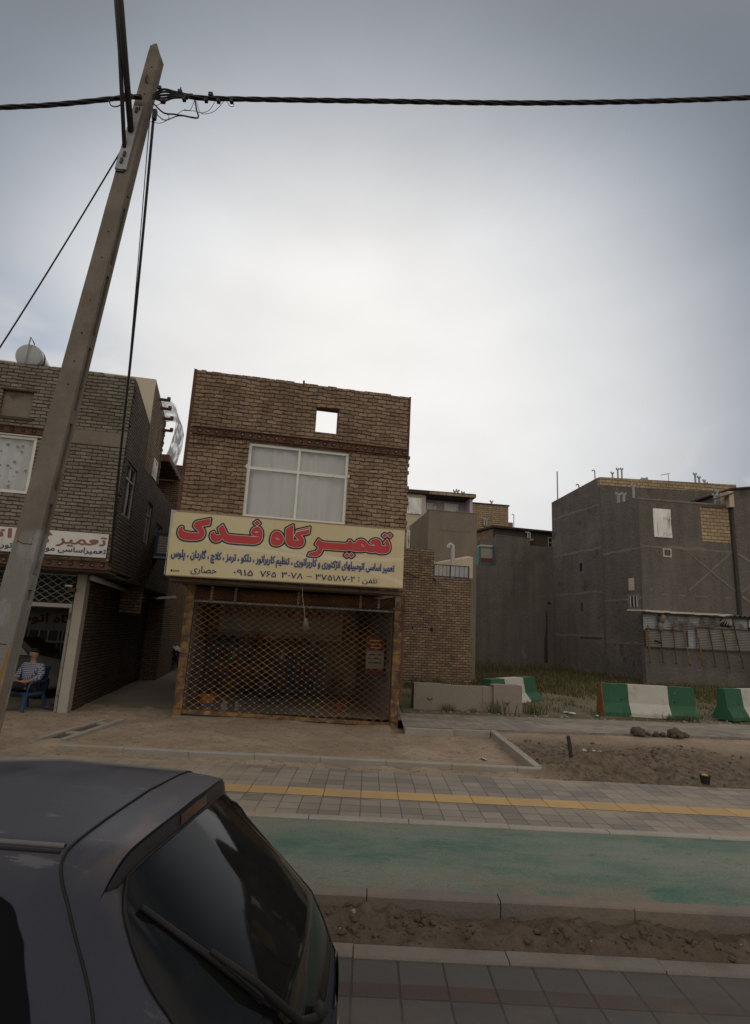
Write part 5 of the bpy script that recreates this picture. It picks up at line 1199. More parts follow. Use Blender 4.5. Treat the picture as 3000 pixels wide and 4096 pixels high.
for y, z in ((.7, 7.55), (1.0, 7.42), (1.45, 7.30), (1.62, 7.02)):
    mb = MB(); mb.box(FX-.3, FX+.24, y, y+.06, z-.05, z+.01); mb.box(FX+.17, FX+.25, y-.005, y+.065, z-.02, z+.06); mb.build('steel_joist', M_['rust'], t)
window(t, .95, 1.5, 5.5, 6.0, -FX-.012, fw=.05, axis='x', curtain='curtain', cy=.005, depth=.04)

# third house deeper in the alley with a jutting slab
t = thing('brick_house', 'narrow brick house deep in the left alley under a jutting ribbed slab', 'building', lp(0, 6.95, 0), R(11))
mb = MB(); mb.box(-4, FX-.03, 0, 7, -.1, 6.55); mb.build('wall', M_['brick_light'], t)
mb = MB(); mb.box(-4, FX-.02, -2.6, 0, 6.58, 6.74)
for k in range(6): mb.box(-3, FX-.021, -2.6+.43*k, -2.54+.43*k, 6.53, 6.579)
mb.build('jutting_slab', M_['rust'], t)
window(t, .3, 1.0, 5.3, 6.3, -FX+.05, fw=.06, axis='x', curtain='curtain', depth=.03, cy=.001)
# plastic sheet over the slab
mb = MB(); P = []
prof = [(-.42,.0),(-.42,.9),(-.40,1.5),(-.30,1.78),(-.10,1.86),(.12,1.84),(.30,1.70),(.38,1.40),(.37,.8),(.28,.25),(.20,0)]
for i in range(5):
    y = -.9+.4*i; P.append([(x+.02*math.sin(i*1.2+j*.5), y, z*(1-.02*i)) for j, (x, z) in enumerate(prof)])
mb.grid(P)
def film_mat():
    t_ = NT('cloudy_film'); t_.t.nodes.remove(t_.bsdf)
    a = t_.n('ShaderNodeBsdfTransparent'); b = t_.n('ShaderNodeBsdfTranslucent'); c_ = t_.n('ShaderNodeBsdfDiffuse')
    b.inputs[0].default_value = (.6,.6,.62,1); c_.inputs[0].default_value = (.5,.5,.5,1)
    m1 = t_.n('ShaderNodeMixShader'); m1.inputs[0].default_value = .4; t_.t.links.new(b.outputs[0], m1.inputs[1]); t_.t.links.new(c_.outputs[0], m1.inputs[2])
    m2 = t_.n('ShaderNodeMixShader'); n = t_.noise(3, 4, .6); t_.t.links.new(t_.ramp(n.outputs['Fac'], .2, .6), m2.inputs[0])
    t_.t.links.new(a.outputs[0], m2.inputs[1]); t_.t.links.new(m1.outputs[0], m2.inputs[2]); t_.t.links.new(m2.outputs[0], t_.out.inputs[0]); return t_.mat
M_['film'] = film_mat()
o = mb.build('plastic_sheet', M_['film'], smooth=True, loc=lp(.12, 5.6, 6.75), rotz=R(11)); tag(o, 'cloudy plastic sheet bulging over the slab high in the alley', 'plastic sheet')
# house closing the alley
t = thing('brick_house', 'brick house closing the far end of the narrow alley', 'building', lp(-3, 17, 0), R(11))
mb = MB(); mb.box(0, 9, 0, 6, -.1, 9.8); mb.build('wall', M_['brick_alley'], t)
mb = MB(); mb.box(2.6, 3.6, -.03, .02, 0, 2.2); mb.build('door', M_['steel_dark'], t)

# evaporative cooler on the alley wall
t = thing('evaporative_cooler', 'blue framed evaporative cooler hung on the alley wall beside the yellow sign', 'cooler', lp(FX, S(4.55), 3.62), R(11))
mb = MB(); mb.box(.02, .46, .02, .55, .02, .62); mb.build('casing', M_['louvre'], t)
mb = MB()
mb.box(.0, .07, 0, .02, 0, .66); mb.box(.41, .48, 0, .02, 0, .66); mb.box(.07, .41, 0, .02, 0, .07); mb.box(.07, .41, 0, .02, .59, .66); mb.box(.46, .48, .02, .57, 0, .66); mb.box(.0, .46, .02, .57, .62, .66)
mb.build('frame', M_['blue_frame'], t)
mb = MB(); mb.box(-.0, .52, .0, .55, -.06, -.005); mb.build('tray', M_['galv'], t)
mb = MB()
for k in range(7): mb.box(.09, .39, .008, .019, .10+.07*k, .115+.07*k)
mb.build('louvre', M_['white_metal'], t)
# alley lamp
t = thing('street_lamp', 'white lamp head on a short arm inside the dark alley', 'street lamp', lp(-.04, 5.6, 2.35), R(11))
mb = MB(); mb.tube([(0,0,0), (.25,0,.16), (.5,0,.17)], .02, 8); mb.build('arm', M_['pipe_grey'], t, True)
mb = MB(); mb.hexa([(.45,-.1,.13),(1.05,-.09,.19),(1.05,.09,.19),(.45,.1,.13),(.5,-.06,.2),(1.0,-.05,.27),(1.0,.05,.27),(.5,.06,.2)]); mb.build('lamp_head', M_['white'], t, bevel=.02)

# white sign
s2 = thing('shop_sign', 'weathered white shop sign with faded dark red lettering, partly behind the pole', 'sign', *LEFT)
mb = MB(); mb.box(-4.6, .455, -.835, -.81, 3.03, 3.505)
t_ = NT('sign_white_rust'); n = t_.noise(1.2, 6, .6); n2 = t_.noise(1.0, 5, .6, stretch=(5, 1, .5))
c_ = t_.mix(t_.ramp(n.outputs['Fac'], .4, .7), (.66,.63,.59), (.55,.53,.49)); c_ = t_.mix(t_.math('MULTIPLY', t_.ramp(n2.outputs['Fac'], .60, .74), .7), c_, (.33,.20,.11))
mb.build('panel', t_.finish(c_, .5, None, 0, .3), s2)
mb = MB(); mb.box(-4.61, .462, -.838, -.80, 3.015, 3.028); mb.box(-4.61, .462, -.838, -.80, 3.507, 3.52); mb.box(.457, .466, -.838, -.80, 3.028, 3.507); mb.build('trim', M_['rust'], s2)
mb = MB(); y = -.8385
add_text(mb, shape_fa('تعمیر'), -.48, .42, 3.20, 3.43, .007, y); add_text(mb, shape_fa('گاه'), -1.20, -.58, 3.25, 3.46, .007, y); add_text(mb, shape_fa('اتو'), -1.86, -1.30, 3.25, 3.47, .010, y); add_text(mb, shape_fa('تــ'), -2.5, -1.92, 3.25, 3.44, .010, y)
mb.build('title_lettering', mat('faded_maroon', (.25,.10,.10), .6, .2, 3), s2)
mb = MB(); add_text(mb, shape_fa('تعمیراساسی موتور.کاربراتور.ترمز.کلاچ'), -2.1, .44, 3.05, 3.205, .0045, y); mb.build('trades_lettering', mat('faded_navy', (.04,.06,.16), .6, .2, 3), s2)

# water tank on the roof
t = thing('water_tank', 'metal water tank lying on the left roof', 'water tank', lp(-2.16, 1.2, 7.22), R(11+2))
mb = MB(); mb.lathe((0,-.75,.42), [(.001,-.03),(.22,-.02),(.275,0),(.285,.03),(.285,1.3),(.27,1.33),(.001,1.36)], 28, 'y'); mb.build('drum', M_['galv'], t, 'auto')
mb = MB(); mb.lathe((0,-.75,.42), [(.287,.13),(.295,.13),(.295,.19),(.287,.19)], 28, 'y'); mb.build('band', M_['rust'], t, 'auto')
mb = MB(); mb.tube([(-.06,-.83,-.2), (-.03,-.83,.4), (.0,-.82,.84), (.05,-.80,.77), (.09,-.78,.69)], .016, 6); mb.build('vent_pipe', M_['white_plastic'], t, True)
for y in (-.6, .55):
    mb = MB(); mb.box(-.35, .35, y, y+.06, -.92, .08); mb.build('cradle', M_['rust'], t)
# ------------------------------------------------------------------ houses beyond the vacant lot
def frame_of(loc, rot):
    Mx = Matrix.Translation(loc) @ Matrix.Rotation(rot, 4, 'Z')
    return lambda x, y, z: tuple(Mx @ Vector((x, y, z)))
def flue(parent, x, y, z, h, r=.06, cap='H', m='pipe_grey'):
    r *= .78; mb = MB(); mb.tube([(x, y, z), (x, y, z+h)], r, 8)
    if cap == 'H': mb.tube([(x-r*1.5, y, z+h-.02), (x+r*1.5, y, z+h-.02)], r*.8, 8); mb.tube([(x-r*1.5, y, z+h-.02), (x-r*1.5, y, z+h+r*1.6)], r*.8, 8); mb.tube([(x+r*1.5, y, z+h-.02), (x+r*1.5, y, z+h+r*1.2)], r*.8, 8)
    else: mb.tube([(x, y, z+h), (x-.02, y, z+h+.1), (x-.12, y, z+h+.13), (x-.2, y, z+h+.06)], r, 8)
    return mb.build('flue_pipe', M_[m], parent, 'auto')

# low tan brick wall building right behind the shop
BW = ((1.09, 19.04, 0), R(8))
t = thing('brick_outbuilding', 'low tan brick building with a ragged right corner beside the vacant lot', 'building', *BW)
mb = MB(); rnd = random.Random(12)
mb.wall(-3, 1.02, -.3, 4.66, 0, .3); mb.box(1.02, 2.34, 0, .3, -.3, 3.76, 0, ('l',)); mb.box(2.1, 2.34, .3, 4.9, -.3, 3.76)
top_bricks(mb, -1, 1.02, 0, .3, 4.658, rnd, 0, .03)
z = .1
while z < 3.7:
    big = z < 1.7; e = rnd.uniform(.0, .13 if big else .03)
    mb.box(2.34, 2.345+e, .01, .28, z+.008, z+.074); z += .082
for k in range(24):
    x = rnd.uniform(-.2, 2.2); z = rnd.uniform(.3, 3.6); mb.box(x, x+rnd.choice([.1, .2]), -rnd.uniform(.005, .02), .01, z, z+.07, 0, ('k',))
mb.build('wall', M_['brick_lot'], t)
mb = MB()
for x, z, w, h in ((.33, 1.98, .05, .10), (.95, 1.93, .10, .12), (1.0, 3.63, .06, .09), (1.06, 3.55, .03, .12), (2.0, 2.0, .05, .04), (1.72, 2.0, .03, .05)): mb.box(x, x+w, -.003, .0, z, z+h)
mb.build('putlog_hole', M_['black'], t)
mb = MB(); mb.box(1.68, 2.08, -.012, -.001, 1.62, 1.66); mb.build('embedded_lintel', M_['rust'], t)
mb = MB(); mb.box(-3, 2.1, .3, 4.9, 3.6, 3.7); mb.build('roof', M_['alley'], t)
mb = MB(); mb.tube([(.02,-.02,3.83),(.2,-.03,3.82),(.35,-.04,3.72),(.48,-.03,3.70),(.53,-.02,3.76)], .012, 6); mb.build('loose_cable', M_['cable'], t, True)
ra = thing('roof_railing', 'x', 'x'); del ra['label']; del ra['category']; ra.parent = t
mb = MB()
for x in (1.05, 1.62, 2.28): mb.box(x-.018, x+.018, .05, .086, 3.76, 4.2)
for z in (3.78, 4.17): mb.box(1.068, 1.602, .053, .083, z, z+.03); mb.box(1.638, 2.262, .053, .083, z, z+.03)
for x in (1.22, 1.36, 1.5, 1.8, 1.96, 2.12): mb.box(x-.006, x+.006, .06, .075, 3.81, 4.17)
mb.build('bars', M_['steel_dark'], ra)
mb = MB(); mb.face([(1.06,.1,3.78),(2.27,.1,3.78),(2.27,.1,4.17),(1.06,.1,4.12)]); mb.build('film_panel', M_['film'], ra)
# satellite-like pale tank & white vent pipe on that roof
G = frame_of(*BW)
mb = MB(); mb.tube([(0,0,0),(0,0,1.62)], .085, 14); mb.tube([(0,0,1.6),(-.01,0,1.74),(-.10,0,1.80),(-.18,0,1.72),(-.18,0,1.64)], .085, 12)
tag(mb.build('vent_pipe', M_['white_plastic'], smooth='auto', loc=G(2.72, 3.6, 3.7)), 'white hooked vent pipe rising above the tan brick roof railing', 'pipe')
mb = MB(); mb.lathe((0,0,0), [(.001,0),(.28,0),(.28,.75),(.22,.92),(.08,1.0),(.001,1.0)], 20)
tag(mb.build('water_tank', mat('tank_pale', (.30,.31,.31), .6, .2, 3), smooth='auto', loc=G(1.36, 2.2, 3.7)), 'pale upright tank behind the left end of the roof railing', 'water tank')

# grey plastered box behind it
GB = (G(0, 5, 0), R(8)); t = thing('plastered_house', 'brown grey plastered house side rising behind the tan brick wall', 'building', *GB)
mb = MB(); mb.wall(2.0, 4.2, -.4, 7.17, 0, .3); mb.box(2.0, 2.3, .3, 4.2, -.4, 7.17, 0, ('f',)); mb.box(3.9, 4.2, .3, 12, -.4, 7.17, 0, ('f',))
mb.box(1.985, 4.215, -.02, .32, 7.17, 7.21); mb.build('wall', M_['plaster_house'], t)
mb = MB(); mb.box(2.3, 3.9, .3, 11, 6.7, 6.8); mb.build('roof', M_['alley'], t)
mb = MB(); mb.box(2.55, 3.95, -.012, -.001, 6.32, 6.9); mb.build('block_patch', mat('patch_blocks', (.19,.165,.135), .95, .25, 5, .2, 20), t)
mb = MB(); mb.hexa([(2.2,-.9,4.2),(3.75,-.9,4.2),(3.75,-.05,4.2),(2.2,-.05,4.2),(2.2,-.9,4.75),(3.75,-.9,5.1),(3.75,-.05,5.25),(2.2,-.05,4.85)]); mb.build('stair_head', M_['plaster_beige'], t)

# cream and lilac house
CH = (G(0, 9, 0), R(8)); t = thing('apartment_house', 'cream apartment house with a lilac recessed balcony under a flat eave', 'building', *CH)
mb = MB(); mb.box(0, 2.72, 0, 9, -.4, 8.86); mb.build('wall', M_['plaster_beige'], t)
mb = MB(); mb.box(2.72, 5.3, 1.0, 9, -.4, 8.86); mb.box(5.15, 5.3, .0, 1.0, 7.0, 8.86); mb.box(2.721, 2.78, -.02, 1.0, 7.1, 8.8); mb.build('lilac_wall', M_['plaster_lilac'], t)
mb = MB(); mb.hexa([(-.2,-.25,8.87),(5.4,-.25,8.87),(5.4,9,8.87),(-.2,9,8.87),(-.2,-.25,9.02),(5.4,-.25,9.06),(5.4,9,9.06),(-.2,9,9.02)]); mb.box(2.9, 5.35, -.29, -.252, 8.86, 9.0, 1); mb.build('eave', [M_['roof_dark'], M_['brick_far']], t)
window(t, 1.80, 2.55, 7.80, 8.64, -.04, cols=[2.17], rows=[8.42], fw=.05, pane='glass', curtain='curtain', cy=-.045, depth=.02)
window(t, 1.86, 2.52, 6.0, 6.94, -.04, cols=[2.2], rows=[6.7], fw=.05, pane='glass', curtain='curtain', cy=-.045, depth=.02)
window(t, 2.86, 3.42, 7.6, 8.68, .95, rows=[8.4], fw=.05, curtain='curtain', cy=-.045, depth=.02)
window(t, 4.02, 4.80, 7.6, 8.72, .95, cols=[4.4], rows=[8.4], fw=.05, curtain='curtain', cy=-.045, depth=.02)
for x, h in ((4.5, .3), (4.66, .34), (4.95, .26)): flue(t, x, .6, 9.05, h, .06)
mb = MB(); mb.box(3.42, 3.56, .8, .99, 8.3, 8.5); mb.build('meter_box', M_['white_metal'], t)
t = thing('air_conditioner', 'grey air conditioner on a bracket beside the lower cream house window', 'air conditioner', frame_of(*CH)(2.53, -.55, 6.55), R(8))
mb = MB(); mb.box(0, .42, 0, .5, .05, .52); mb.build('casing', M_['pipe_grey'], t, bevel=.015)
mb = MB(); mb.box(.19, .41, -.012, -.001, .08, .50); mb.build('grille', M_['steel_dark'], t)
mb = MB(); mb.box(-.1, .45, .0, .5, .0, .045); mb.tube([(.4,.1,.0),(.42,.3,-.2),(.42,.52,-.45)], .03, 6); mb.build('bracket', M_['steel_dark'], t)

# tan block house
TB = (G(0, 32, 0), R(8)); t = thing('block_house', 'tan block walled house end in the distance right of the lilac balcony', 'building', *TB)
mb = MB(); mb.box(11.5, 16.38, 0, 6, -.4, 14.18); mb.build('wall', M_['brick_far'], t)
mb = MB(); mb.box(11.4, 16.48, -.08, 6, 14.182, 14.30); mb.build('roof', M_['roof_dark'], t)
flue(t, 14.85, .5, 14.3, .34, .10)
for x in (13.92, 14.15): flue(t, x, -.14, 12.1, .62, .10)
mb = MB(); mb.box(16.39, 17.0, .4, 3, 11.4, 12.7); mb.build('side_room', M_['brick_far'], t)
flue(t, 17.05, .3, 12.0, 1.4, .05, 'hook')

# grey wall house standing across the lot
A0 = (13.17, 40.95, 0); T8 = R(8)
t = thing('plastered_house', 'wide dark grey plastered blind wall closing the back of the lot', 'building', A0, T8)
mb = MB(); mb.wall(-7.6, -4.29, -.6, 6.85, 0, .3); mb.box(-4.29, -1.71, 0, .3, -.6, 9.0, 0); mb.box(-1.71, .1, 0, .3, -.6, 8.47, 0, ('l',))
mb.box(-4.29, -4.0, .3, 6, -.6, 9.0, 0, ('f',))
mb.hexa([(-4.3,-.02,9.0),(-1.70,-.02,9.0),(-1.70,.32,9.0),(-4.3,.32,9.0),(-4.3,-.02,9.12),(-1.70,-.02,9.0+.02),(-1.70,.32,9.02),(-4.3,.32,9.12)])
mb.build('wall', M_['plaster_wall'], t)
mb = MB(); rnd = random.Random(31)
for z in (1.35, 3.6, 5.1): 
    x = -7.4
    while x < 0:
        L = rnd.uniform(.5, 1.6); mb.box(x, min(x+L, 0), -.006, -.0008, z+rnd.uniform(-.02, .02), z+.05+rnd.uniform(-.02, .03)); x += L+rnd.uniform(.3, 1.5)
mb.build('render_ridge', M_['plaster_dark'], t)
mb = MB(); mb.box(-7.6, .1, .3, 6, 6.4, 6.5); mb.build('roof', M_['alley'], t)
mb = MB(); rock(mb, (-.35, -.02, 4.4), .12, 5, 0, 1, .8); mb.build('dark_hole', M_['black'], t)
mb = MB()
for k, (x, z, w, h) in enumerate(((-2.34, 1.0, .12, .5), (-2.2, .62, .16, .35), (-2.3, 1.35, .07, .3))):
    mb.face([(x-w, -.003-.001*k, z-h*.6), (x+w*.8, -.003-.001*k, z-h*.5), (x+w*.6, -.003-.001*k, z+h*.5), (x-w*.5, -.003-.001*k, z+h*.6)])
mb.build('whitewash_stain', mat('whitewash', (.17,.155,.14), .95, .3, 4), t)
mb = MB()
for k in range(6): mb.face([(-.75+.05*k, -.004-.0006*k, .2), (-.45-.03*k, -.004-.0006*k, .2), (-.48-.02*k, -.004-.0006*k, 2.2+.35*k), (-.70+.05*k, -.004-.0006*k, 2.0+.3*k)])
mb.build('soot_stain', mat('soot', (.045,.038,.034), .95, .3, 3), t)
A_ = frame_of(A0, T8)
t = thing('evaporative_cooler', 'teal framed rusty evaporative cooler on the ledge of the blind grey wall', 'cooler', A_(-4.75, .5, 6.85), T8)
mb = MB(); mb.box(-.62, .40, .02, .9, .16, 1.35); mb.build('casing', M_['louvre'], t)
mb = MB()
for x in (-.65, .35): mb.box(x, x+.1, -.02, .015, .1, 1.4)
for z in (.1, 1.3): mb.box(-.55, .35, -.018, .015, z, z+.1)
mb.box(-.66, -.62, .02, .92, .1, 1.4); mb.build('frame', M_['teal_frame'], t)
mb = MB(); mb.box(-.55, .35, -.004, .016, .2, .55); mb.build('rust_panel', M_['rust'], t)
mb = MB(); mb.box(-.55, .35, .0, .9, 1.402, 1.52); mb.build('top_slab', M_['plaster_beige'], t)
mb = MB()
for x in (-.6, .3): mb.box(x, x+.06, .1, .8, 0, .099)
mb.build('stand', M_['rust'], t)

# brown house with the long dark eave
BH = (A_(0, 4, 0), T8); t = thing('brown_house', 'dark brown house under a long dark eave behind the blind grey wall', 'building', *BH)
mb = MB(); mb.box(-3.1, 3, 0, 7, -.5, 10.35); mb.build('wall', M_['plaster_brown'], t)
mb = MB(); mb.hexa([(-3.15,.001,6),(-3.1,0,6),(-3.1,7,6),(-4.3,5,6),(-3.15,.001,10.3),(-3.1,0,10.3),(-3.1,7,10.3),(-4.3,5,10.3)]); mb.build('side_wall', M_['brick_lot'], t)
mb = MB(); mb.hexa([(-3.25,-.35,10.36),(3,-.35,10.26),(3,7,10.26),(-4.5,5,10.3),(-3.25,-.35,10.52),(3,-.35,10.40),(3,7,10.40),(-4.5,5,10.46)]); mb.build('eave', M_['roof_dark'], t)
window(t, 1.55, 2.3, 9.1, 9.95, -.05, cols=[1.9], rows=[9.5], fw=.06, frame='pipe_grey', pane='glass', depth=.03)
mb = MB(); mb.box(-1.9, .1, -.5, -.2, 9.48, 9.66); mb.build('parapet_cap', M_['block_cream'], t)
for x in (-.28, -.1): flue(t, x, -.3, 9.5, .55, .08, 'hook')
flue(t, -1.95, -.3, 9.3, .3, .09, 'hook')
t = thing('distant_roof', 'far low grey roof with a stepped chimney showing between brown eave and grey house', 'building', A_(0, 14, 0), T8)
mb = MB(); mb.hexa([(-1.6,0,0),(5,0,0),(5,5,0),(-1.6,5,0),(-1.6,0,11.8),(5,0,11.6),(5,5,11.9),(-1.6,5,11.9)]); mb.build('wall', M_['plaster_house'], t)
mb = MB(); mb.hexa([(-1.8,-.2,11.82),(5,-.2,11.62),(5,5,11.9),(.0,5,11.9),(-1.0,1,12.3),(5,1,12.1),(5,5,12.3),(0,5,12.3)]); mb.build('roof', M_['plaster_wall'], t)
mb = MB(); mb.box(-.35, .0, .4, .8, 11.9, 13.5); mb.box(0, .35, .4, .8, 11.9, 13.0); mb.box(-.3, -.05, .45, .75, 13.5, 14.0); mb.build('chimney', M_['plaster_house'], t)

# big dark grey concrete apartment block
c2 = (15.25, 31.73, 0); T6 = R(6)
t = thing('apartment_block', 'large dark grey rendered apartment block with cream block parapet, right of the lot', 'building', c2, T6)
# left face runs from A to c2: in local coordinates of this frame
Ci = (Matrix.Translation(c2) @ Matrix.Rotation(T6, 4, 'Z')).inverted()
la = Ci @ Vector(A0); lc1 = Ci @ Vector((14.55-.02, 35.2, 0))
dirL = (Vector((0,0,0))-la).normalized(); LL = la.length
def pL(s, z, o=0.0):   # point on the left face, s metres from A towards c2, pushed out by o
    n_ = Vector((-dirL.y, dirL.x, 0)) * -1
    if n_.x > 0: n_ = -n_
    p = la + dirL*s + n_*o; return (p.x, p.y, z)
S1 = (lc1-la).length
nrL = Vector(pL(0, 0, 1))-Vector(pL(0, 0, 0))
mb = MB()
# rear high volume
mb.face([pL(0, -.6), pL(S1, -.6), pL(S1, 11.72), pL(0, 11.75)]); 
mb.face([pL(S1, 9.8), (9.2, lc1.y, 9.8), (9.2, lc1.y, 12.0), pL(S1, 11.75)])
mb.face([pL(0, 11.75), pL(S1, 11.72), (9.2, lc1.y, 11.72), (9.2, la.y, 11.75)])
# front lower volume
mb.face([pL(S1, -.6), (0, 0, -.6), (0, 0, 10.05), pL(S1, 10.02)])
mb.face([(0,0,-.6), (5.72,0,-.6), (5.72,0,10.05), (0,0,10.05)])
mb.face([(0,0,10.05), (5.72,0,10.05), (9.2,lc1.y,10.02), pL(S1, 10.02)])
mb.face([(5.72,0,-.6), (9.2,0,-.6), (9.2,0,10.05), (5.72,0,10.05)])
mb.build('wall', M_['plaster_dark'], t)
# parapet: cream blocks towards the viewer, grey on the side
mb = MB(); mb.hexa([pL(S1, 11.72), (9.2, lc1.y, 11.95), (9.2, lc1.y+.25, 11.95), pL(S1-.25, 11.72), pL(S1, 12.32), (9.2, lc1.y, 12.55), (9.2, lc1.y+.25, 12.55), pL(S1-.25, 12.32)])
mb.build('block_parapet', M_['block_cream'], t)
mb = MB(); mb.hexa([pL(0, 11.72), pL(S1-.25, 11.7), pL(S1-.25, 11.7, -.25), pL(0, 11.72, -.25), pL(0, 11.85), pL(S1-.25, 12.33), pL(S1-.25, 12.33, -.25), pL(0, 11.85, -.25)])
mb.build('side_parapet', M_['plaster_dark'], t)
mb = MB(); mb.box(-.02, 5.75, -.03, .2, 10.051, 10.16); mb.build('ledge', M_['plaster_band'], t)
mb = MB(); mb.hexa([pL(S1, 10.03, .01), (0, 0.201, 10.051), (.2, .201, 10.051), pL(S1, 10.03, -.2), pL(S1, 10.4, .01), (0, .201, 10.1), (.2, .201, 10.1), pL(S1, 10.4, -.2)]); mb.build('side_ledge', M_['plaster_dark'], t)
# storey bands left by the floor slabs
mb = MB(); rnd = random.Random(41)
def band(s0, s1, z, h=.16):
    s = s0
    while s < s1-.1:
        e = min(s+rnd.uniform(.5, 1.2), s1); dz = rnd.uniform(-.03, .03); hh = h*rnd.uniform(.6, 1.2)
        mb.hexa([pL(s, z+dz, .008), pL(e, z+dz, .008), pL(e, z+dz, -.01), pL(s, z+dz, -.01), pL(s, z+dz+hh, .008), pL(e, z+dz+hh, .008), pL(e, z+dz+hh, -.01), pL(s, z+dz+hh, -.01)]); s = e
for z in (10.45, 7.65, 4.87, 2.1): band(.15, S1-.1, z)
for z in (7.15, 4.3, 1.78): band(S1+.1, LL-.05, z)
x = .05
while x < 5.6:
    e = min(x+rnd.uniform(.4, 1.1), 5.7); z = 7.26+rnd.uniform(-.03, .03); mb.box(x, e, -.008, .01, z, z+.16*rnd.uniform(.5, 1.2)); x = e
for z in (4.62,):
    x = 1.2
    while x < 5.6: e = x+rnd.uniform(.3, .7); mb.box(x, e, -.006, .01, z, z+.06); x = e+rnd.uniform(.2, 1.2)
mb.build('floor_band', M_['plaster_band'], t)
# vertical joints of the frame
mb = MB()
mb.box(-.02, .05, -.012, .02, -.6, 10.0); mb.hexa([pL(S1-.06, -.6, .012), pL(S1+.06, -.6, .012), pL(S1+.06, -.6, -.02), pL(S1-.06, -.6, -.02), pL(S1-.06, 11.6, .012), pL(S1+.06, 10.3, .012), pL(S1+.06, 10.3, -.02), pL(S1-.06, 11.6, -.02)])
mb.build('corner_joint', M_['plaster_wall'], t)
# diagonal braces of the steel frame showing through the render
def brace(mb, x0, z0, x1, z1, y, w=.045):
    dx, dz = x1-x0, z1-z0; L = math.hypot(dx, dz); nx, nz = -dz/L*w, dx/L*w
    mb.hexa([(x0-nx, y-.02, z0-nz), (x0+nx, y-.02, z0+nz), (x0+nx, y+.02, z0+nz), (x0-nx, y+.02, z0-nz), (x1-nx, y-.02, z1-nz), (x1+nx, y-.02, z1+nz), (x1+nx, y+.02, z1+nz), (x1-nx, y+.02, z1-nz)])
mb = MB(); brace(mb, 2.85, 7.18, 5.66, 5.05, 0); brace(mb, 2.85, 4.98, 5.62, 7.3, .012); mb.build('diagonal_brace', M_['plaster_band'], t)
mb = MB(); mb.box(3.84, 5.62, -.012, -.001, 7.85, 9.93); mb.build('block_infill', M_['block_cream'], t)
mb = MB(); mb.box(3.9, 5.3, -.03, -.013, 9.86, 9.94); mb.build('lintel', M_['rust'], t)
mb = MB(); mb.box(5.66, 5.74, -.03, -.001, 2, 10.0); mb.build('downpipe', M_['steel_dark'], t)
w = window(t, .86, 1.93, 7.9, 9.58, -.045, cols=[(1.42, 7.95, 9.2)], rows=[9.23], fw=.06, curtain='curtain', cy=-.05, depth=.03, folds=6)
mb = MB()
for k in range(5): mb.box(1.46+.09*k, 1.475+.09*k, -.12, -.105, 8.0, 9.15)
for z in (8.15, 9.02): mb.box(1.42, 1.93, -.122, -.104, z, z+.03)
mb.build('window_bars', M_['white_metal'], w)
v = thing('vent_window', 'x', 'x'); del v['label']; del v['category']; v.parent = t
mb = MB(); mb.wall(1.36, 1.88, 6.78, 7.28, -.02, 0, [(1.45, 1.80, 6.86, 7.21)]); mb.build('surround', M_['plaster_beige'], v)
mb = MB(); mb.box(1.45, 1.80, -.006, -.001, 6.86, 7.21); mb.build('opening', M_['black'], v)
mb = MB()
for k in range(3): mb.box(1.53+.09*k, 1.55+.09*k, -.018, -.007, 6.86, 7.21)
mb.build('bars', M_['pipe_grey'], v)
# little openings on the side
for s, z0, z1, m_ in ((3.4, 9.55, 9.8, 'rust'), (3.45, 6.4, 6.95, 'black'), (3.43, 3.75, 4.3, 'plaster_brown')):
    mb = MB(); mb.hexa([pL(s, z0, .012), pL(s+.26, z0, .012), pL(s+.26, z0, .0015), pL(s, z0, .0015), pL(s, z1, .012), pL(s+.26, z1, .012), pL(s+.26, z1, .0015), pL(s, z1, .0015)]); mb.build('vent_opening', M_[m_], t)
v = thing('side_window', 'x', 'x'); del v['label']; del v['category']; v.parent = t
def slabL(name, s0, s1, z0, z1, o0, o1, m_, par):
    mb = MB(); mb.hexa([pL(s0, z0, o1), pL(s1, z0, o1), pL(s1, z0, o0), pL(s0, z0, o0), pL(s0, z1, o1), pL(s1, z1, o1), pL(s1, z1, o0), pL(s0, z1, o0)]); return mb.build(name, M_[m_], par)
slabL('surround', 8.2, 9.25, 3.7, 4.62, .0015, .012, 'plaster_band', v); slabL('pane', 8.45, 8.98, 3.87, 4.5, .013, .018, 'glass_dark', v)
for s in (8.42, 8.70, 8.96): slabL('frame', s, s+.05, 3.87, 4.5, .019, .03, 'white_metal', v)
slabL('patch', 8.3, 8.8, 4.85, 5.55, .0015, .010, 'plaster_beige', t)
slabL('old_doorway', 7.0, 7.1, .5, 1.7, .0015, .012, 'plaster_band', t); slabL('old_window', 8.6, 9.3, .9, 1.65, .0015, .014, 'plaster_wall', t); slabL('embedded_lintel', 3.3, 5.6, 2.02, 2.12, .012, .025, 'rust', t)
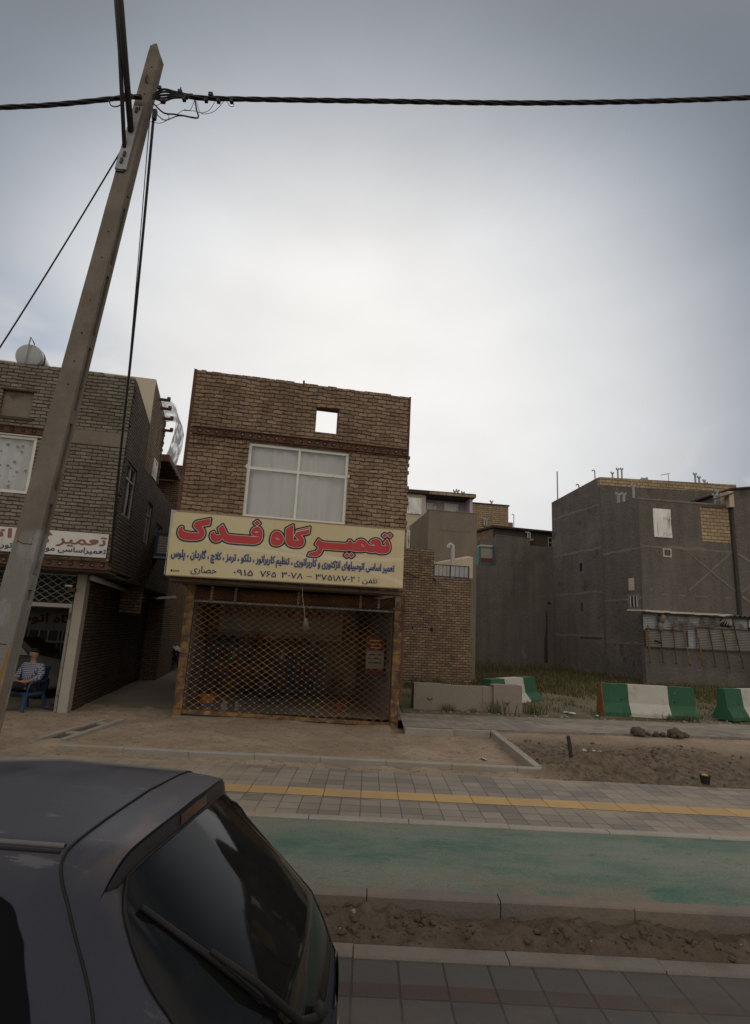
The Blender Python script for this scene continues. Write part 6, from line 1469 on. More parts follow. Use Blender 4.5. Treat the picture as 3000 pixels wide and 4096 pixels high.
# roof bits
for x, h, r_ in ((.82, .55, .07), (1.2, .85, .07), (1.48, .88, .07), (6.72, .95, .08), (7.0, .75, .08), (7.36, .55, .07), (7.5, .4, .07)): flue(t, x+nrL.x*0, lc1.y+.6, 12.3, h, r_)
flue(t, -.1+pL(S1, 0)[0], lc1.y+.4, 12.3, .45, .05, 'hook')
p_ = pL(3.1, 11.9, -.3); flue(t, p_[0], p_[1], p_[2], .5, .06, 'hook'); p_ = pL(.35, 11.75, -.3); mb = MB(); mb.tube([p_, (p_[0], p_[1], 14.2)], .05, 8); mb.build('pole', M_['pipe_grey'], t)
mb = MB(); mb.box(3.0, 6.0, lc1.y+2.2, lc1.y+5, 11.7, 13.05); mb.hexa([(2.2,lc1.y+2.4,11.7),(3.0,lc1.y+2.4,11.7),(3.0,lc1.y+5,11.7),(2.2,lc1.y+5,11.7),(2.3,lc1.y+2.4,12.6),(3.0,lc1.y+2.4,13.05),(3.0,lc1.y+5,13.05),(2.3,lc1.y+5,12.6)]); mb.build('stair_head', M_['plaster_dark'], t)
mb = MB()
for x in (3.75, 3.95, 4.1): mb.box(x, x+.13, lc1.y+2.0, lc1.y+2.15, 12.6, 13.15+.05*(x > 4))
mb.build('roof_meters', M_['white_plastic'], t)
an = MB(); ax_, ay_ = 5.95, lc1.y+2.3
an.tube([(ax_, ay_, 12.8), (ax_, ay_, 13.75)], .02, 6); an.tube([(ax_-.55, ay_, 13.55), (ax_+.1, ay_, 13.7)], .018, 6)
for k in range(5): an.tube([(ax_-.5+.14*k, ay_-.15, 13.56+.03*k), (ax_-.5+.14*k, ay_+.15, 13.56+.03*k)], .01, 4)
an.build('antenna', M_['pipe_grey'], t)
# flues on the terrace
for x, y, z, h in ((-.25, .35, 10.2, .75), (4.95, .4, 10.1, .7), (5.2, .5, 10.1, 1.0), (5.45, .4, 10.1, .75)): flue(t, x+.2, y, z, h, .09)
p_ = pL(S1+1.6, 10.2, -.15); flue(t, p_[0], p_[1], p_[2]-.2, .8, .11); p_ = pL(S1+2.1, 10.2, -.15); flue(t, p_[0], p_[1], p_[2]-.2, .7, .10)

# neighbour at the right edge
NB = (frame_of(c2, T6)(5.78, -.25, 0), T6)
t = thing('apartment_block', 'plain dark grey rendered block with cross braces at the right edge of the frame', 'building', *NB)
mb = MB(); mb.hexa([(0,0,-.6),(9,-2.2,-.6),(9,5,-.6),(.2,5,-.6),(0,0,11.0),(9,-2.2,11.9),(9,5,11.9),(.2,5,11.0)]); mb.build('wall', M_['plaster_dark'], t)
mb = MB(); mb.hexa([(-.12,-.12,11.0),(9.1,-2.4,11.9),(9.1,5,11.9),(-.1,5.2,11.0),(-.12,-.12,11.1),(9.1,-2.4,12.0),(9.1,5,12.0),(-.1,5.2,11.1)]); mb.build('roof_edge', M_['roof_dark'], t)
mb = MB(); mb.box(-.30, -.001, -.1, 1.2, 9.95, 10.9); mb.build('pier', M_['plaster_beige'], t)
mb = MB(); mb.hexa([(-1.1,-.35,10.35),(-.05,-.15,10.75),(-.05,.3,10.75),(-1.1,.3,10.35),(-1.1,-.35,10.42),(-.05,-.15,10.82),(-.05,.3,10.82),(-1.1,.3,10.42)]); mb.build('small_canopy', M_['rust'], t)
mb = MB()
def sl(x): return -x*2.2/9
for (x0, z0, x1, z1) in ((.05, 7.2, 2.9, 4.9), (.05, 5.0, 2.9, 7.2), (.05, 4.75, 2.9, 2.5)):
    dx, dz = x1-x0, z1-z0; L = math.hypot(dx, dz); nx, nz = -dz/L*.06, dx/L*.06; o_ = .02 if z0 > z1 else .012
    mb.hexa([(x0-nx, sl(x0)-o_, z0-nz), (x0+nx, sl(x0)-o_, z0+nz), (x0+nx, sl(x0)+.01, z0+nz), (x0-nx, sl(x0)+.01, z0-nz), (x1-nx, sl(x1)-o_, z1-nz), (x1+nx, sl(x1)-o_, z1+nz), (x1+nx, sl(x1)+.01, z1+nz), (x1-nx, sl(x1)+.01, z1-nz)])
mb.build('diagonal_brace', M_['plaster_band'], t)

# patched shed of corrugated sheets on a rendered wall
SH = (frame_of(c2, T6)(0, -1.5, 0), T6); t = thing('metal_shed', 'patched shed of corrugated metal sheets on a rendered wall before the grey block', 'shed', *SH)
mb = MB(); mb.box(-.95, 12, 0, .3, -.6, 1.72); mb.build('base_wall', M_['plaster_wall'], t)
def corr(x0, x1, z0, z1, y, nm, m_, amp=.018, pitch=.085, tilt=0.0, seed=0):
    mb = MB(); n = int((z1-z0)/pitch*6); P = []
    for i in range(n+1):
        z = z0+(z1-z0)*i/n; d_ = amp*math.sin(6.2832*(z-z0)/pitch)
        P.append([(x0+(x1-x0)*j/10, y+d_+.015*mnoise.noise(Vector((j*.5+seed, z*1.5, seed))), z+tilt*(j/10)) for j in range(11)])
    mb.grid(P); return mb.build(nm, M_[m_], t, True)
corr(-.95, 1.0, 2.55, 3.5, .02, 'sheet', 'corr', seed=1); corr(.95, 3.1, 2.5, 3.52, .0, 'sheet', 'corr', seed=2); corr(3.05, 5.0, 2.55, 3.5, -.02, 'sheet', 'corr', seed=3, tilt=.03)
corr(-.9, 1.45, 1.70, 2.64, -.04, 'sheet', 'corr_dull', seed=4); corr(1.42, 2.0, 1.72, 2.7, .0, 'sheet', 'corr', seed=5); corr(1.95, 4.3, 1.72, 2.82, -.06, 'sheet', 'corr_dull', seed=6); corr(4.25, 12, 1.74, 2.9, -.04, 'sheet', 'corr_dull', seed=7)
mb = MB(); mb.box(5.05, 9, -.03, .02, 2.98, 3.4); mb.build('white_board', M_['barrier_white'], t)
mb = MB(); mb.box(5.0, 5.05, -.05, .0, 2.95, 3.5); mb.box(1.40, 1.46, -.09, -.06, 1.8, 2.66); mb.box(-.9, 12, -.11, -.075, 1.68, 1.73); mb.box(-.9, 1.3, -.09, -.07, 2.60, 2.65); mb.box(1.95, 12, -.11, -.09, 2.82, 2.86); mb.build('batten', M_['plaster_brown'], t)
mb = MB(); rr = random.Random(77); x = -1.0
while x < 3.7:
    e = x+.35; z = 3.58+rr.uniform(-.015, .03); mb.hexa([(x,-.28,z-.07),(e,-.28,z-.07),(e,1.45,z+.0),(x,1.45,z+.0),(x,-.28,z+.02),(e,-.28,z+.02),(e,1.45,z+.1),(x,1.45,z+.1)]); x = e
mb.build('mud_roof_edge', M_['plaster_cream'], t)
mb = MB(); mb.box(-1.0, 12, -.24, .05, 3.44, 3.50); mb.build('roof_bearer', M_['roof_dark'], t)
mb = MB(); n = 120; P = [[], []]
for i in range(n+1):
    x = 3.7+8.3*i/n; d_ = .03*math.sin(i*1.5); P[0].append((x, -.32, 3.56+d_)); P[1].append((x, 1.45, 3.66+d_))
mb.grid(P); mb.build('roof_sheet', M_['corr_dull'], t, True)
mb = MB(); rr = random.Random(3)
for k in range(7):
    a = -1.2+.4*k; mb.face([(3.55+.06*k, -.12, 3.42), (3.65+.06*k, -.14, 3.42), (3.55+.42*math.sin(a), -.22, 3.05+.08*math.cos(a)), (3.45+.42*math.sin(a), -.2, 3.02)])
mb.face([(3.35,-.05,2.95),(3.95,-.05,2.95),(4.0,-.05,3.35),(3.4,-.05,3.35)], 1)
mb.build('torn_sheet', [M_['corr_dull'], M_['black']], t)
mb = MB(); rock(mb, (.02,-.10,3.2), .17, 4, 0, 2, 1.5); rock(mb, (-.08,-.10,2.8), .14, 8, 0, 2, 1.9); mb.build('hanging_rag', M_['plaster_house'], t, True)
props = [(-.82, .95, 2.82, .02, 'a'), (-.1, .98, 3.3, -.05, 'b'), (.62, .95, 2.82, -.02, 'b'), (1.38, .92, 3.05, -.24, 'a'), (2.12, .9, 3.0, -.22, 'a'), (2.82, .88, 2.98, -.18, 'b'), (3.6, .86, 2.9, -.2, 'b'), (4.4, .84, 3.2, -.32, 'b'), (5.3, .82, 3.05, -.22, 'b'), (6.2, .82, 3.05, -.2, 'b')]
for x, z0, z1, dx, k in props:
    mb = MB(); mb.tube([(x+.0, -.22, z0), (x+dx, -.13, z1)], .032, 6); rock(mb, (x, -.2, z0), .07, int(x*10)+20, 1, 1); mb.build('prop_rod', [M_['yellow_rust'] if k == 'a' else M_['rust'], M_['plaster_brown']], t)
mb = MB(); mb.tube([(-.55, -.3, 2.05), (-.35, -.25, 2.0), (-.12, -.18, 1.95)], .05, 8); mb.build('spout', M_['black'], t, True)
# ------------------------------------------------------------------ power pole and cables
PB = Vector((-5.45, 8.5, -.1)); PT = Vector((-4.44, 8.5, 12.22)); PLEN = (PT-PB).length
lean = math.atan2(PT.x-PB.x, PT.z-PB.z)
pole = thing('utility_pole', 'tall leaning concrete power pole with orange stains near its foot', 'utility pole', PB)
pole.rotation_euler = (0, lean, 0)
def pole_mat():
    t = NT('pole_concrete'); n = t.noise(2.0, 6, .6); fn = t.noise(60, 4, .65)
    col = t.mix(t.ramp(n.outputs['Fac'], .35, .7), (.165,.138,.115), (.215,.185,.158))
    f = t.math('MULTIPLY_ADD', fn.outputs['Fac'], .7); f.node.inputs[2].default_value = .65; col = t.scalecol(col, f)
    sep = t.n('ShaderNodeSeparateXYZ'); t.t.links.new(t.tc.outputs['Object'], sep.inputs[0])
    wob = t.noise(2.4, 5, .6); h = t.math('ADD', sep.outputs['Z'], t.math('MULTIPLY', wob.outputs['Fac'], .7))
    low = t.ramp(h, 3.60, 3.50)
    paint = t.mix(t.ramp(t.noise(3.2, 6, .6, stretch=(1, 1, .45)).outputs['Fac'], .40, .52), (.27,.262,.25), (.20,.19,.178))
    st = t.noise(1.0, 6, .62, stretch=(5.5, 5.5, .55)); paint = t.mix(t.ramp(st.outputs['Fac'], .50, .60), paint, (.235,.145,.07))
    st2 = t.noise(1.0, 6, .62, stretch=(7, 7, 1.1)); paint = t.mix(t.ramp(st2.outputs['Fac'], .64, .70), paint, (.10,.105,.125))
    paint = t.scalecol(paint, f)
    col = t.mix(low, col, paint)
    nm = t.bump(fn.outputs['Fac'], .006); nm = t.bump(n.outputs['Fac'], .02, .6, nm)
    return t.finish(col, .93, nm, 0, .15)
PM = pole_mat()
def pw(z): k = z/PLEN; return .205*(1-k)+.115*k     # half width
def pd(z): k = z/PLEN; return .125*(1-k)+.09*k     # half depth
mb = MB()
N = 40; ZTOP = PLEN-.22
fl = .06
def ring(z, a, b, y0, y1): return [(-a, y0, z), (b, y0, z), (b, y1, z), (-a, y1, z)]
for k0, (f0, f1) in enumerate((('front', 1), ('back', -1))):
    for i in range(N):
        z0, z1 = ZTOP*i/N, ZTOP*(i+1)/N
        j = lambda z: .006*mnoise.noise(Vector((z*2.3, k0*5, 1)))
        def r(z):
            w, d_ = pw(z), pd(z)
            return ring(z, w+j(z), w+j(z+.3), -d_, -d_+fl) if f1 > 0 else ring(z, w, w, d_-fl, d_)
        A, B = r(z0), r(z1); mb.hexa(A+B, 0, ('b', 't'))
# web and ribs between the flanges
for i in range(N):
    z0, z1 = ZTOP*i/N, ZTOP*(i+1)/N; mb.hexa(ring(z0, pw(z0)-.05, pw(z0)-.05, -pd(z0)+fl-.005, pd(z0)-fl+.005)+ring(z1, pw(z1)-.05, pw(z1)-.05, -pd(z1)+fl-.005, pd(z1)-fl+.005), 0, ('b', 't'))
z = 2.35; 
while z < 10.2:
    h = .22; mb.hexa(ring(z, pw(z)-.008, pw(z)-.008, -pd(z)+fl-.004, pd(z)-fl+.004)+ring(z+h, pw(z+h)-.008, pw(z+h)-.008, -pd(z+h)+fl-.004, pd(z+h)-fl+.004)); z += 1.32
mb.hexa(ring(0, pw(0)-.008, pw(0)-.008, -pd(0)+fl-.004, pd(0)-fl+.004)+ring(2.2, pw(2.2)-.008, pw(2.2)-.008, -pd(2.2)+fl-.004, pd(2.2)-fl+.004), 0)
mb.hexa(ring(9.2, pw(9.2)-.006, pw(9.2)-.006, -pd(9.2)+fl-.004, pd(9.2)-fl+.004)+ring(ZTOP, pw(ZTOP)-.006, pw(ZTOP)-.006, -pd(ZTOP)+fl-.004, pd(ZTOP)-fl+.004), 0)
# broken tip
w = pw(ZTOP); d_ = pd(ZTOP)
mb.hexa(ring(ZTOP, w, w, -d_, d_)+[(-w+.01, -d_, ZTOP+.20), (w-.07, -d_, ZTOP+.15), (w-.09, d_, ZTOP+.16), (-w+.02, d_, ZTOP+.18)], 0, ('b',))
mb.hexa([(-w+.02,-d_+.005,ZTOP+.19), (.03,-d_+.005,ZTOP+.155), (.03,d_,ZTOP+.16), (-w+.03,d_,ZTOP+.175), (-w+.05,-d_+.02,ZTOP+.26), (-.01,-d_+.02,ZTOP+.27), (-.01,d_-.02,ZTOP+.25), (-w+.05,d_-.02,ZTOP+.26)], 0, ('b',))
mb.build('shaft', PM, pole)
mb = MB()
for z in (5.6, 6.0, 6.5, 7.1, 7.9, 8.4, 11.25, 11.5, 11.85): mb.tube([(.02, -pd(z)-.002, z), (.02, -pd(z)+.002, z)], .016, 8)
for z in (8.0, 8.7, 9.4, 10.1, 10.6, 11.0, 11.5): mb.tube([(pw(z)-.002, -pd(z)+.03, z), (pw(z)+.002, -pd(z)+.03, z)], .012, 6)
mb.build('bolt_hole', M_['black'], pole)
for z in (3.02, 1.55):
    mb = MB(); mb.tube([(-pw(z)*.7, -pd(z)-.0015, z+.02), (-.02, -pd(z)-.0015, z-.01), (pw(z)*.6, -pd(z)-.0015, z)], .006, 4); mb.build('crack', M_['black'], pole)
# galvanised plate carrying the lamp arms
mb = MB(); mb.hexa([(-.14,-pd(9.6)-.035,9.62),(.06,-pd(9.6)-.035,9.62),(.06,-pd(9.6)-.004,9.62),(-.14,-pd(9.6)-.004,9.62),(-.10,-pd(10.9)-.035,10.95),(.06,-pd(10.9)-.035,10.95),(.06,-pd(10.9)-.004,10.95),(-.10,-pd(10.9)-.004,10.95)])
for z, x in ((9.78, -.05), (9.92, -.03), (10.85, -.02)): mb.box(x-.02, x+.02, -pd(z)-.06, -pd(z)-.03, z-.05, z+.05, 1)
mb.box(-.12, .02, -pd(9.6)-.03, -pd(9.6)+.0, 9.575, 9.618, 1)
mb.build('arm_plate', [M_['plate'], M_['steel_dark']], pole)
mb = MB(); mb.tube([(-.03,-.12,10.40),(-.09,-1.15,11.85),(-.14,-2.3,13.1),(-.18,-3.2,13.7)], .052, 12); mb.build('lamp_arm', M_['arm_steel'], pole, True)
mb = MB(); mb.tube([(-.07,-.12,10.06),(-.165,-.75,11.35),(-.20,-1.6,12.55)], .034, 10); mb.build('arm_strut', M_['arm_steel'], pole, True)
mb = MB(); mb.box(-.21, .0, -.40, -.34, 10.86, 10.91); mb.build('arm_clamp', M_['steel_dark'], pole)
for z, x in ((11.55, -.03), (10.9, .0)):
    mb = MB(); mb.tube([(x, -pd(z)-.004, z+.12), (x+.02, -pd(z)-.05, z), (x+.04, -pd(z)-.02, z-.06)], .012, 6); mb.build('hook', M_['steel_dark'], pole, True)

def smooth_path(P, n=12):
    P = [Vector(p) for p in P]; out = []
    for i in range(len(P)-1):
        p0, p1, p2, p3 = P[max(i-1, 0)], P[i], P[i+1], P[min(i+2, len(P)-1)]
        for k in range(n):
            t = k/n; out.append(.5*((2*p1)+(p2-p0)*t+(2*p0-5*p1+4*p2-p3)*t*t+(3*p1-p0-3*p2+p3)*t**3))
    out.append(P[-1]); return out
def bundle(mb, P, r, R_, n, pitch):
    pts = smooth_path(P, 40); s = 0; acc = [0]
    for a, b in zip(pts, pts[1:]): s += (b-a).length; acc.append(s)
    for k in range(n):
        q = []
        for p, s in zip(pts, acc):
            a = 6.2832*(s/pitch+k/n); q.append(p+Vector((0, math.cos(a)*R_, math.sin(a)*R_)))
        mb.tube(q, r, 6)
CY = 8.30
cab = thing('overhead_cable', 'thick twisted black power cable crossing the whole sky past the pole', 'cable', (0,0,0))
mb = MB(); bundle(mb, [(-16,CY,9.9),(-11,CY,10.12),(-6.94,CY,10.56),(-5.87,CY,10.70),(-4.8,CY,10.90),(-4.5,CY+.0,10.93)], .020, .023, 4, 1.3); mb.build('strands', M_['cable'], cab, True)
mb = MB(); bundle(mb, [(-3.65,CY,10.985),(-3.05,CY,10.98),(-.36,CY,11.09),(2.76,CY,11.24),(6.36,CY,11.57),(11,CY,12.2),(17,CY,13.3)], .020, .023, 4, 1.3); mb.build('strands', M_['cable'], cab, True)
mb = MB()
for k, dz in enumerate((-.07, -.035, .0, .04, .07)):
    mb.tube(smooth_path([(-4.3,CY,10.95+dz*.4),(-4.1,CY-.02*k,10.95+dz*1.1),(-3.9,CY-.02,10.99+dz*.9),(-3.55,CY,10.985+dz*.3)]), .018, 6)
mb.tube(smooth_path([(-4.25,CY,11.14),(-4.05,CY,11.10),(-3.85,CY,11.03),(-3.68,CY,11.0)]), .012, 6)
mb.build('splayed_strands', M_['cable'], cab, True)
mb = MB(); mb.tube(smooth_path([(-4.75,CY-.05,10.78),(-4.85,CY-.05,10.66),(-4.97,CY-.05,10.66),(-5.02,CY-.05,10.78),(-4.90,CY-.05,10.86)]), .010, 6); mb.build('drop_loop', M_['cable'], cab, True)
for x, z, s in ((-4.2,11.13,.03),(-3.83,11.07,.035),(-3.72,10.98,.035),(-3.62,10.99,.03),(-3.74,10.92,.03),(-4.11,10.87,.042),(-3.35,10.92,.03),(-3.13,10.92,.032),(-3.28,11.04,.038),(-2.9,10.93,.032)):
    mb = MB(); mb.box(x-s, x+s, CY-.04, CY+.03, z-s, z+s)
    if x == -3.83: mb.tube([(x,CY,z),(x,CY,z+.12)], .010, 6)
    mb.build('tap_connector', M_['cable'], cab, bevel=.008)
for P, r in (([(-4.27,10.80),(-4.07,10.62),(-3.89,10.6),(-3.72,10.58),(-3.46,10.55),(-3.50,10.72),(-3.55,10.92)], .014),
             ([(-4.24,10.65),(-4.04,10.47),(-3.79,10.57),(-3.47,10.55)], .009), ([(-4.27,10.42),(-4.1,10.4),(-3.98,10.48),(-3.97,10.56),(-4.07,10.62)], .005),
             ([(-4.22,10.76),(-4.16,10.8),(-4.11,10.86)], .005), ([(-3.82,10.61),(-3.72,10.7),(-3.61,10.71),(-3.56,10.9)], .005),
             ([(-3.72,10.69),(-3.54,10.69),(-3.4,10.66),(-3.27,10.73),(-3.19,10.92)], .005), ([(-3.52,10.9),(-3.41,10.65),(-3.19,10.7),(-3.03,10.94)], .005), ([(-3.0,10.95),(-2.92,10.83),(-2.85,10.84),(-2.88,10.92)], .005)):
    mb = MB(); mb.tube(smooth_path([(x, CY, z) for x, z in P]), r, 5); mb.build('drop_loop', M_['cable'], cab, True)
e1 = Vector(lp(.56, -.87, 2.95)); s1 = Vector((-4.27, 8.36, 10.72)); mid = (e1+s1)/2+Vector((.02, 0, -.14))
mb = MB(); mb.tube(smooth_path([s1, s1*.75+e1*.25+Vector((.02,0,-.1)), mid, s1*.25+e1*.75+Vector((.0,0,-.1)), e1], 10), .024, 6)
tag(mb.build('service_cable', M_['cable'], smooth=True), 'black service cable dropping from the pole head to the left brick building corner', 'cable')
mb = MB(); e2 = Vector(lp(.55, -.85, 3.6)); mb.tube(smooth_path([s1+Vector((-.06,0,-.1)), s1*.6+e2*.4+Vector((-.02,0,-.12)), e2], 14), .009, 5)
tag(mb.build('service_cable', M_['cable'], smooth=True), 'thin second wire running close beside the dropping black service cable', 'cable')
mb = MB(); mb.tube(smooth_path([(-4.75,8.38,9.86),(-5.6,8.58,8.0),(-6.47,8.8,6.25),(-7.6,9.1,4.2)], 10), .013, 6)
tag(mb.build('service_cable', M_['cable'], smooth=True), 'thin wire slanting from the pole down to the left edge of the frame', 'cable')
mb = MB(); mb.box(-.035, .035, -.035, .035, -.12, .08)
tag(mb.build('cable_clamp', M_['cable'], loc=(-4.25, 8.36, 10.65), bevel=.012), 'black cable clamp at the pole head where the service cables drop', 'clamp')

# ------------------------------------------------------------------ parked hatchback in the foreground
CARM = ((-.13, 2.44, -.15), R(-4.4))
car = thing('hatchback_car', 'dusty dark grey hatchback parked in the foreground, seen from behind its roof', 'car', *CARM)
def paint_mat():
    t = NT('car_paint'); n = t.noise(1.6, 6, .6); fn = t.noise(120, 3, .6)
    geo = t.n('ShaderNodeNewGeometry'); sep = t.n('ShaderNodeSeparateXYZ'); t.t.links.new(geo.outputs['Normal'], sep.inputs[0])
    top = t.ramp(sep.outputs['Z'], .45, .95)            # dust settles on what faces up
    dust = t.math('MULTIPLY', top, t.ramp(n.outputs['Fac'], .15, .75))
    col = t.mix(t.math('MULTIPLY', dust, .45), (.009,.013,.031), (.075,.070,.069))
    st = t.noise(2.6, 5, .6, stretch=(1, .4, 1)); col = t.mix(t.math('MULTIPLY', t.math('MULTIPLY', t.ramp(st.outputs['Fac'], .56, .70), top), .45), col, (.12,.085,.07))
    sc_ = t.noise(5, 8, .7, stretch=(.5, 3.0, 1)); col = t.mix(t.math('MULTIPLY', t.math('MULTIPLY', t.ramp(sc_.outputs['Fac'], .60, .66), top), .35), col, (.20,.19,.19))
    f = t.math('MULTIPLY_ADD', fn.outputs['Fac'], .3); f.node.inputs[2].default_value = .85
    rg = t.math('MULTIPLY_ADD', dust, .34); rg.node.inputs[2].default_value = .30
    m_ = t.finish(t.scalecol(col, f), rg, None, 0, .30); t.bsdf.inputs['Coat Weight'].default_value = .12; t.bsdf.inputs['Coat Roughness'].default_value = .25; return m_
PAINT = paint_mat()
def cglass():
    t = NT('car_glass'); n = t.noise(2.2, 5, .6); col = t.mix(t.ramp(n.outputs['Fac'], .5, .8), (.006,.0065,.007), (.016,.015,.014))
    m_ = t.finish(col, .05, None, 0, .20); return m_
CG = cglass()
# stations from nose to tail: x, then profile of (half width, z) from sill to roof centre
def prof(sill, side, belt, shoulder, mid, edge, in_, top):
    return [(sill[0], sill[1]), (side[0], side[1]), (belt[0], belt[1]), (shoulder[0], shoulder[1]), (mid[0], mid[1]), (edge[0], edge[1]), (in_[0], in_[1]), (0, top)]
ST = [
 (-3.80, prof((.55,.22),(.60,.35),(.58,.50),(.52,.58),(.48,.60),(.42,.62),(.25,.63),.635)),
 (-3.62, prof((.70,.20),(.76,.40),(.74,.60),(.68,.68),(.62,.70),(.52,.72),(.30,.735),.74)),
 (-3.05, prof((.76,.18),(.82,.45),(.81,.68),(.76,.78),(.70,.82),(.58,.84),(.32,.86),.865)),
 (-2.62, prof((.77,.18),(.83,.48),(.82,.74),(.78,.85),(.73,.89),(.62,.92),(.34,.94),.945)),
 (-2.10, prof((.77,.18),(.83,.50),(.82,.78),(.78,.90),(.69,1.07),(.56,1.18),(.34,1.205),.215+1.0)),
 (-1.80, prof((.77,.18),(.83,.50),(.825,.79),(.79,.91),(.68,1.12),(.555,1.275),(.38,1.31),1.325)),
 (-1.40, prof((.77,.18),(.83,.50),(.83,.80),(.795,.92),(.68,1.13),(.555,1.30),(.38,1.345),1.37)),
 (-1.00, prof((.77,.19),(.83,.50),(.83,.80),(.795,.92),(.68,1.13),(.55,1.29),(.38,1.342),1.368)),
 (-.765, prof((.77,.20),(.83,.50),(.825,.81),(.785,.925),(.67,1.12),(.545,1.29),(.37,1.336),1.356)),
 (-.67, prof((.765,.21),(.827,.50),(.818,.81),(.772,.925),(.655,1.12),(.53,1.286),(.365,1.33),1.35)),
 (-.605, prof((.76,.21),(.823,.50),(.812,.81),(.763,.92),(.642,1.11),(.515,1.276),(.355,1.324),1.344)),
 (-.600, prof((.76,.21),(.823,.50),(.812,.81),(.763,.92),(.638,1.10),(.502,1.228),(.35,1.27),1.288)),
 (-.602, prof((.76,.21),(.823,.50),(.812,.81),(.763,.92),(.636,1.095),(.498,1.214),(.345,1.254),1.272)),
 (-.33, prof((.75,.21),(.80,.50),(.765,.79),(.71,.87),(.61,.955),(.52,.985),(.34,1.005),1.015)),
 (-.14, prof((.74,.21),(.775,.50),(.725,.70),(.66,.765),(.60,.79),(.53,.80),(.34,.81),.815)),
 (-.075, prof((.73,.22),(.76,.48),(.71,.62),(.65,.665),(.60,.68),(.53,.69),(.34,.695),.70)),
 (.00, prof((.70,.24),(.73,.42),(.69,.50),(.64,.525),(.59,.535),(.52,.54),(.34,.545),.55)),
 (.0, prof((.62,.25),(.64,.34),(.60,.38),(.56,.39),(.52,.395),(.46,.40),(.30,.40),.40)),
 (-.10, prof((.55,.20),(.56,.205),(.54,.21),(.5,.21),(.45,.21),(.4,.21),(.25,.21),.21)),
]
def cr(P, t):
    i = min(int(t), len(P)-2); f = t-i
    p0, p1, p2, p3 = P[max(i-1, 0)], P[i], P[i+1], P[min(i+2, len(P)-1)]
    g = lambda a, b, c, e: .5*(2*b+(c-a)*f+(2*a-5*b+4*c-e)*f*f+(3*b-a-3*c+e)*f**3)
    return tuple(g(p0[k], p1[k], p2[k], p3[k]) for k in range(len(p1)))
def CS(s, t, side=1):
    """surface point: s station, t along the profile (0 sill .. 7 roof centre)"""
    i = min(int(s), len(ST)-2); f = s-i
    def at(k):
        p = cr(ST[k][1], t)
        if k in (11, 12):       # the lip exists only near the roof, the flanks stay smooth
            q = min(1, max(0, (t-4.55)/.5)); q = q*q*(3-2*q); o = cr(ST[10][1], t); p = tuple(o[z]*(1-q)+p[z]*q for z in (0, 1)); return p, ST[10][0]*(1-q)+ST[k][0]*q
        return p, ST[k][0]
    a, xa = at(i); b, xb = at(i+1); x = xa*(1-f)+xb*f
    # rear edge bows slightly towards the middle of the car
    w, z = a[0]*(1-f)+b[0]*f, a[1]*(1-f)+b[1]*f
    bow = .055*(1-(w/.6)**2) if s >= 7.5 else 0
    k = min(1, max(0, (s-7.5)/1.5)); x += (bow if w < .6 else -.03*(w-.6)/.2)*k
    return Vector((x, side*w, z))
def CN(s, t, side):
    e = .02; a = CS(min(s+e, len(ST)-1.001), t, side)-CS(max(s-e, 0), t, side); b = CS(s, min(t+e, 7), side)-CS(s, max(t-e, 0), side)
    n = a.cross(b)*(1 if side > 0 else -1)
    n.normalize(); c = Vector((-1.5, 0, .6)); p = CS(s, t, side)
    if n.dot(p-Vector((p.x*.9, 0, .6))) < 0 and abs(n.z) < .95: n = -n
    if n.z < -.3: n = -n
    return n
mb = MB()
Sv = [i+k/6 for i in range(len(ST)-1) for k in range(6)]+[len(ST)-1-1e-6]
Tv = [k/6 for k in range(0, 43)]
P = []
for s in Sv:
    row = [CS(s, min(t, 6.9999), -1) for t in Tv]+[CS(s, min(t, 6.9999), 1) for t in reversed(Tv[:-1])]; P.append(row)
mb.grid(P); mb.face([tuple(p) for p in reversed(P[0])])
o = mb.build('body', PAINT, car, 'auto')
def patch(nm, s0, s1, t0, t1, m_, off=.006, sides=(-1, 1), ns=14, nt_=14, join=False, ins=None):
    mb = MB()
    for sd in sides:
        P = []
        for i in range(ns+1):
            s = s0+(s1-s0)*i/ns; row = []
            for j in range(nt_+1):
                t = t0+(t1-t0)*j/nt_
                if ins: s_, t_ = ins(i/ns, j/nt_)
                else: s_, t_ = s, t
                row.append(CS(s_, min(t_, 6.9999), sd)+CN(s_, min(t_, 6.99), sd)*off)
            P.append(row)
        if sd < 0: P = P[::-1]
        mb.grid(P)
    return mb.build(nm, m_, car, True)
# rear screen: whole width, both halves in one sheet with rounded corners
mb = MB(); P = []
ns, ntt = 30, 30
def lin(x, K):
    for (a, p), (b, q) in zip(K, K[1:]):
        if x <= b: return p+(q-p)*(x-a)/(b-a)
    return K[-1][1]
def GS(v):   # screen height 0 top .. 1 bottom -> station
    h = v*.70
    return 12.01+min(h, .225)/.22*.99 if h < .22 else (13+(h-.22)/.2 if h < .42 else 14+(h-.42)/.12 if h < .54 else 15+(h-.54)/.16*.55)
for i in range(ns+1):
    s = GS(i/ns); row = []
    for j in range(-ntt, ntt+1):
        u = abs(j)/ntt; sd = -1 if j < 0 else 1
        tmin = lin(i/ns, ((0, 4.95), (.08, 4.68), (.16, 4.4), (.24, 4.15), (.33, 3.92), (.5, 3.9), (1, 4.5)))
        # rounded corners
        v = i/ns; e = max(0, .07-v)/.07; e2 = max(0, v-.93)/.07
        tm = tmin+.30*(e**2+e2**2)
        t = 6.9999-(6.9999-tm)*u
        row.append(CS(s, t, sd)+CN(s, t, sd)*.007)
    P.append(row)
mb.grid(P); o = mb.build('rear_window', CG, car, True)
# black surround left by the seal
mb = MB(); edge = [p for p in P[0]]+[r[-1] for r in P[1:]]+[p for p in reversed(P[-1])]+[r[0] for r in reversed(P[:-1])]
mb.tube(edge, .006, 5, 0, False); mb.build('window_seal', M_['black'], o, True)
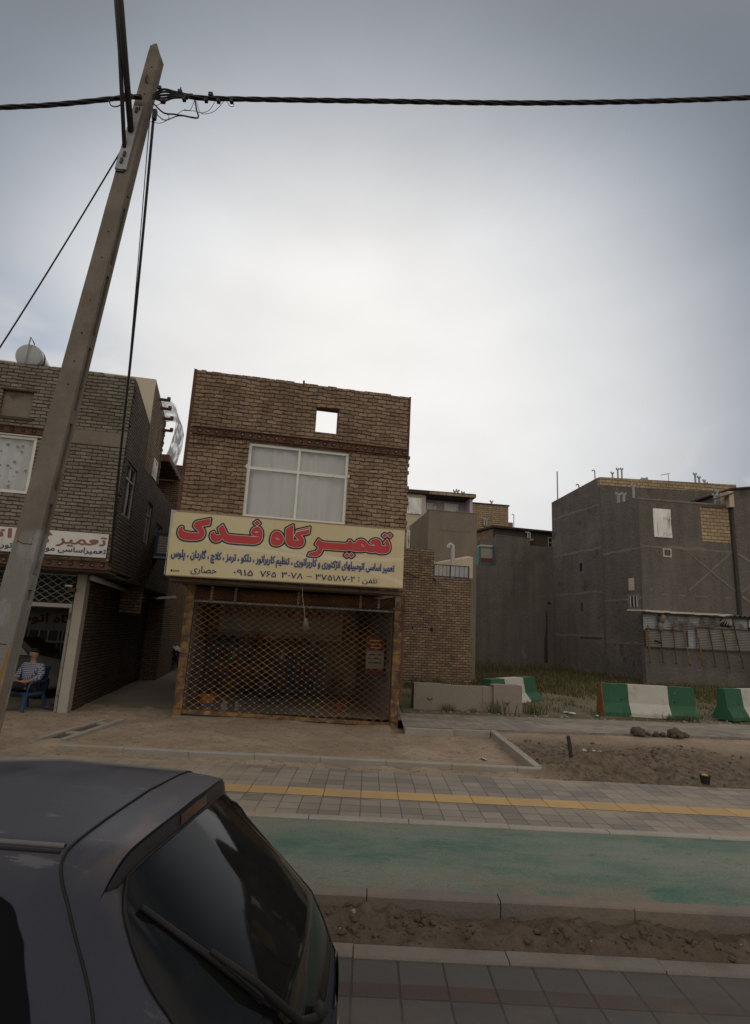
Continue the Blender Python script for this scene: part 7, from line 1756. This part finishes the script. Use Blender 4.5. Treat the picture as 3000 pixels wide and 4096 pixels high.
# wiper
def RW(v, y):   # point on the screen: v 0 top .. 1 bottom, y across
    s = GS(v)
    lo, hi = 3.5, 6.9999
    for _ in range(40):
        m_ = (lo+hi)/2
        if CS(s, m_, 1).y > abs(y): lo = m_
        else: hi = m_
    return CS(s, lo, 1 if y >= 0 else -1)
wp = thing('rear_wiper', 'x', 'x'); del wp['label']; del wp['category']; wp.parent = car
out = Vector((.55, 0, .8)).normalized()
mb = MB(); mb.tube([RW(.90, -.08)+out*.02, RW(.74, -.25)+out*.045, RW(.50, -.365)+out*.048, RW(.31, -.43)+out*.035], [.018, .015, .012, .008], 8); mb.build('arm', M_['black'], wp, True)
mb = MB(); mb.tube([RW(.58, -.335)+out*.018, RW(.33, -.425)+out*.020, RW(.085, -.50)+out*.018], [.007, .011, .009], 6); mb.build('blade', M_['black'], wp, True)
mb = MB(); mb.tube([RW(.91, -.05)-out*.01, RW(.91, -.05)+out*.05], .028, 12); mb.build('pivot', M_['black'], wp, True)
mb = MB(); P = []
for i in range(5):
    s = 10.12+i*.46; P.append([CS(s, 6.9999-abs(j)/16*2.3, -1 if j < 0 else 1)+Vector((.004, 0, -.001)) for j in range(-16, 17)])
mb.grid(P); mb.build('spoiler_lip', mat('lip_dark', (.035,.032,.032), .5, .2, 5), car, True)  # dark patch laid over the spoiler's rear face
# high brake lamp under the spoiler lip
mb = MB(); P = []
for j in range(13):
    y = -.17+.34*j/12; p = CS(10.25, 6.9999-abs(y)/.48*1.2, 1 if y >= 0 else -1); p2 = CS(10.95, 6.9999-abs(y)/.48*1.2, 1 if y >= 0 else -1)
    P.append([p+Vector((.009,0,0)), p2+Vector((.009,0,0))])
mb.grid(P); mb.build('brake_lamp', mat('brake_lamp_red', (.035,.005,.006), .15, .1, 5, spec=.6), car, True)
# seams
def seam(nm, pts, r=.006, m_='black'):
    mb = MB(); mb.tube(pts, r, 6, 0, False); return mb.build(nm, M_[m_], car, True)
tl = [6.9999-k*.1 for k in range(0, 62)]
def seam_s(t):
    K = [(5.3, 8.0), (5.05, 8.0), (4.75, 8.35), (4.5, 8.75), (4.15, 9.6), (3.98, 12.03), (3.7, 12.25), (3.45, 12.37), (3.2, 12.5), (2.9, 12.6), (0, 13.0)]
    if t >= 5.3: return 8.0
    for (t0, s0), (t1, s1) in zip(K, K[1:]):
        if t >= t1: return s0+(s1-s0)*(t0-t)/(t0-t1)
    return 12.4
tk = [6.9999, 6.6, 6.2, 5.8, 5.5, 5.2, 4.95, 4.7, 4.45, 4.15, 3.7, 3.2, 2.6, 1.8, 1.0]
SEAMP = smooth_path([CS(seam_s(t), t, -1)+CN(seam_s(t), t, -1)*.003 for t in reversed(tk)]+[CS(seam_s(t), t, 1)+CN(seam_s(t), t, 1)*.003 for t in tk[1:]], 8)
seam('tailgate_seam', SEAMP, .0045)
for sd in (-1, 1):
    seam('roof_moulding', [CS(4.6+k*.083, 5.36, sd)+CN(4.6+k*.083, 5.36, sd)*.001 for k in range(41)], .009, 'steel_mid')
    seam('roof_gutter', [CS(4.6+k*.083, 5.20, sd)+CN(4.6+k*.083, 5.20, sd)*.001 for k in range(41)], .0055)
    seam('door_seam', [CS(6.35, t*.1, sd)+CN(6.35, t*.1, sd)*.001 for t in range(3, 50)], .005)
# side glass: rear corner rounded, pushed out a touch
def sidewin(u, v): # u along s, v along t
    s = 4.55+u*(6.12-4.55); t = 3.12+v*(4.58-3.12); return s, t
def sidewin2(u, v):
    t = 3.05+v*1.52; e_ = lin(t, ((3.05, 9.95), (3.3, 9.4), (3.6, 8.75), (3.85, 8.3), (4.15, 7.9), (4.4, 7.7), (4.5, 7.45), (4.57, 7.1))); return 6.42+u*(e_-6.42), t
patch('side_window', 0, 1, 0, 1, CG, .006, (-1,), 12, 10, ins=sidewin); patch('side_window', 0, 1, 0, 1, CG, .006, (1,), 12, 10, ins=sidewin)
SG = mat('side_glass', (.004,.0045,.006), .12, .1, 3, spec=.04)
patch('rear_side_window', 0, 1, 0, 1, SG, .006, (-1,), 22, 20, ins=sidewin2); patch('rear_side_window', 0, 1, 0, 1, SG, .006, (1,), 14, 12, ins=sidewin2)
mb = MB(); P = []
for i in range(9):
    s = 3.08+i/8*1.8; row = []
    for j in range(-14, 15):
        u = abs(j)/14; t = 6.9999-(6.9999-4.75)*u; row.append(CS(s, t, -1 if j < 0 else 1)+Vector((-.004, 0, .006)))
    P.append(row)
mb.grid(P); mb.build('windscreen', CG, car, True)
patch('tail_lamp', 15.3, 16.0, 1.6, 3.0, mat('tail_lamp_red', (.14,.012,.012), .15, .1, 4, spec=.6), .006, (-1,)); patch('tail_lamp', 15.3, 16.0, 1.6, 3.0, bpy.data.materials['tail_lamp_red'], .006, (1,))
patch('bumper', 16.0, 17.0, .2, 6.99, M_['rubber'], .012, (-1, 1), 10, 30)
for x in (-.62, -3.06):
    for sd in (-1, 1):
        wh = thing('wheel', 'x', 'x', (x, sd*.73, .285)); del wh['label']; del wh['category']; wh.parent = car
        mb = MB(); mb.lathe((0,-.09,0), [(.18,0),(.27,0),(.285,.03),(.285,.15),(.27,.18),(.18,.18)], 28, 'y'); mb.build('tyre', M_['rubber'], wh, 'auto')
        mb = MB(); mb.lathe((0,-.095 if sd < 0 else .045,0), [(.001,.0),(.06,.0),(.10,.025),(.18,.01),(.185,.05),(.001,.05)], 24, 'y'); mb.build('rim', M_['pipe_grey'], wh, 'auto')
for sd in (-1, 1):
    mb = MB(); y = sd*.80; mb.hexa([(-2.35, y, .90), (-2.2, y, .90), (-2.22, y+sd*.16, .92), (-2.33, y+sd*.16, .92), (-2.36, y, 1.02), (-2.2, y, 1.03), (-2.22, y+sd*.17, 1.03), (-2.33, y+sd*.17, 1.02)]); mb.build('door_mirror', PAINT, car, bevel=.02)
    patch('headlamp', .15, 1.35, 2.3, 4.2, M_['glass_dark'], .008, (sd,), 8, 8)
patch('license_plate', 16.2, 16.7, 6.35, 6.99, M_['white_metal'], .02, (-1, 1), 4, 6)
# dust scratches and a rust speck on the roof
mb = MB(); p = CS(7.72, 6.75, -1); rock(mb, (p.x, p.y+.03, p.z+.001), .010, 2, 0, 1, .3); mb.build('rust_speck', M_['rust'], car)

# ------------------------------------------------------------------ seated man, chair and the dim garage
def skin_mesh(nm, J, E, m_, parent, sub=1):
    """J: list of (x,y,z,r), E: edges"""
    me = bpy.data.meshes.new(nm); me.from_pydata([j[:3] for j in J], E, [])
    o = bpy.data.objects.new(nm, me); COL.objects.link(o)
    md = o.modifiers.new('skin', 'SKIN'); md.use_smooth_shade = True
    for v, j in zip(me.skin_vertices[0].data, J): v.radius = (j[3], j[3] if len(j) < 5 else j[4])
    me.skin_vertices[0].data[0].use_root = True
    s_ = o.modifiers.new('sub', 'SUBSURF'); s_.levels = sub; s_.render_levels = sub
    bpy.context.view_layer.update()
    me2 = bpy.data.meshes.new_from_object(o.evaluated_get(bpy.context.evaluated_depsgraph_get()))
    bpy.data.objects.remove(o); bpy.data.meshes.remove(me)
    me2.name = nm; me2.materials.clear(); me2.materials.append(m_)
    for p in me2.polygons: p.material_index = 0; p.use_smooth = True
    o2 = bpy.data.objects.new(nm, me2); COL.objects.link(o2); o2.parent = parent; return o2
man = thing('person', 'seated man in a checked shirt and dark trousers, hands folded in his lap', 'person', lp(-.90, .16, -.005), R(11-30))
man.scale = (1.12, 1.08, 1.04)
J = [(0,.02,.44,.115), (0,.05,.60,.108), (0,.06,.76,.112), (0,.05,.88,.05), (0,.035,.945,.043), (0,.02,1.02,.066,.08), (0,.03,1.085,.064,.078),   # 0-6 trunk, neck, head
     (-.19,.05,.82,.05), (-.255,-.0,.62,.042), (-.14,-.20,.535,.032), (-.045,-.255,.525,.026),       # right arm 7-10 (hand)
     (.19,.05,.82,.05), (.265,.0,.62,.042), (.16,-.19,.54,.032), (.05,-.26,.535,.026),               # left arm 11-14
     (-.10,-.02,.43,.09), (-.12,-.42,.46,.062), (-.13,-.40,.22,.048), (-.14,-.40,.07,.036), (-.15,-.52,.035,.034),
     (.10,-.02,.43,.09), (.03,-.42,.49,.062), (-.04,-.45,.25,.048), (-.08,-.44,.10,.036), (-.10,-.55,.055,.034),
     (0,-.065,1.02,.012), (-.07,.03,1.02,.012), (.07,.03,1.02,.012)]
E_ = [(0,1),(1,2),(2,3),(3,4),(4,5),(5,6),(2,7),(7,8),(8,9),(9,10),(2,11),(11,12),(12,13),(13,14),(0,15),(15,16),(16,17),(17,18),(18,19),(0,20),(20,21),(21,22),(22,23),(23,24),(5,25),(5,26),(5,27)]
# fingers, laced over each other
for hand, sx in ((10, 1), (14, -1)):
    hx, hy, hz = J[hand][:3]
    for k in range(4):
        a = len(J); dz = .024-.016*k; L = (.036, .042, .040, .032)[k]
        J += [(hx+sx*.025, hy-.012, hz+dz, .0095), (hx+sx*(.025+L), hy-.022+.01*(k % 2), hz+dz-.004, .0088), (hx+sx*(.032+L*1.5), hy-.004, hz+dz-.014, .0075)]
        E_ += [(hand, a), (a, a+1), (a+1, a+2)]
    a = len(J); J += [(hx+sx*.012, hy-.008, hz+.036, .010), (hx+sx*.045, hy-.018, hz+.052, .0085)]; E_ += [(hand, a), (a, a+1)]
body = skin_mesh('body', J, E_, M_['skin'], man)
# face: eyes and mouth
for x in (-.028, .028):
    mb = MB(); rock(mb, (x, -.057, 1.045), .009, 1, 0, 1, .7); mb.build('eye', M_['black'], man, True)
mb = MB(); mb.box(-.022, .022, -.060, -.05, .982, .988); mb.build('mouth', mat('lips', (.20,.08,.07), .6), man)
mb = MB(); mb.tube([(-.03,-.066,.999), (0,-.072,1.001), (.03,-.066,.999)], .008, 6); mb.build('moustache', M_['hair'], man, True)
mb = MB(); P = []
for i in range(7):
    th = i/6*1.35; P.append([(.083*math.sin(th)*math.cos(a*.3927)*1.0, .035+.10*math.sin(th)*math.sin(a*.3927)*.95, 1.055+.098*math.cos(th) - (.0 if math.sin(a*.3927) > -.2 else -.02*th)) for a in range(16)])
mb.grid(P, 0, True); mb.build('hair', M_['hair'], man, True)
def check_mat():
    t = NT('checked_shirt')
    def bandx(axis, sc):
        sep = t.n('ShaderNodeSeparateXYZ'); t.t.links.new(t.tc.outputs['Object'], sep.inputs[0])
        return t.math('GREATER_THAN', t.math('FRACT', t.math('MULTIPLY', sep.outputs[axis], sc)), .62)
    a = bandx('X', 30.0); b = bandx('Z', 30.0); s_ = t.math('MULTIPLY', t.math('ADD', a, b), .5)
    col = t.mix(s_, (.035,.045,.10), (.42,.43,.48)); return t.finish(col, .9, None, 0, .2)
CK = check_mat()
Jt = [(0,.02,.47,.155,.155), (0,.05,.60,.152,.152), (0,.06,.76,.158,.158), (0,.05,.87,.075), (-.19,.05,.82,.074), (-.26,.0,.625,.068), (-.19,-.12,.575,.056), (.19,.05,.82,.074), (.268,.0,.625,.068), (.20,-.12,.578,.056)]
skin_mesh('shirt', Jt, [(0,1),(1,2),(2,3),(2,4),(4,5),(5,6),(2,7),(7,8),(8,9)], CK, man)
Jl = [(0,.02,.44,.145,.12), (-.10,-.03,.44,.105), (-.12,-.42,.46,.078), (-.13,-.40,.22,.065), (-.14,-.395,.09,.060), (.10,-.03,.44,.105), (.03,-.42,.49,.078), (-.04,-.45,.25,.065), (-.08,-.435,.12,.060)]
skin_mesh('trousers', Jl, [(0,1),(1,2),(2,3),(3,4),(0,5),(5,6),(6,7),(7,8)], M_['trouser'], man)
skin_mesh('shoe', [(-.14,-.38,.055,.045), (-.15,-.48,.04,.042), (-.16,-.57,.035,.035)], [(0,1),(1,2)], M_['shoe'], man); skin_mesh('shoe', [(-.08,-.42,.075,.045), (-.10,-.52,.055,.042), (-.115,-.61,.045,.035)], [(0,1),(1,2)], M_['shoe'], man)
mb = MB(); mb.box(.085, .115, -.235, -.2, .555, .565); mb.build('watch', M_['pipe_grey'], man)

ch = thing('plastic_chair', 'blue plastic chair under the seated man at the garage door', 'chair', lp(-.90, .18, -.005), R(11-30))
ch.scale = (.92, .92, 1)
bp = M_['blue_plastic']
mb = MB(); mb.grid([[(-.24+.06*i, -.24+.06*j, .355-.012*math.cos((i-4)*.5)+.004*j) for i in range(9)] for j in range(8)]); mb.box(-.25, .25, -.26, -.23, .30, .36); mb.box(-.26, -.235, -.23, .2, .30, .355); mb.box(.235, .26, -.23, .2, .30, .355); mb.build('seat', bp, ch, bevel=0)
mb = MB(); P = [[(-.23+.0575*i, .20+.09*k*.33+.03*((i-4)/4)**2*-1, .36+.12*k) for i in range(9)] for k in range(5)]; mb.grid(P); P2 = [[(p[0], p[1]+.02, p[2]) for p in r] for r in P]; mb.grid([r[::-1] for r in P2]); mb.build('backrest', bp, ch)
for x, y, tx, ty in ((-.235,-.235,-.27,-.28), (.235,-.235,.27,-.28), (-.22,.2,-.26,.28), (.22,.2,.26,.28)):
    mb = MB(); w = .03; mb.hexa([(tx-w,ty-w*.7,0),(tx+w,ty-w*.7,0),(tx+w,ty+w*.7,0),(tx-w,ty+w*.7,0),(x-w,y-w,.35),(x+w,y-w,.35),(x+w,y+w,.35),(x-w,y+w,.35)]); mb.build('leg', bp, ch)
for sx in (-1, 1):
    mb = MB(); mb.tube(smooth_path([(sx*.25,-.22,.35),(sx*.275,-.2,.52),(sx*.28,-.05,.56),(sx*.26,.16,.56),(sx*.24,.24,.60)], 6), .02, 6); mb.build('armrest', bp, ch, True)

# dark car in the garage, seen from the side
gc = thing('parked_car', 'dark car standing inside the dim garage behind the seated man', 'car', lp(-2.55, 2.5, -.005), R(11))
mb = MB(); body_p = [(-1.95,.25),(-1.95,.62),(-1.75,.80),(-.95,.88),(-.45,1.30),(.75,1.32),(1.2,.95),(1.75,.88),(1.9,.78),(1.92,.28),(1.6,.22),(-1.6,.22)]
for sgn in (0,):
    A = [(p[0], -.78 if p[1] < .9 else -.62, p[1]) for p in body_p]; B = [(p[0], .78 if p[1] < .9 else .62, p[1]) for p in body_p]
    for i in range(len(A)): j = (i+1) % len(A); mb.face([A[i], B[i], B[j], A[j]])
    mb.face(list(reversed(A))[::-1]); mb.face(B[::-1])
mb.build('body', M_['van'], gc, bevel=.04)
mb = MB(); mb.face([(-.82,-.72,.92),(1.0,-.72,.95),(.68,-.645,1.25),(-.42,-.645,1.24)]); mb.build('side_window', M_['glass_dark'], gc)
for x in (-1.2, 1.28):
    for y in (-.72, .72):
        wh = thing('wheel', 'x', 'x', (x, y, .29)); del wh['label']; del wh['category']; wh.parent = gc
        mb = MB(); torus(mb, (0,0,0), .21, .08); mb.build('tyre', M_['rubber'], wh, True)
        mb = MB(); mb.lathe((0,-.05,0), [(.16,0),(.16,.1),(.05,.08),(.05,.02)], 18, 'y'); mb.build('rim', M_['pipe_grey'], wh, 'auto')
mb = MB(); mb.box(1.72, 1.93, -.80, -.6, .62, .74); mb.build('tail_lamp', mat('dim_red', (.16,.03,.01), .3), gc)
mb = MB(); mb.box(.75, 1.0, -.79, -.775, .70, .73); mb.build('door_handle', M_['steel_dark'], gc)
# barred window on the back wall
gw = thing('barred_window', 'x', 'x'); del gw['label']; del gw['category']; gw.parent = lb
mb = MB(); mb.box(-2.55, -1.45, 4.15, 4.195, .72, 1.45); mb.build('pane', M_['plaster_brown'], gw)
mb = MB()
for x in (-2.55, -2.46, -2.2, -1.98, -1.72, -1.62, -1.48): mb.box(x, x+.03, 4.10, 4.148, .72, 1.46)
mb.box(-2.52, -1.48, 4.09, 4.10, 1.14, 1.19); mb.build('bars', M_['pipe_grey'], gw)
# rags by the pillar
mb = MB(); rr = random.Random(15)
for k in range(9): rock(mb, (rr.uniform(-.16, .16), rr.uniform(-.1, .1), rr.uniform(.03, .08)), rr.uniform(.05, .09), k+60, 0 if k % 3 else 1, 2, .6)
tag(mb.build('rag_heap', [M_['trouser'], M_['plaster_brown']], smooth=True, loc=lp(-.42, .22, 0)), 'small heap of dark dirty rags on the garage floor beside the pillar', 'rags')

# motorcycle far down the alley
mo = thing('motorcycle', 'dark motorcycle with a pale cover parked far down the dark alley', 'motorcycle', lp(.55, 10.6, 0), R(11+80))
for x in (-.6, .6):
    wh = thing('wheel', 'x', 'x', (x, 0, .28)); del wh['label']; del wh['category']; wh.parent = mo
    mb = MB(); torus(mb, (0,0,0), .24, .045); mb.build('tyre', M_['rubber'], wh, True)
    mb = MB()
    for k in range(8): mb.tube([(0,0,0), (.22*math.cos(k*.785), 0, .22*math.sin(k*.785))], .006, 4)
    mb.build('spokes', M_['pipe_grey'], wh)
mb = MB(); mb.tube(smooth_path([(-.6,0,.28),(-.3,0,.35),(.1,0,.32),(.35,0,.75),(.42,0,.95)], 6), .04, 8); mb.tube([(.6,0,.28),(.42,0,.95)], .03, 8); mb.build('frame', M_['steel_dark'], mo, True)
mb = MB(); mb.box(-.55, .05, -.12, .12, .70, .80); mb.build('seat', M_['rubber'], mo, bevel=.03)
mb = MB(); rock(mb, (.2, 0, .78), .19, 4, 0, 3, .7); mb.build('fuel_tank', M_['steel_dark'], mo, True)
mb = MB(); mb.tube([(.38,-.33,1.02),(.42,0,.98),(.38,.33,1.02)], .016, 6); mb.build('handlebar', M_['pipe_grey'], mo, True)
mb = MB(); P = [[(-.55+.1*i, -.16+.08*j, .86+.05*math.cos((j-2)*.9)+.03*math.sin(i*1.3)-.05*abs(j-2)) for j in range(5)] for i in range(7)]; mb.grid(P); mb.build('cover', M_['white_plastic'], mo, True)
mb = MB(); mb.box(-.15, .2, -.13, .13, .3, .55); mb.build('engine', M_['steel_dark'], mo, bevel=.03)
